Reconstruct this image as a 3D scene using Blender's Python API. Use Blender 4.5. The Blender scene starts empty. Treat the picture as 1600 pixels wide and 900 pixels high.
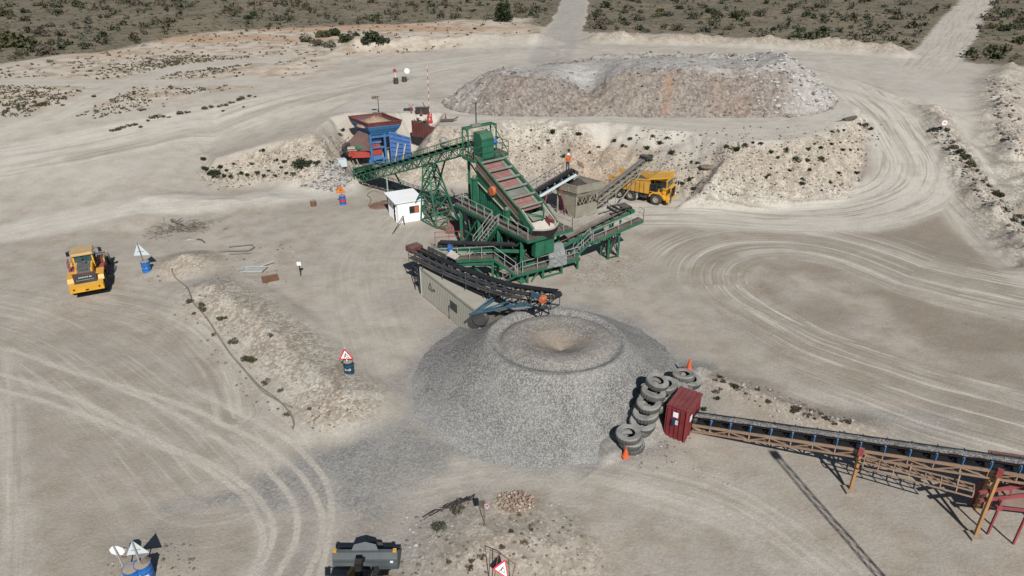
import bpy, math, random
import numpy as np
from mathutils import Vector, Matrix

C = bpy.context.scene.collection
SC = bpy.context.scene
R = math.radians
random.seed(7)

# ------------------------------------------------------------------ camera, sky, sun, exposure
CAM_H, PITCH, FPX = 27.0, R(27.5), 1100.0
cam = bpy.data.cameras.new('camera')
cam.sensor_width = 36.0
cam.lens = 36.0 * FPX / 1600.0
cam.clip_start, cam.clip_end = 0.5, 6000
cam_ob = bpy.data.objects.new('camera', cam)
C.objects.link(cam_ob)
cam_ob.location = (0, 0, CAM_H)
cam_ob.rotation_euler = (R(90) - PITCH, 0, 0)
SC.camera = cam_ob

SUN_EL = R(40.5)
SUN_AZ = Vector((0.25, -1.0, 0)).normalized()          # horizontal direction towards the sun
world = bpy.data.worlds.new('World')
SC.world = world
world.use_nodes = True
wn = world.node_tree
sky = wn.nodes.new('ShaderNodeTexSky')
sky.sky_type = 'NISHITA'
sky.sun_disc = False
sky.sun_elevation = SUN_EL
sky.sun_rotation = math.atan2(SUN_AZ.x, SUN_AZ.y)
sky.altitude = 800
sky.dust_density = 1.0
bg = wn.nodes['Background']
bg.inputs['Strength'].default_value = 0.05
wn.links.new(sky.outputs[0], bg.inputs['Color'])
sun = bpy.data.lights.new('sun', 'SUN')
sun.energy = 5.0
sun.angle = R(0.5)
sun.color = (1.0, 0.97, 0.925)
sun_ob = bpy.data.objects.new('sun', sun)
C.objects.link(sun_ob)
to_sun = SUN_AZ * math.cos(SUN_EL) + Vector((0, 0, math.sin(SUN_EL)))
sun_ob.rotation_euler = to_sun.to_track_quat('Z', 'Y').to_euler()
sun_ob.location = to_sun * 200
SC.view_settings.view_transform = 'Standard'
SC.view_settings.look = 'None'
SC.view_settings.exposure = -0.02
SC.view_settings.gamma = 1.0
SC.view_settings.use_curve_mapping = False

# ------------------------------------------------------------------ helpers
sp_, cp_ = math.sin(PITCH), math.cos(PITCH)


def at(px, py, z=0.0):
    """point of the photograph (1600 x 900) on the horizontal plane z, in metres"""
    u, v = (px - 800) / FPX, (py - 450) / FPX
    d = (CAM_H - z) / (sp_ + v * cp_)
    return Vector((u * d, (cp_ - v * sp_) * d, z))


def hash2(ix, iy, seed):
    n = (ix.astype(np.int64) * 374761393 + iy.astype(np.int64) * 668265263 + seed * 1442695041) & 0x7fffffff
    n = ((n ^ (n >> 13)) * 1274126177) & 0x7fffffff
    return ((n ^ (n >> 16)) & 0xffff) / 65535.0


def vnoise(x, y, seed=0):
    ix, iy = np.floor(x), np.floor(y)
    fx, fy = x - ix, y - iy
    fx, fy = fx * fx * (3 - 2 * fx), fy * fy * (3 - 2 * fy)
    a, b = hash2(ix, iy, seed), hash2(ix + 1, iy, seed)
    c, d = hash2(ix, iy + 1, seed), hash2(ix + 1, iy + 1, seed)
    return (a + (b - a) * fx) * (1 - fy) + (c + (d - c) * fx) * fy


def fbm(x, y, scale, octaves=4, seed=0):
    s, amp, tot = 0, 1.0, 0.0
    for k in range(octaves):
        s = s + amp * (vnoise(x / scale, y / scale, seed + k) - 0.5)
        tot += amp
        amp *= 0.5
        scale *= 0.47
    return s / tot * 2


def sstep(a, b, x):
    t = np.clip((x - a) / (b - a), 0, 1)
    return t * t * (3 - 2 * t)


def seg_dist(x, y, pts):
    """distance to a polyline, with signed side distance and distance along it"""
    x = np.asarray(x, float)
    y = np.asarray(y, float)
    if x.size > 5000:
        xs, ys = [p[0] for p in pts], [p[1] for p in pts]
        k = (x > min(xs) - 26) & (x < max(xs) + 26) & (y > min(ys) - 26) & (y < max(ys) + 26)
        if k.mean() < 0.9:
            out = [np.full(x.shape, 60.0), np.full(x.shape, 60.0), np.zeros(x.shape)]
            if k.any():
                for o, r in zip(out, _seg_dist(x[k], y[k], pts)):
                    o[k] = r
            return out
    return _seg_dist(x, y, pts)


def _seg_dist(x, y, pts):
    best = np.full(np.shape(x), 1e9)
    side = np.zeros(np.shape(x))
    along = np.zeros(np.shape(x))
    acc = 0.0
    for (x0, y0), (x1, y1) in zip(pts[:-1], pts[1:]):
        dx, dy = x1 - x0, y1 - y0
        l2 = dx * dx + dy * dy
        L = math.sqrt(l2)
        t = np.clip(((x - x0) * dx + (y - y0) * dy) / l2, 0, 1)
        d = np.hypot(x - x0 - t * dx, y - y0 - t * dy)
        s = np.sign(dx * (y - y0) - dy * (x - x0)) * d
        m = d < best
        best = np.where(m, d, best)
        side = np.where(m, s, side)
        along = np.where(m, acc + t * L, along)
        acc += L
    return best, side, along


def poly_sd(x, y, poly):
    """signed distance to a closed polygon, positive inside"""
    d, _, _ = seg_dist(x, y, poly + [poly[0]])
    inside = np.zeros(np.shape(x), bool)
    n = len(poly)
    for i in range(n):
        x0, y0 = poly[i]
        x1, y1 = poly[(i + 1) % n]
        if y0 == y1:
            continue
        c = ((y0 > y) != (y1 > y)) & (x < (x1 - x0) * (y - y0) / (y1 - y0) + x0)
        inside ^= c
    return np.where(inside, d, -d)


def smooth_line(pts, n=6):
    """Catmull-Rom through 2-D points"""
    P = [pts[0]] + list(pts) + [pts[-1]]
    out = []
    for i in range(1, len(P) - 2):
        for k in range(n):
            t = k / n
            q = []
            for c in range(len(P[0])):
                p0, p1, p2, p3 = P[i - 1][c], P[i][c], P[i + 1][c], P[i + 2][c]
                q.append(0.5 * (2 * p1 + (p2 - p0) * t + (2 * p0 - 5 * p1 + 4 * p2 - p3) * t * t + (3 * p1 - p0 - 3 * p2 + p3) * t ** 3))
            out.append(tuple(q))
    out.append(tuple(pts[-1]))
    return out


def xy(p):
    return (p[0], p[1])


def line(pxs, z=0.0, n=6):
    return smooth_line([xy(at(a, b, z)) for a, b in pxs], n)


# ------------------------------------------------------------------ terrain
ZU = 5.2                                              # level of the tipping platform above the plant floor
CREST = [(330, 247, 2.7), (430, 221, 3.8), (505, 203, 5.0)]
crest = [xy(at(*p)) for p in CREST]
crest += [(-22.5, 86.0), (-20.5, 87.6), (-14.2, 88.0), (-13.6, 85.6)]
crest += [xy(at(px, py, ZU)) for px, py in [(690, 197), (745, 196), (800, 189), (860, 188), (905, 193), (960, 203), (1010, 211),
                                              (1060, 220), (1130, 223), (1200, 221), (1255, 216), (1295, 203), (1330, 186), (1345, 172)]]
FILL = smooth_line(crest, 4) + [(47, 125), (20, 140), (-60, 140), (-48, 100)]
NOTCH = (-19.6, -13.0, 70.0, 86.4)
RIDGE_L = line([(335, 462), (395, 505), (450, 555), (500, 600), (532, 630)])
MOUND_L = xy(at(292, 415))
RIDGE_R = line([(1450, 205), (1500, 262), (1560, 325), (1640, 395)], 1.8)
BERM_B = line([(560, 78), (640, 72), (730, 70), (845, 66)], 5.2)
BERM_R = line([(930, 64), (1020, 66), (1120, 68), (1240, 74), (1330, 80), (1400, 86)], 5.2)
DIG_R = line([(1575, 110), (1560, 150), (1580, 195), (1640, 260)], 5.0)
BANK = [xy(at(*p)) for p in [(978, 700, 0.3), (1000, 676, 0.8), (1014, 650, 1.2), (1030, 622, 1.5), (1050, 606, 1.5), (1082, 594, 0.8)]]
BERM_Y = line([(1110, 592), (1190, 620), (1270, 652), (1360, 668)], 0.4)
MOUND_F = line([(700, 905), (745, 850), (800, 830), (870, 850)], 0.6)
EDGE_R = line([(1250, 118), (1330, 140), (1430, 168), (1500, 198), (1560, 240)], 4.6)
TOE_L = line([(205, 345), (250, 322), (330, 318), (430, 310)], 0.2)
UPL_L = line([(610, 76), (560, 82), (500, 92), (440, 108)], 5.2)


def bump(x, y, pts, h, w, seed, p=1.6, nz=0.35):
    d, _, al = seg_dist(x, y, pts)
    hh = h * (1 + nz * fbm(x, y, w * 0.8, 3, seed))
    return hh * np.clip(1 - d / (w * (1 + 0.3 * fbm(x, y, w * 1.3, 2, seed + 5))), 0, 1) ** p if p != 1 else hh * np.clip(1 - d / w, 0, 1)


def slope_mask(x, y):
    sd = poly_sd(x, y, FILL)
    return sd


def height(x, y, detail=True):
    x = np.asarray(x, float)
    y = np.asarray(y, float)
    ramp = ZU * (0.35 * sstep(60, 82, y) + 0.65 * sstep(72, 104, y))
    w = np.maximum(sstep(-30, -42, x), sstep(34, 44, x))
    w = np.maximum(w, sstep(95, 110, y))
    base = ramp * w
    sd = poly_sd(x, y, FILL)
    U = np.minimum(ZU, np.maximum(0.4, 2.7 + (x + 33.5) * 0.205))
    U = np.where(x > -10, ZU, U)
    U = U + (np.maximum(U, ramp) - U) * sstep(80, 98, y)
    rough = 0
    if detail:
        g = fbm(x, y, 2.6, 4, 11)
        face = sstep(0.6, -0.8, sd) * sstep(-9.5, -4, sd)
        rough = face * (0.7 * g + 0.42 * fbm(x, y, 0.9, 3, 17) - 0.45 * np.abs(fbm(x + 0.35 * y, y * 0.22, 1.5, 3, 19)))
        sdn = sd + 0.9 * fbm(x, y, 5.0, 3, 5) * sstep(3, 0, np.abs(sd))
    else:
        sdn = sd
    out = np.clip(-sdn, 0, 99)
    prof = out * 0.72 - 0.25 * np.minimum(out, 1.0) + 0.9 * np.sin(np.clip(out / 7.0, 0, 1) * math.pi) * 0.25
    fill = U - prof
    global EXPO
    EXPO = fill - base
    # loose apron at the foot of the bank
    z = np.maximum(base, fill)
    k = 0.5
    z = z + k * np.exp(-np.abs(base - fill) / k) * 0.45 * sstep(-14, -5, sd) * (sd < 0)
    # crusher notch
    nx = np.maximum(NOTCH[0] - x, x - NOTCH[1])
    ny = np.maximum(NOTCH[2] - y, y - NOTCH[3])
    nd = np.maximum(nx, ny)
    if detail:
        nd = nd + 0.55 * fbm(x, y, 1.8, 4, 79) * (nd > -0.8)
    z = np.where(y > 74, np.minimum(z, 0.5 + np.clip(nd, 0, 9) * 1.15), z)
    bx, by = (x - 12.6) * 0.85 + (y - 74.0) * -0.53, (x - 12.6) * 0.53 + (y - 74.0) * 0.85
    bd = np.hypot(np.clip(np.abs(bx) - 4.2, 0, 99), np.clip(np.abs(by) - 1.2, 0, 99)) + 1.5 * fbm(x, y, 3.0, 4, 77) * (1 if detail else 0)
    z = np.where(sd > -14, np.minimum(z, 0.0 + 0.74 * np.clip(bd - 1.4, 0, 20)), z)
    z = z + rough * (z > 0.25) * sstep(-0.1, 0.5, EXPO)
    # windrows and mounds
    z = z + bump(x, y, RIDGE_L, 0.95, 4.3, 21, 1.15, 0.22)
    z = z + 1.1 * np.clip(1 - np.hypot((x - MOUND_L[0]) / 1.1, y - MOUND_L[1]) / 3.2, 0, 1) ** 1.2
    z = z + bump(x, y, RIDGE_R, 0.8, 2.8, 31, 1.1, 1.2)
    z = z + bump(x, y, BERM_B, 1.7, 5.0, 41, 1.1, 0.6)
    z = z + bump(x, y, BERM_R, 1.7, 4.0, 43, 1.1, 0.8)
    z = z + bump(x, y, DIG_R, 0.9, 3.6, 47, 1.1, 1.4)
    d, sd_, al = seg_dist(x, y, BANK)
    Hb = np.interp(al, [0, 1.6, 3.2, 5.0, 6.5, 9.0], [0.45, 0.8, 1.15, 1.35, 1.15, 0.4])
    d = np.where(d < 5, np.hypot(sd_ - 0.9, np.maximum(d ** 2 - sd_ ** 2, 0) ** 0.5), d)
    z = np.maximum(z, np.where(d < 5, Hb - 0.55 * np.clip(d - 0.3, 0, 9) * (1 + 0.15 * fbm(x, y, 1.0, 3, 51)) + 0.12 * fbm(x, y, 1.2, 3, 52), -9))
    z = z + bump(x, y, BERM_Y, 0.55, 2.4, 53, 1.3)
    z = z + bump(x, y, MOUND_F, 0.5, 3.6, 57, 1.3, 0.5)
    z = z + bump(x, y, EDGE_R, 0.4, 1.0, 59, 1.2)
    z = z + bump(x, y, TOE_L, 0.4, 3.2, 61, 1.2, 0.8)
    z = z + bump(x, y, UPL_L, 0.5, 5.0, 63, 1.2, 0.8)
    s = xy(at(235, 885))
    z = z + 0.35 * np.clip(1 - np.hypot(x - s[0], y - s[1]) / 2.6, 0, 1) ** 1.2
    if detail:
        z = z + 0.10 * fbm(x, y, 9, 4, 3) + 0.035 * fbm(x, y, 1.1, 3, 9)
        far = sstep(120, 260, y)
        z = z + far * 0.5 * fbm(x, y, 40, 3, 71)
    return z


def hz(x, y):
    """terrain level at one point, read back from the ground grid"""
    i = min(max(int(np.searchsorted(gx, x)) - 1, 0), len(gx) - 2)
    j = min(max(int(np.searchsorted(gy, y)) - 1, 0), len(gy) - 2)
    fx, fy = (x - gx[i]) / (gx[i + 1] - gx[i]), (y - gy[j]) / (gy[j + 1] - gy[j])
    return float((GZ[j, i] * (1 - fx) + GZ[j, i + 1] * fx) * (1 - fy) + (GZ[j + 1, i] * (1 - fx) + GZ[j + 1, i + 1] * fx) * fy)


def hz_many(x, y):
    i = np.clip(np.searchsorted(gx, x) - 1, 0, len(gx) - 2)
    j = np.clip(np.searchsorted(gy, y) - 1, 0, len(gy) - 2)
    fx, fy = (x - gx[i]) / (gx[i + 1] - gx[i]), (y - gy[j]) / (gy[j + 1] - gy[j])
    return (GZ[j, i] * (1 - fx) + GZ[j, i + 1] * fx) * (1 - fy) + (GZ[j + 1, i] * (1 - fx) + GZ[j + 1, i + 1] * fx) * fy


T_RAY = np.linspace(22, 420, 4000)


def gp(px, py):
    """where the pixel's ray meets the terrain"""
    u, v = (px - 800) / FPX, (py - 450) / FPX
    X, Y, Z = u * T_RAY, (cp_ - v * sp_) * T_RAY, CAM_H - (sp_ + v * cp_) * T_RAY
    h = hz_many(X, Y)
    i = int(np.argmax(Z <= h))
    if Z[i] > h[i]:
        i = len(T_RAY) - 1
    return Vector((X[i], Y[i], h[i]))


def gl(pxs, n=6):
    return smooth_line([xy(gp(a, b)) for a, b in pxs], n)


def axis_nodes(lo, hi, step, lo_end, hi_end, grow):
    core = list(np.arange(lo, hi, step))
    s, v, up = step, core[-1], []
    while v < hi_end:
        s *= grow
        v += s
        up.append(v)
    s, v, dn = step, lo, []
    while v > lo_end:
        s *= grow
        v -= s
        dn.append(v)
    return np.array(dn[::-1] + core + up)


def grid_mesh(name, X, Y, Z):
    ny, nx = X.shape
    me = bpy.data.meshes.new(name)
    co = np.stack([X, Y, Z], -1).reshape(-1, 3).astype(np.float32)
    i = np.arange(ny * nx).reshape(ny, nx)
    q = np.stack([i[:-1, :-1], i[:-1, 1:], i[1:, 1:], i[1:, :-1]], -1).reshape(-1, 4)
    me.vertices.add(len(co))
    me.vertices.foreach_set('co', co.ravel())
    me.loops.add(q.size)
    me.loops.foreach_set('vertex_index', q.ravel().astype(np.int32))
    me.polygons.add(len(q))
    me.polygons.foreach_set('loop_start', (np.arange(len(q)) * 4).astype(np.int32))
    me.polygons.foreach_set('loop_total', np.full(len(q), 4, np.int32))
    me.polygons.foreach_set('use_smooth', np.ones(len(q), bool))
    me.update(calc_edges=True)
    me.validate()
    return me


def put_color(me, name, arr):
    a = me.attributes.new(name, 'FLOAT_COLOR', 'POINT')
    a.data.foreach_set('color', arr.reshape(-1, 4).astype(np.float32).ravel())


def put_float(me, name, arr):
    a = me.attributes.new(name, 'FLOAT', 'POINT')
    a.data.foreach_set('value', arr.ravel().astype(np.float32))


# ---- node material helper
class NM:
    def __init__(self, name):
        self.m = bpy.data.materials.new(name)
        self.m.use_nodes = True
        self.t = self.m.node_tree
        self.b = self.t.nodes['Principled BSDF']
        self.geo = None

    def n(self, kind, **kw):
        nd = self.t.nodes.new('ShaderNode' + kind)
        for k, v in kw.items():
            setattr(nd, k, v)
        return nd

    def l(self, a, b):
        self.t.links.new(a, b)

    def val(self, sock, v):
        if hasattr(v, 'links') or hasattr(v, 'is_linked'):
            self.l(v, sock)
        else:
            if sock.type == 'RGBA' and len(v) == 3:
                v = tuple(v) + (1,)
            sock.default_value = v

    def mix(self, f, a, b, mode='MIX'):
        nd = self.n('Mix', data_type='RGBA', blend_type=mode)
        self.val(nd.inputs[0], f)
        self.val(nd.inputs[6], a)
        self.val(nd.inputs[7], b)
        return nd.outputs[2]

    def math(self, op, a, b=0.0, c=None):
        nd = self.n('Math', operation=op)
        self.val(nd.inputs[0], a)
        self.val(nd.inputs[1], b)
        if c is not None:
            self.val(nd.inputs[2], c)
        return nd.outputs[0]

    def ramp(self, f, a, b, lo=0.0, hi=1.0):
        nd = self.n('MapRange', interpolation_type='SMOOTHSTEP')
        self.val(nd.inputs[0], f)
        nd.inputs[1].default_value = a
        nd.inputs[2].default_value = b
        nd.inputs[3].default_value = lo
        nd.inputs[4].default_value = hi
        return nd.outputs[0]

    def pos(self):
        if self.geo is None:
            self.geo = self.n('NewGeometry')
        return self.geo.outputs['Position']

    def objco(self):
        return self.n('TexCoord').outputs['Object']

    def noise(self, scale, detail=4, vec=None, rough=0.55, out=0, dim='3D', w=None):
        nd = self.n('TexNoise', noise_dimensions=dim)
        if dim != '1D':
            self.l(vec if vec is not None else self.pos(), nd.inputs['Vector'])
        if w is not None:
            self.l(w, nd.inputs['W'])
        nd.inputs['Scale'].default_value = scale
        nd.inputs['Detail'].default_value = detail
        nd.inputs['Roughness'].default_value = rough
        return nd.outputs[out]

    def voro(self, scale, vec=None, feature='F1', out='Color'):
        nd = self.n('TexVoronoi', feature=feature)
        self.l(vec if vec is not None else self.pos(), nd.inputs['Vector'])
        nd.inputs['Scale'].default_value = scale
        return nd.outputs[out]

    def sep(self, col):
        nd = self.n('SeparateColor')
        self.l(col, nd.inputs[0])
        return nd.outputs

    def bw(self, col):
        nd = self.n('RGBToBW')
        self.l(col, nd.inputs[0])
        return nd.outputs[0]

    def attr(self, name, out='Color'):
        nd = self.n('Attribute', attribute_name=name)
        return nd.outputs[out]

    def bump(self, h, strength, dist=0.05, normal=None):
        nd = self.n('Bump')
        nd.inputs['Strength'].default_value = strength
        nd.inputs['Distance'].default_value = dist
        self.l(h, nd.inputs['Height'])
        if normal is not None:
            self.l(normal, nd.inputs['Normal'])
        return nd.outputs[0]

    def done(self, col, rough=0.9, normal=None, metal=0.0, spec=0.3):
        self.val(self.b.inputs['Base Color'], col)
        self.val(self.b.inputs['Roughness'], rough)
        self.b.inputs['Metallic'].default_value = metal
        self.b.inputs['Specular IOR Level'].default_value = spec
        if normal is not None:
            self.l(normal, self.b.inputs['Normal'])
        return self.m


# ---- ground sheet
gx = axis_nodes(-46, 52, 0.22, -2600, 2600, 1.035)
gy1 = axis_nodes(19, 62, 0.20, -120, 62, 1.12)
gy1 = gy1[gy1 < 62]
gy2 = axis_nodes(62, 120, 0.28, 62, 3200, 1.02)
gy = np.concatenate([gy1, gy2])
GX, GY = np.meshgrid(gx, gy)
GZ = height(GX, GY)
EXPOSED = EXPO
me = grid_mesh('ground', GX, GY, GZ)

road_light = np.zeros(GX.shape)
track = np.zeros(GX.shape)
flow = np.zeros(GX.shape)
along = np.zeros(GX.shape)


def road(pts, hw, light, tr, feather=1.5, seed=1):
    global road_light, track, flow, along
    d, s, al = seg_dist(GX, GY, pts)
    dn = d + 0.9 * fbm(GX, GY, 6, 3, seed + 100)
    m = sstep(hw + feather, hw - feather * 0.5, dn)
    road_light = np.maximum(road_light, light * m) if light >= 0 else road_light + light * m
    tm = m * tr
    b = tm > track
    track = np.where(b, tm, track)
    flow = np.where(b, s + seed * 37.7, flow)
    along = np.where(b, al, along)


road(gl([(-60, 262), (200, 215), (400, 168), (560, 130), (700, 100), (840, 85)]), 5.0, 0.9, 0.75, 2.0, 1)
road(gl([(560, 165), (640, 165), (700, 182), (900, 187), (1100, 200), (1250, 195), (1330, 152)]), 3.2, 0.9, 0.5, 1.5, 2)
road(gl([(1180, 100), (1300, 125), (1375, 165), (1415, 215), (1440, 270), (1400, 312), (1250, 338), (1100, 330), (1000, 330)]), 4.2, 1.0, 0.9, 1.5, 3)
road(gl([(1270, 125), (1400, 160), (1500, 205), (1600, 275), (1700, 350)]), 3.4, 0.75, 0.6, 1.5, 4)
road(gl([(1400, 185), (1450, 250), (1530, 330), (1640, 430)]), 3.0, 0.5, 0.8, 1.5, 5)
road(gl([(-40, 375), (150, 335), (300, 315), (480, 302), (530, 296)]), 2.2, 1.0, 0.3, 1.2, 6)
road([(6.5, 140), (13.5, 180), (20.0, 240), (28, 330), (60, 700)], 4.2, 0.62, 0.3, 1.0, 7)
d7, _, _ = seg_dist(GX, GY, [(6.5, 128), (13.5, 180), (20.0, 240), (28, 330), (60, 700)])
road7 = 0.38 * sstep(4.6, 3.0, d7)
STRAIGHT_R = [xy(at(1440, 110, 5)), xy(at(1470, 80, 5)), xy(at(1527, 0, 5))]
dxr = (STRAIGHT_R[2][0] - STRAIGHT_R[1][0], STRAIGHT_R[2][1] - STRAIGHT_R[1][1])
STRAIGHT_R.append((STRAIGHT_R[2][0] + 6 * dxr[0], STRAIGHT_R[2][1] + 6 * dxr[1]))
road(STRAIGHT_R, 4.3, 0.75, 0.7, 0.8, 8)
road(gl([(-30, 128), (80, 128), (190, 130), (420, 128)]), 2.2, 0.65, 0.3, 1.2, 9)
road(gl([(-30, 222), (120, 165), (260, 112), (440, 90)]), 2.6, 0.65, 0.3, 1.2, 10)
road(gl([(620, 340), (560, 420), (600, 560), (640, 620)]), 3.5, 0.25, 0.25, 2.5, 11)
road(gl([(640, 760), (820, 728), (1000, 752), (1150, 800), (1300, 905)]), 1.8, 0.3, 0.45, 1.4, 12)
road(gl([(-80, 480), (80, 520), (250, 640), (350, 740)]), 4.5, 0.12, 0.45, 3, 13)
road(gl([(130, 470), (260, 500), (340, 570), (370, 650)]), 2.2, -0.2, 0.6, 1.5, 14)
road(gl([(10, 560), (14, 700), (10, 905)]), 0.9, 0.45, 0.5, 0.8, 15)
# wheel tracks of single vehicles: one signed distance field each, drawn crisply in the material
WHEEL = [[(-30, 575), (120, 625), (250, 690), (350, 740), (412, 790), (424, 840), (400, 905)],
         [(-30, 603), (60, 628), (190, 672), (310, 724), (378, 772), (402, 815), (412, 850), (385, 905)],
         [(20, 548), (200, 612), (330, 680), (420, 735), (462, 790), (460, 845), (432, 905)],
         [(180, 600), (300, 640), (400, 690), (470, 745), (502, 800), (498, 850), (478, 905)],
         [(300, 612), (420, 668), (490, 722), (520, 780), (512, 850), (500, 905)]]
for k, pts in enumerate(WHEEL):
    d, s, al = seg_dist(GX, GY, gl(pts, 8))
    put_float(me, 'wheel%d' % k, np.clip(s + 0.16 * fbm(GX, GY, 2.5, 2, 200 + k), -8, 8))
    road_light = np.maximum(road_light, 0.35 * sstep(0.8, 0.1, d))

# turning circle at the right: nested loops round a long island
ISL = [xy(at(1255, 447)), xy(at(1340, 487)), xy(at(1480, 528)), xy(at(1720, 585))]
d_is, s_is, al_is = seg_dist(GX, GY, ISL)
wob = d_is + 1.5 * fbm(GX, GY, 13, 4, 301) - 1.2 * sstep(0, 4, s_is) * sstep(-8, 12, al_is)
m = sstep(3.0, 4.6, wob) * sstep(17.5, 13.5, wob) * sstep(16.0, 20.5, GX + 0.25 * (GY - 40)) * sstep(68, 62, GY)
b = m > track
flow = np.where(b, d_is + 500, flow)
along = np.where(b, al_is + np.arctan2(GY - ISL[0][1], GX - ISL[0][0]) * 6, along)
track = np.maximum(track, m * 1.0)
ring = np.exp(-((wob - 6.2) / 1.3) ** 2) * (0.45 + 0.55 * sstep(-2, 3, s_is)) + 0.8 * np.exp(-((wob - 12.3) / 1.8) ** 2)
road_light = np.maximum(road_light, 0.46 * m * ring * np.clip(0.8 + 1.1 * fbm(GX, GY, 7, 4, 305), 0, 1.3))
brown = np.clip(0.62 + 1.1 * fbm(GX, GY, 4, 5, 303), 0.1, 1) * sstep(5.4, 2.8, wob) + 0.5 * np.exp(-((wob - 9.0) / 1.6) ** 2) * m
tri = poly_sd(GX, GY, [xy(gp(*p)) for p in [(1120, 352), (1330, 348), (1440, 318), (1475, 330), (1580, 420), (1600, 470), (1400, 395), (1250, 368)]])
brown = np.maximum(brown, 0.95 * sstep(-0.8, 1.5, tri))
brown = np.maximum(brown, 0.62 * m * np.clip(0.8 + 0.9 * fbm(GX, GY, 5, 4, 307), 0, 1.4))
t2 = poly_sd(GX, GY, [xy(gp(*p)) for p in [(1025, 345), (1080, 338), (1130, 375), (1080, 392), (1030, 380)]])
brown = np.maximum(brown, 0.7 * sstep(-0.6, 1.0, t2))
d2, _, _ = seg_dist(GX, GY, gl([(1090, 585), (1200, 630), (1330, 665), (1600, 720)]))
brown = np.maximum(brown, 0.45 * sstep(5, 0, d2))
for pts_, w_ in (([(120, 245), (260, 215), (420, 172), (560, 140), (640, 120)], 1.5), ([(1330, 160), (1385, 195), (1415, 235), (1425, 270)], 1.0), ([(1265, 128), (1400, 166), (1500, 208), (1600, 275)], 0.8)):
    dd_, _, _ = seg_dist(GX, GY, gl(pts_))
    bm_ = 0.75 * sstep(w_ * 1.3, w_ * 0.3, dd_ + 0.6 * fbm(GX, GY, 5, 3, 309))
    brown = np.maximum(brown, bm_)
    road_light = road_light * (1 - 0.8 * bm_)
lft = poly_sd(GX, GY, [xy(gp(*p)) for p in [(20, 520), (180, 480), (330, 600), (360, 680), (320, 740), (100, 780), (30, 700)]])
brown = np.maximum(brown, 0.4 * sstep(-2, 2, lft))
brown = np.maximum(brown, 0.5 * sstep(2.8, 1.0, seg_dist(GX, GY, RIDGE_R)[0]))
bot = poly_sd(GX, GY, [xy(at(*p)) for p in [(0, 720), (240, 800), (420, 790), (520, 905), (0, 905)]])
brown = np.maximum(brown, 0.35 * sstep(-1, 1.5, bot))

# dark spill of crushed stone
sp = poly_sd(GX, GY, [xy(at(*p)) for p in [(250, 798), (330, 770), (450, 722), (560, 668), (640, 655), (720, 700), (700, 745), (620, 790),
                                             (600, 830), (560, 800), (500, 785), (420, 790), (330, 803)]])
grey = sstep(-0.9, 1.0, sp + 1.1 * fbm(GX, GY, 3, 4, 401)) * 1.0
sp2 = poly_sd(GX, GY, [xy(at(*p)) for p in [(420, 905), (470, 800), (560, 770), (700, 760), (760, 800), (640, 905)]])
grey = np.maximum(grey, 0.4 * sstep(-1.5, 1.5, sp2 + 1.2 * fbm(GX, GY, 3, 4, 403)))
sp3 = poly_sd(GX, GY, [xy(at(*p)) for p in [(590, 455), (650, 450), (700, 500), (660, 510), (600, 490)]])
grey = np.maximum(grey, 0.35 * sstep(-1, 1.5, sp3))
cone_d = np.hypot((GX - 2.6), GY - 39.5)
grey = np.maximum(grey, 0.75 * sstep(11.2, 9.0, cone_d + 1.2 * fbm(GX, GY, 2, 3, 405)))
sp4 = poly_sd(GX, GY, [xy(gp(*p)) for p in [(470, 292), (500, 268), (545, 262), (552, 285), (520, 300)]])
stones = sstep(-0.8, 0.6, sp4)
dpatch, _, _ = seg_dist(GX, GY, gl([(1380, 660), (1440, 662), (1490, 672)]))
grey = np.maximum(grey, 0.45 * sstep(2.2, 0.5, dpatch + 1.2 * fbm(GX, GY, 2, 3, 407)))
d, sd_, _ = seg_dist(GX, GY, BANK)
grey = np.maximum(grey, 0.95 * sstep(-0.2, 0.4, sd_) * sstep(4.5, 3.0, d))
grey = grey * np.clip(1.0 - 0.75 * road_light * (GY < 34), 0, 1)

grey = np.maximum(grey, road7)
# bank face, pale cream rock
sdf = poly_sd(GX, GY, FILL)
cream = sstep(0.3, -0.6, sdf) * sstep(-9.5, -6.0, sdf) * sstep(0.1, 0.6, EXPOSED) * (GZ > 0.15)
for pts, h_, w_ in ((RIDGE_L, 1.2, 3.6), (BERM_R, 1, 3.5), (BERM_B, 0.3, 4.5), (DIG_R, 0.35, 4.0), (MOUND_F, 0.8, 3.0), (RIDGE_R, 0.1, 2.4), (BERM_Y, 0.3, 2.0)):
    d, _, _ = seg_dist(GX, GY, pts)
    cream = np.maximum(cream, h_ * sstep(w_, w_ * 0.4, d + 0.5 * fbm(GX, GY, 2, 3, 411)))
road_light = np.where(seg_dist(GX, GY, RIDGE_L)[0] < 3.5, np.maximum(road_light, 0.35), road_light)
d = np.hypot(GX - MOUND_L[0], GY - MOUND_L[1])
cream = np.maximum(cream, sstep(3.6, 1.5, d))
rough_st = np.maximum(np.maximum(cream * 0.8, stones), 0.5 * sstep(2.5, 0, seg_dist(GX, GY, BERM_Y)[0]))
rough_st = np.maximum(rough_st, 0.9 * sstep(2.8, 1.2, seg_dist(GX, GY, RIDGE_R)[0]))
rough_st = np.maximum(rough_st, 0.8 * sstep(4.0, 1.5, seg_dist(GX, GY, DIG_R)[0]))
bk = poly_sd(GX, GY, [xy(gp(*p)) for p in [(880, 395), (990, 392), (1010, 420), (960, 455), (890, 440)]])
rough_st = np.maximum(rough_st, 0.45 * sstep(-1, 1, bk))
wr = poly_sd(GX, GY, [xy(at(*p)) for p in [(600, 905), (640, 840), (740, 770), (900, 800), (960, 905)]])
rough_st = np.maximum(rough_st, 0.55 * sstep(-1, 1, wr))

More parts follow.
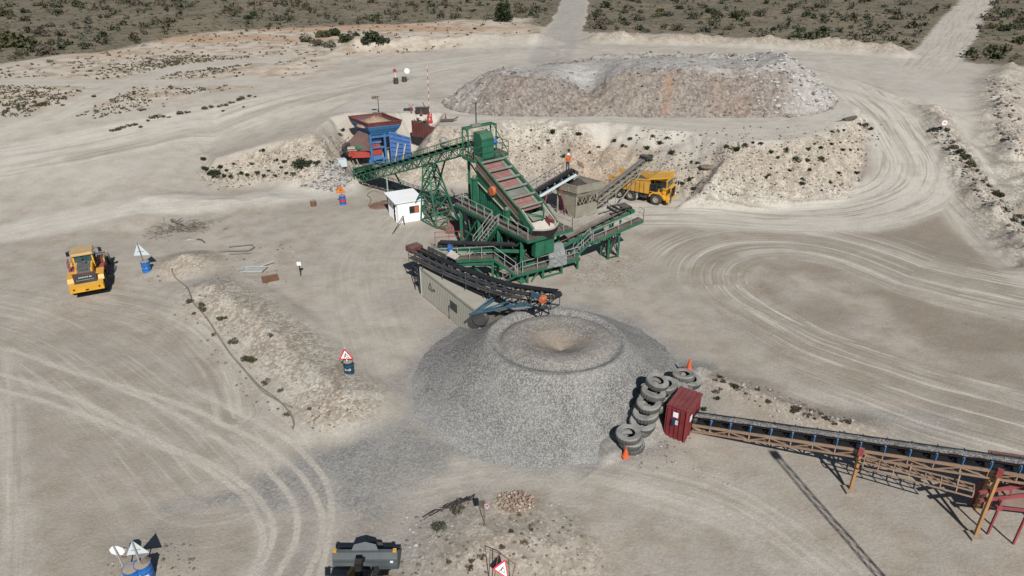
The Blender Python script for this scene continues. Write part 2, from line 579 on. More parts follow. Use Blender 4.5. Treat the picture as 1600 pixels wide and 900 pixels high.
# natural scrub ground beyond the site
edge_pts = [(-150, 106), (0, 100), (130, 88), (300, 62), (420, 62), (470, 82), (600, 66), (850, 58), (1000, 56), (1240, 64), (1400, 82), (1500, 96), (1600, 108), (1750, 130)]
ed = [xy(at(px, py, 5.2)) for px, py in edge_pts]
scr = poly_sd(GX, GY, ed + [(2600, 400), (2600, 3200), (-2600, 3200), (-2600, 300)])
scrub = sstep(-4, 8, scr + 12 * fbm(GX, GY, 16, 5, 421))
pale = poly_sd(GX, GY, [xy(gp(*p)) for p in [(-60, 160), (0, 108), (150, 75), (420, 42), (700, 30), (850, 25), (850, 62), (520, 85), (470, 120), (300, 150), (100, 180)]])
palem = sstep(-3, 6, pale + 8 * fbm(GX, GY, 14, 4, 423))
scrub = np.clip(scrub - 0.85 * palem, 0, 1)
scrub = scrub * (1 - np.clip(road_light * 1.3, 0, 1))
lefty = sstep(0, 14, scr * 0 + poly_sd(GX, GY, [xy(gp(*p)) for p in [(-60, 190), (40, 150), (200, 145), (330, 150), (420, 150), (400, 165), (200, 205), (80, 215)]]) + 4)
scrub = np.maximum(scrub, 0.22 * lefty * (1 - road_light))
palem = palem * (1 - road_light)
red = np.zeros(GX.shape)
for (px, py, rx, ry) in ((330, 60, 30, 6), (560, 42, 40, 9), (700, 45, 25, 5), (60, 82, 22, 5), (420, 40, 30, 6)):
    c = gp(px, py)
    red = np.maximum(red, sstep(1.3, 0.3, np.hypot((GX - c.x) / rx, (GY - c.y) / ry) + 0.5 * fbm(GX, GY, 8, 3, 431)))
c = gp(930, 262)
slipd = np.hypot((GX - c.x) / 4.6, (GY - c.y) / 3.8)
red = np.maximum(red, 0.55 * sstep(1.1, 0.7, slipd))
red = np.maximum(red, 0.5 * sstep(1.6, 0.2, np.hypot(GX - gp(805, 785).x, GY - gp(805, 785).y)))

up_ = sstep(2.5, 4.6, GZ) * (1 - scrub) * (1 - np.clip(cream, 0, 1)) * (1 - palem)
road_light = np.maximum(road_light, 0.62 * up_ * (0.8 + 0.7 * fbm(GX, GY, 12, 4, 441)))
up2 = sstep(-30, -42, GX) * sstep(62, 75, GY) * (1 - scrub) * (1 - palem)
road_light = np.maximum(road_light, 0.5 * up2 * (0.8 + 0.7 * fbm(GX, GY, 12, 4, 443)))
A = np.stack([np.clip(road_light, -1, 1), np.clip(grey, 0, 1), scrub, track], -1)
B = np.stack([red, np.clip(brown * (1 - 0.7 * np.clip(road_light, 0, 1)), 0, 1), np.clip(cream, 0, 1.2), rough_st], -1)
put_color(me, 'mask_a', A)
put_color(me, 'mask_b', B)
put_float(me, 'flow', flow)
put_float(me, 'along', along)
put_float(me, 'pale', palem)

g = NM('quarry_ground')
a = g.attr('mask_a')
ar = g.sep(a)
aw = g.attr('mask_a', 'Alpha')
bb = g.sep(g.attr('mask_b'))
bw_ = g.attr('mask_b', 'Alpha')
n_big = g.noise(0.06, 5)
n_mid = g.noise(0.5, 6, rough=0.6)
n_fin = g.noise(6.0, 5, rough=0.65)
n_grn = g.noise(28.0, 2, rough=0.6)
col = g.mix(g.ramp(n_big, 0.3, 0.7), (0.365, 0.328, 0.28), (0.405, 0.366, 0.313))
col = g.mix(g.ramp(g.noise(0.16, 5, rough=0.6), 0.42, 0.68, 0, 0.8), col, (0.318, 0.297, 0.262))
col = g.mix(g.ramp(n_mid, 0.38, 0.72), col, (0.305, 0.262, 0.212))
col = g.mix(g.math('MULTIPLY', bb[2], 0.8), col, g.mix(g.ramp(n_mid, 0.3, 0.7), (0.435, 0.39, 0.325), (0.355, 0.308, 0.25)))
col = g.mix(g.math('MULTIPLY', g.attr('pale', 'Fac'), 0.75), col, g.mix(g.ramp(g.noise(0.35, 5), 0.35, 0.6), (0.34, 0.26, 0.185), (0.54, 0.48, 0.40)))
col = g.mix(g.math('MULTIPLY', bb[1], 0.8), col, (0.228, 0.192, 0.152))
col = g.mix(g.math('MULTIPLY', bb[0], 0.65), col, (0.39, 0.24, 0.14))
wl = None
for k in range(5):
    w_ = g.ramp(g.math('ABSOLUTE', g.attr('wheel%d' % k, 'Fac')), 0.10, 0.24, 1.0, 0.0)
    wl = w_ if wl is None else g.math('MAXIMUM', wl, w_)
rl = g.math('MULTIPLY', ar[0], g.ramp(n_mid, 0.2, 0.8, 0.95, 0.6))
col = g.mix(rl, col, g.mix(n_big, (0.475, 0.45, 0.395), (0.515, 0.49, 0.435)))
sxyz = g.n('SeparateXYZ')
g.l(g.pos(), sxyz.inputs[0])
gcm = g.n('CombineXYZ')
g.l(g.math('MULTIPLY', sxyz.outputs[0], 1.0), gcm.inputs[0])
g.l(g.math('MULTIPLY', sxyz.outputs[1], 0.22), gcm.inputs[1])
g.l(g.math('MULTIPLY', sxyz.outputs[2], 0.22), gcm.inputs[2])
gul = g.noise(0.75, 5, gcm.outputs[0], 0.65)
col = g.mix(g.math('MULTIPLY', g.math('MULTIPLY', bb[2], bw_), g.ramp(gul, 0.48, 0.66, 0, 0.75)), col, (0.285, 0.24, 0.19))
# tyre streaks follow the traffic
cmb = g.n('CombineXYZ')
g.l(g.attr('flow', 'Fac'), cmb.inputs[0])
g.l(g.math('MULTIPLY', g.attr('along', 'Fac'), 0.035), cmb.inputs[1])
st1 = g.noise(1.05, 5, cmb.outputs[0], 0.7)
st2 = g.noise(3.2, 3, cmb.outputs[0], 0.6)
stk = g.math('ADD', g.math('MULTIPLY', st1, 0.52), g.math('MULTIPLY', st2, 0.48))
col = g.mix(g.math('MULTIPLY', aw, g.ramp(stk, 0.5, 0.60, 0, 0.85)), col, (0.265, 0.23, 0.185))
col = g.mix(g.math('MULTIPLY', aw, g.ramp(stk, 0.49, 0.38, 0, 0.85)), col, (0.51, 0.475, 0.41))
# crushed stone
wl = g.math('MULTIPLY', wl, g.ramp(g.math('ADD', n_mid, g.math('MULTIPLY', n_fin, 0.5)), 0.5, 0.95, 0.25, 0.85))
vst = g.voro(9.0)
vbw = g.bw(vst)
gcol = g.mix(vbw, (0.15, 0.15, 0.145), (0.33, 0.325, 0.31))
gfac = g.math('MULTIPLY', ar[1], g.ramp(g.math('ADD', n_fin, g.math('MULTIPLY', n_mid, 0.5)), 0.5, 0.85, 0.5, 1.0))
col = g.mix(gfac, col, gcol)
col = g.mix(wl, col, (0.47, 0.435, 0.375))
# loose stones on the bank and spoil
v2 = g.bw(g.voro(3.1))
v3 = g.bw(g.voro(7.3))
stn = g.math('MULTIPLY', bw_, g.ramp(g.math('ADD', v2, g.math('MULTIPLY', n_mid, 0.6)), 0.78, 1.0, 0, 0.7))
col = g.mix(stn, col, (0.25, 0.21, 0.165))
stn = g.math('MULTIPLY', bw_, g.ramp(v3, 0.68, 0.8, 0, 0.6))
col = g.mix(stn, col, (0.60, 0.54, 0.45))
stn = g.math('MULTIPLY', bw_, g.ramp(v3, 0.30, 0.2, 0, 0.6))
col = g.mix(stn, col, (0.20, 0.17, 0.135))
# scrub plain: olive tufts over brown soil
ns1 = g.noise(0.30, 6, rough=0.7)
ns2 = g.noise(1.3, 5, rough=0.7)
soil = g.mix(g.ramp(n_big, 0.35, 0.65), (0.215, 0.178, 0.13), (0.165, 0.145, 0.108))
soil = g.mix(g.ramp(ns2, 0.55, 0.75, 0, 0.7), soil, (0.27, 0.235, 0.185))
veg = g.mix(g.ramp(g.noise(0.09, 4), 0.4, 0.65), (0.075, 0.075, 0.052), (0.118, 0.112, 0.068))
scol = g.mix(g.ramp(g.math('ADD', g.math('MULTIPLY', ns1, 0.5), g.math('MULTIPLY', ns2, 0.5)), 0.46, 0.60), soil, veg)
col = g.mix(g.ramp(g.math('ADD', ar[2], g.math('MULTIPLY', g.math('SUBTRACT', ns2, 0.5), 0.9)), 0.25, 0.75), col, scol)
# grain
col = g.mix(0.34, col, g.mix(g.ramp(n_fin, 0.25, 0.75), (0.36, 0.36, 0.36), (0.64, 0.64, 0.64)), 'OVERLAY')
col = g.mix(0.28, col, g.mix(g.ramp(n_grn, 0.3, 0.7), (0.28, 0.28, 0.28), (0.72, 0.72, 0.72)), 'OVERLAY')
hh = g.math('ADD', g.math('MULTIPLY', n_fin, 0.6), g.math('MULTIPLY', g.noise(1.7, 5, rough=0.65), 0.8))
hh = g.math('ADD', hh, g.math('MULTIPLY', g.math('MULTIPLY', bw_, v2), 1.6))
hh = g.math('ADD', hh, g.math('MULTIPLY', g.math('MULTIPLY', ar[1], vbw), 0.8))
hh = g.math('ADD', hh, g.math('MULTIPLY', g.math('MULTIPLY', aw, stk), 1.2))
M_GROUND = g.done(col, 0.95, g.bump(hh, 0.6, 0.08), spec=0.1)
me.materials.append(M_GROUND)
ground = bpy.data.objects.new('ground', me)
C.objects.link(ground)
ground['kind'] = 'structure'

# ------------------------------------------------------------------ mesh builder and object helpers
UP = Vector((0, 0, 1))
ORIGIN = {}


def V(*a):
    return Vector(a)


def text_mesh(s):
    """flat letters as (verts, faces), 1 unit high, centred"""
    cu = bpy.data.curves.new('lettering', 'FONT')
    cu.body = s
    cu.align_x = 'CENTER'
    cu.align_y = 'CENTER'
    o = bpy.data.objects.new('lettering', cu)
    C.objects.link(o)
    dg = bpy.context.evaluated_depsgraph_get()
    m = bpy.data.meshes.new_from_object(o.evaluated_get(dg))
    vs = [v.co.copy() for v in m.vertices]
    fs = [tuple(p.vertices) for p in m.polygons]
    bpy.data.objects.remove(o)
    bpy.data.curves.remove(cu)
    bpy.data.meshes.remove(m)
    return vs, fs


class MB:
    def __init__(self):
        self.v, self.f, self.mi = [], [], []
        self.k = 0

    def add(self, vs, fs):
        o = len(self.v)
        self.v += [Vector(v) for v in vs]
        self.f += [tuple(i + o for i in f) for f in fs]
        self.mi += [self.k] * len(fs)
        return self

    def hexa(self, a, b):
        """two quads joined into a closed box"""
        vs = list(a) + list(b)
        return self.add(vs, [(3, 2, 1, 0), (4, 5, 6, 7), (0, 1, 5, 4), (1, 2, 6, 5), (2, 3, 7, 6), (3, 0, 4, 7)])

    def box(self, c, s, ang=0.0, ax=None):
        c = Vector(c)
        if ax is None:
            ca, sa = math.cos(ang), math.sin(ang)
            ax = (V(ca, sa, 0), V(-sa, ca, 0), UP)
        x, y, z = [a * (k / 2) for a, k in zip(ax, s)]
        return self.hexa([c - x - y - z, c + x - y - z, c + x + y - z, c - x + y - z], [c - x - y + z, c + x - y + z, c + x + y + z, c - x + y + z])

    def bar(self, p, q, w, h=None, up=UP):
        p, q = Vector(p), Vector(q)
        h = h or w
        d = q - p
        L = d.length
        if L < 1e-6:
            return self
        d /= L
        if abs(d.dot(up)) > 0.97:
            up = V(0, 1, 0) if abs(d.y) < 0.9 else V(1, 0, 0)
        y = up.cross(d).normalized()
        z = d.cross(y)
        return self.box((p + q) / 2, (L, w, h), ax=(d, y, z))

    def tube(self, p, q, r, n=8, r2=None, cap=True):
        p, q = Vector(p), Vector(q)
        r2 = r if r2 is None else r2
        d = (q - p).normalized()
        u = d.orthogonal().normalized()
        w = d.cross(u)
        vs = []
        for o, rr in ((p, r), (q, r2)):
            vs += [o + (u * math.cos(2 * math.pi * k / n) + w * math.sin(2 * math.pi * k / n)) * rr for k in range(n)]
        fs = [(k, (k + 1) % n, n + (k + 1) % n, n + k) for k in range(n)]
        if cap:
            fs += [tuple(range(n))[::-1], tuple(range(n, 2 * n))]
        return self.add(vs, fs)

    def path(self, pts, r, n=6):
        pts = [Vector(p) for p in pts]
        vs, fs = [], []
        for i, p in enumerate(pts):
            d = (pts[min(i + 1, len(pts) - 1)] - pts[max(i - 1, 0)]).normalized()
            u = d.cross(UP)
            u = u.normalized() if u.length > 1e-3 else V(1, 0, 0)
            w = d.cross(u)
            vs += [p + (u * math.cos(2 * math.pi * k / n) + w * math.sin(2 * math.pi * k / n)) * r for k in range(n)]
        for i in range(len(pts) - 1):
            fs += [(i * n + k, i * n + (k + 1) % n, (i + 1) * n + (k + 1) % n, (i + 1) * n + k) for k in range(n)]
        fs += [tuple(range(n))[::-1], tuple(range((len(pts) - 1) * n, len(pts) * n))]
        return self.add(vs, fs)

    def plate(self, quad, t=0.03):
        q = [Vector(p) for p in quad]
        nrm = (q[1] - q[0]).cross(q[2] - q[0]).normalized() * (t / 2)
        n = len(q)
        vs = [p - nrm for p in q] + [p + nrm for p in q]
        fs = [tuple(range(n))[::-1], tuple(range(n, 2 * n))] + [(k, (k + 1) % n, n + (k + 1) % n, n + k) for k in range(n)]
        return self.add(vs, fs)

    def prism(self, poly, O, U, W, D):
        """2-D outline in the (U, W) plane at O, extruded by the vector D"""
        O, U, W, D = Vector(O), Vector(U), Vector(W), Vector(D)
        n = len(poly)
        vs = [O + U * a + W * b for a, b in poly] + [O + U * a + W * b + D for a, b in poly]
        fs = [tuple(range(n))[::-1], tuple(range(n, 2 * n))] + [(k, (k + 1) % n, n + (k + 1) % n, n + k) for k in range(n)]
        return self.add(vs, fs)

    def lathe(self, prof, O, A, n=24, wob=None):
        O, A = Vector(O), Vector(A).normalized()
        u = A.orthogonal().normalized()
        w = A.cross(u)
        vs, fs = [], []
        for j, (r, h) in enumerate(prof):
            for k in range(n):
                rr = r * (wob(j, k) if wob else 1)
                t = 2 * math.pi * k / n
                vs.append(O + A * h + (u * math.cos(t) + w * math.sin(t)) * rr)
        for j in range(len(prof) - 1):
            fs += [(j * n + k, j * n + (k + 1) % n, (j + 1) * n + (k + 1) % n, (j + 1) * n + k) for k in range(n)]
        return self.add(vs, fs)

    def cyl(self, O, A, r, h, n=20):
        return self.lathe([(0.001, 0), (r, 0), (r, h), (0.001, h)], O, A, n)

    def text(self, s, O, U, W, size):
        vs, fs = text_mesh(s)
        O, U, W = Vector(O), Vector(U).normalized(), Vector(W).normalized()
        return self.add([O + U * (v.x * size) + W * (v.y * size) for v in vs], fs)

    def rock(self, c, r, rng, squash=0.7):
        c = Vector(c)
        vs = []
        t = (1 + 5 ** .5) / 2
        ico = [(-1, t, 0), (1, t, 0), (-1, -t, 0), (1, -t, 0), (0, -1, t), (0, 1, t), (0, -1, -t), (0, 1, -t), (t, 0, -1), (t, 0, 1), (-t, 0, -1), (-t, 0, 1)]
        a = rng.uniform(0, 6.28)
        sx, sy, sz = rng.uniform(.7, 1.3), rng.uniform(.7, 1.3), rng.uniform(.6, 1.1) * squash
        for p in ico:
            p = Vector(p).normalized() * r * rng.uniform(.72, 1.2)
            x, y = p.x * sx, p.y * sy
            vs.append(c + V(x * math.cos(a) - y * math.sin(a), x * math.sin(a) + y * math.cos(a), p.z * sz))
        fs = [(0, 11, 5), (0, 5, 1), (0, 1, 7), (0, 7, 10), (0, 10, 11), (1, 5, 9), (5, 11, 4), (11, 10, 2), (10, 7, 6), (7, 1, 8),
              (3, 9, 4), (3, 4, 2), (3, 2, 6), (3, 6, 8), (3, 8, 9), (4, 9, 5), (2, 4, 11), (6, 2, 10), (8, 6, 7), (9, 8, 1)]
        return self.add(vs, fs)

    def mesh(self, name, mats, org=V(0, 0, 0), smooth=False):
        m = bpy.data.meshes.new(name)
        m.from_pydata([tuple(v - org) for v in self.v], [], self.f)
        if not isinstance(mats, (list, tuple)):
            mats = [mats]
        for x in mats:
            m.materials.append(x)
        if len(mats) > 1:
            m.polygons.foreach_set('material_index', self.mi)
        if smooth:
            m.polygons.foreach_set('use_smooth', [True] * len(m.polygons))
        m.update()
        return m

    def build(self, name, mat, parent=None, smooth=False, org=None):
        """one mesh object; coordinates are world metres, or local ones when the parent stands at the origin"""
        if org is None:
            org = ORIGIN[parent.name] if parent is not None else V(0, 0, 0)
        o = bpy.data.objects.new(name, self.mesh(name, mat, org, smooth))
        C.objects.link(o)
        if parent is not None:
            o.parent = parent
            ORIGIN[o.name] = org
        else:
            o.location = org
            ORIGIN[o.name] = org
        return o


def tag(o, label, cat, group=None):
    o['label'] = label
    o['category'] = cat
    if group:
        o['group'] = group
    return o


def thing(name, label, cat, loc=(0, 0, 0), group=None):
    o = bpy.data.objects.new(name, None)
    C.objects.link(o)
    o.empty_display_size = 0.3
    o.location = loc
    ORIGIN[o.name] = Vector(loc)
    return tag(o, label, cat, group)


KIDS = {}


def copy_tree(o, parent=None):
    c = o.copy()
    C.objects.link(c)
    if parent is not None:
        c.parent = parent
    for ch in [x for x in C.objects if x.parent == o]:
        copy_tree(ch, c)
    return c


def put(o, loc, rz=0.0, scale=None):
    o.location = loc
    o.rotation_euler = (0, 0, rz)
    if scale:
        o.scale = (scale,) * 3
    return o


# ------------------------------------------------------------------ materials
DUST = (0.36, 0.315, 0.25)


def paint(name, col, rough=0.5, dust=0.35, rust=0.0, metal=0.0, var=0.25, scale=1.0, bump=0.0, dcol=DUST):
    g = NM(name)
    p = g.objco()
    n1 = g.noise(1.1 * scale, 5, p, 0.65)
    n2 = g.noise(7.0 * scale, 4, p, 0.6)
    dark = tuple(c * (1 - var) for c in col)
    c = g.mix(g.ramp(n1, 0.3, 0.7), dark, col)
    c = g.mix(g.ramp(n2, 0.55, 0.8, 0, var), c, tuple(min(1, x * 1.4 + 0.02) for x in col))
    if rust > 0:
        c = g.mix(g.ramp(g.math('ADD', g.math('MULTIPLY', n1, 0.5), g.math('MULTIPLY', n2, 0.5)), 0.62 - 0.2 * rust, 0.72 - 0.15 * rust, 0, 0.9), c, (0.16, 0.065, 0.03))
    if dust > 0:
        nz = g.n('SeparateXYZ')
        geo = g.n('NewGeometry')
        g.l(geo.outputs['Normal'], nz.inputs[0])
        f = g.math('MULTIPLY', g.ramp(nz.outputs[2], -0.2, 0.9, 0.12, 1.0), g.ramp(n1, 0.25, 0.75, dust * 0.4, dust))
        c = g.mix(f, c, dcol)
    nm = g.bump(n2, bump, 0.02) if bump else None
    return g.done(c, g.ramp(n1, 0.2, 0.8, rough - 0.1, rough + 0.15), nm, metal)


M = {}
M['green'] = paint('green_paint', (0.008, 0.125, 0.068), 0.45, 0.3)
M['green_dk'] = paint('green_frame_paint', (0.006, 0.10, 0.053), 0.5, 0.28)
M['galv'] = paint('galvanised_rail', (0.36, 0.36, 0.35), 0.5, 0.3)
M['rail_dk'] = paint('dark_rail', (0.06, 0.068, 0.078), 0.5, 0.18)
M['steel'] = paint('dark_steel', (0.035, 0.037, 0.04), 0.5, 0.3)
M['grate'] = paint('walkway_grating', (0.07, 0.058, 0.05), 0.7, 0.35)
M['belt'] = paint('conveyor_belt', (0.016, 0.018, 0.022), 0.5, 0.035)
M['belt_dusty'] = paint('dusty_belt', (0.11, 0.10, 0.09), 0.85, 0.35)
M['rubber'] = paint('tyre_rubber', (0.045, 0.046, 0.046), 0.8, 0.85, dcol=(0.37, 0.36, 0.33))
M['tyre_run'] = paint('running_tyre_rubber', (0.03, 0.031, 0.032), 0.8, 0.4)
M['pink'] = paint('red_screen_panel', (0.30, 0.115, 0.12), 0.6, 0.4)
M['greypan'] = paint('grey_screen_panel', (0.17, 0.205, 0.175), 0.6, 0.4)
M['stripe'] = paint('maroon_stripe', (0.16, 0.035, 0.035), 0.5, 0.2)
M['cream'] = paint('cream_edge', (0.5, 0.44, 0.36), 0.6, 0.3)
M['orange'] = paint('orange_paint', (0.55, 0.13, 0.045), 0.45, 0.25)
M['blue_m'] = paint('blue_motor_paint', (0.02, 0.12, 0.42), 0.4, 0.2)
M['blue_f'] = paint('blue_frame_paint', (0.04, 0.165, 0.36), 0.5, 0.3)
M['blue_w'] = paint('blue_wall_paint', (0.07, 0.19, 0.48), 0.5, 0.4, 0.15)
M['blue_t'] = paint('blue_truss_paint', (0.03, 0.105, 0.17), 0.5, 0.2)
M['red_p'] = paint('red_machine_paint', (0.40, 0.055, 0.04), 0.45, 0.25)
M['maroon'] = paint('maroon_plate', (0.13, 0.038, 0.035), 0.6, 0.3, 0.15)
M['brown'] = paint('brown_plate', (0.155, 0.088, 0.08), 0.7, 0.35, 0.1)
M['white'] = paint('white_cladding', (0.82, 0.83, 0.84), 0.5, 0.06, 0.0, var=0.05)
M['white_sign'] = paint('white_sign_face', (0.8, 0.8, 0.8), 0.4, 0.05, var=0.03)
M['sign_back'] = paint('bare_sign_back', (0.52, 0.60, 0.62), 0.35, 0.08, var=0.06)
M['sign_red'] = paint('sign_red', (0.62, 0.035, 0.05), 0.4, 0.06)
M['sign_orange'] = paint('sign_orange', (0.72, 0.25, 0.02), 0.4, 0.08)
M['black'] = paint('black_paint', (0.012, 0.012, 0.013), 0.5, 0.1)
M['beige'] = paint('beige_cladding', (0.40, 0.385, 0.33), 0.55, 0.25, 0.0, var=0.12)
M['beige_dk'] = paint('cladding_groove', (0.13, 0.125, 0.105), 0.6, 0.1)
M['khaki'] = paint('khaki_steel', (0.265, 0.25, 0.20), 0.6, 0.3, 0.05)
M['tan_rust'] = paint('rusty_tan_paint', (0.33, 0.22, 0.15), 0.6, 0.2, 0.3)
M['or_leg'] = paint('orange_leg_paint', (0.40, 0.215, 0.09), 0.55, 0.2, 0.3)
M['red_leg'] = paint('faded_red_paint', (0.30, 0.055, 0.065), 0.55, 0.2, 0.15)
M['cont_red'] = paint('red_container_paint', (0.20, 0.024, 0.032), 0.5, 0.2, 0.12)
M['yellow'] = paint('yellow_machine_paint', (0.70, 0.36, 0.03), 0.42, 0.24, 0.0, var=0.16)
M['yellow_d'] = paint('dusty_yellow_paint', (0.52, 0.28, 0.04), 0.5, 0.45, 0.0, var=0.2)
M['cab_tan'] = paint('dusty_cab_roof', (0.58, 0.36, 0.13), 0.5, 0.5)
M['grey_m'] = paint('grey_hood_paint', (0.075, 0.085, 0.095), 0.45, 0.3)
M['bucket'] = paint('bucket_steel', (0.078, 0.095, 0.105), 0.5, 0.12, 0.05, bump=0.1)
M['rim'] = paint('wheel_rim', (0.33, 0.30, 0.25), 0.6, 0.3)
M['drum_b'] = paint('blue_drum_paint', (0.012, 0.14, 0.45), 0.45, 0.18, rust=0.1)
M['drum_t'] = paint('teal_drum_paint', (0.012, 0.055, 0.095), 0.45, 0.1)
M['soil'] = paint('packed_soil', (0.33, 0.28, 0.22), 0.95, 0.3, bump=0.6, scale=3)
M['pipe_g'] = paint('grey_hose', (0.16, 0.15, 0.135), 0.7, 0.4)
M['cone_or'] = paint('orange_cone_plastic', (0.70, 0.13, 0.045), 0.5, 0.1)
M['pole_w'] = paint('pole_white', (0.62, 0.56, 0.52), 0.5, 0.2)
M['pole_r'] = paint('pole_red', (0.42, 0.06, 0.07), 0.5, 0.2)
M['rust'] = paint('rusty_scrap', (0.16, 0.075, 0.045), 0.8, 0.3, 0.4)
M['pale_pl'] = paint('pale_plastic_sheet', (0.42, 0.44, 0.43), 0.5, 0.3)
M['tarp'] = paint('grey_tarpaulin', (0.21, 0.23, 0.235), 0.45, 0.25, bump=0.4)
M['worn'] = paint('worn_chute_steel', (0.62, 0.58, 0.52), 0.5, 0.3)
M['ore'] = paint('tan_ore', (0.40, 0.27, 0.175), 0.9, 0.3, var=0.4, scale=2)
M['grit'] = paint('grey_crushed_stone', (0.19, 0.175, 0.16), 0.95, 0.1, var=0.45, scale=4, bump=0.8)
M['dkgrit'] = paint('dark_fines', (0.075, 0.066, 0.06), 0.95, 0.0, var=0.4, scale=4, bump=0.8)
M['dark_rk'] = paint('dark_rock', (0.10, 0.09, 0.08), 0.9, 0.3, var=0.4)  # dark brown-grey of rocks and logs
M['pinktape'] = paint('pink_tape', (0.7, 0.42, 0.62), 0.5, 0.0)
M['skin'] = paint('skin', (0.25, 0.13, 0.08), 0.6, 0.0)
M['hivis'] = paint('orange_workwear', (0.75, 0.14, 0.02), 0.8, 0.0)
M['navy'] = paint('navy_workwear', (0.02, 0.04, 0.10), 0.8, 0.0)
g = NM('dark_glass')
M['glass'] = g.done((0.012, 0.02, 0.02), 0.08, spec=0.6)
g = NM('cab_glass')
M['glass_t'] = g.done((0.03, 0.075, 0.08), 0.06, spec=0.7)
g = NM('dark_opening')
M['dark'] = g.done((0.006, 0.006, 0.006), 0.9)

# ------------------------------------------------------------------ stone heaps
CONE = V(2.7, 39.4, 0)


def cone_z(x, y, detail=True):
    dx, dy = x - CONE.x, y - CONE.y
    r = np.hypot(dx, dy)
    th = np.arctan2(dy, dx)
    Rb = 9.25 + 0.25 * np.sin(2 * th + 0.5) + 0.18 * np.sin(3 * th + 2) - 0.7 * np.exp(-((th - 0.25) / 0.7) ** 2)
    z = 2.8 * (1 - np.clip((r - 4.3) / (Rb - 4.3), 0, 1.3))
    z = np.where(r > Rb, -0.35 * (r - Rb), z)
    z = z - 0.36 * np.sin(np.clip((Rb - r) / (Rb - 4.3), 0, 1) * math.pi)
    # drawn-down crater: shoulder, gutter, inner rim, funnel
    dxc, dyc = x - CONE.x - 0.30, (y - CONE.y + 0.05) / 0.86
    rc = np.hypot(dxc, dyc)
    rim = 2.82 - 0.30 * np.exp(-((rc - 4.0) / 0.4) ** 2) + 0.14 * np.exp(-((rc - 2.9) / 0.7) ** 2)
    fx, fy = dxc - 0.2, dyc + 0.35
    rf = np.hypot(fx, fy)
    rim = rim - 0.80 * np.clip(1 - rf / 1.9, 0, 1) ** 1.3
    t = sstep(5.3, 3.9, rc)
    z = z * (1 - t) + rim * t
    if detail:
        z = z + 0.05 * fbm(x, y, 1.6, 4, 501) + 0.03 * fbm(x, y, 0.35, 2, 507)
    return z


def stone_material(name, dark, light, tint_attr=True, sc=8.0):
    g = NM(name)
    v = g.bw(g.voro(sc))
    v2 = g.bw(g.voro(sc * 2.1))
    n = g.noise(0.5, 4)
    c = g.mix(g.ramp(g.math('ADD', g.math('MULTIPLY', v, 0.6), g.math('MULTIPLY', v2, 0.4)), 0.25, 0.8), dark, light)
    c = g.mix(g.ramp(n, 0.3, 0.7, 0, 0.25), c, light)
    t = g.attr('tint')
    ts = g.sep(t)
    c = g.mix(g.math('MULTIPLY', ts[0], g.ramp(v2, 0.2, 0.9, 0.6, 1.0)), c, (0.325, 0.265, 0.20))
    c = g.mix(g.math('MULTIPLY', ts[1], g.ramp(v, 0.1, 0.9, 0.7, 1.0)), c, (0.47, 0.46, 0.44))
    c = g.mix(g.math('MULTIPLY', ts[2], 0.7), c, (0.38, 0.19, 0.095))
    h = g.math('ADD', g.math('MULTIPLY', v, 0.7), g.math('MULTIPLY', v2, 0.5))
    return g.done(c, 0.95, g.bump(h, 0.8, 0.08), spec=0.1)


M['gravel'] = stone_material('grey_gravel', (0.112, 0.11, 0.105), (0.39, 0.38, 0.358), sc=15.0)
M['romstone'] = stone_material('broken_rock', (0.138, 0.12, 0.104), (0.31, 0.275, 0.246), sc=3.2)
th = np.linspace(0, 2 * math.pi, 361)
rr = np.concatenate([np.linspace(0.0, 5.2, 53), np.linspace(5.3, 10.2, 46)])
TH, RR = np.meshgrid(th, rr)
PX, PY = CONE.x + RR * np.cos(TH), CONE.y + RR * np.sin(TH)
PZ = cone_z(PX, PY)
me = grid_mesh('gravel_stockpile', PX, PY, PZ)
rc = np.hypot(PX - CONE.x - 0.30, (PY - CONE.y + 0.05) / 0.86)
tan = 0.6 * sstep(2.6, 0.5, rc + 0.8 * fbm(PX, PY, 1.5, 3, 511)) + 0.28 * sstep(4.2, 3.5, rc)
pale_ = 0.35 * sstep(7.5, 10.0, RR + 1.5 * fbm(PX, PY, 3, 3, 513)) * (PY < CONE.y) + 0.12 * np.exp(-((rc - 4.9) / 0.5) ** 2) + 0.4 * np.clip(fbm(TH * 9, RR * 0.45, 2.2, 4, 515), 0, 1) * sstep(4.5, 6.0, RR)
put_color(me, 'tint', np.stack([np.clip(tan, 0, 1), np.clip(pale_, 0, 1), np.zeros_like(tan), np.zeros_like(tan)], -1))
me.materials.append(M['gravel'])
o = bpy.data.objects.new('gravel_stockpile', me)
C.objects.link(o)
tag(o, 'big round grey gravel heap with a sunken tan crater on top', 'gravel heap')

ROM = [xy(at(px, py, ZU)) for px, py in [(688, 160), (705, 172), (760, 181), (850, 183), (940, 181), (1000, 183), (1100, 184), (1200, 184), (1265, 181), (1304, 168)]]
ROM += [(45, 101), (41, 110), (32, 117), (16, 119), (3, 117), (-4, 109), (-8, 100)]
ROM = smooth_line(ROM + [ROM[0]], 3)[:-1]
xs, ys = np.arange(-13, 48, 0.22), np.arange(85, 130, 0.25)
PX, PY = np.meshgrid(xs, ys)
sd = poly_sd(PX, PY, ROM)
sdn = sd + 0.9 * fbm(PX, PY, 5, 4, 521) * sstep(0, 2, sd)
top = 4.3 - 1.7 * sstep(102, 117, PY) + 0.5 * fbm(PX, PY, 7, 3, 523)
vx = at(925, 140, 8).x
valley = np.exp(-((PX - vx - 0.12 * (PY - 95)) / 3.6) ** 2)
top = top - 2.5 * valley * sstep(112, 96, PY)
top = top - 1.0 * sstep(vx, -6, PX) * sstep(90, 108, PY) - 2.6 * sstep(12, -6, PX) * sstep(98, 112, PY)
lip = np.exp(-((sdn - 6.4) / 1.4) ** 2)
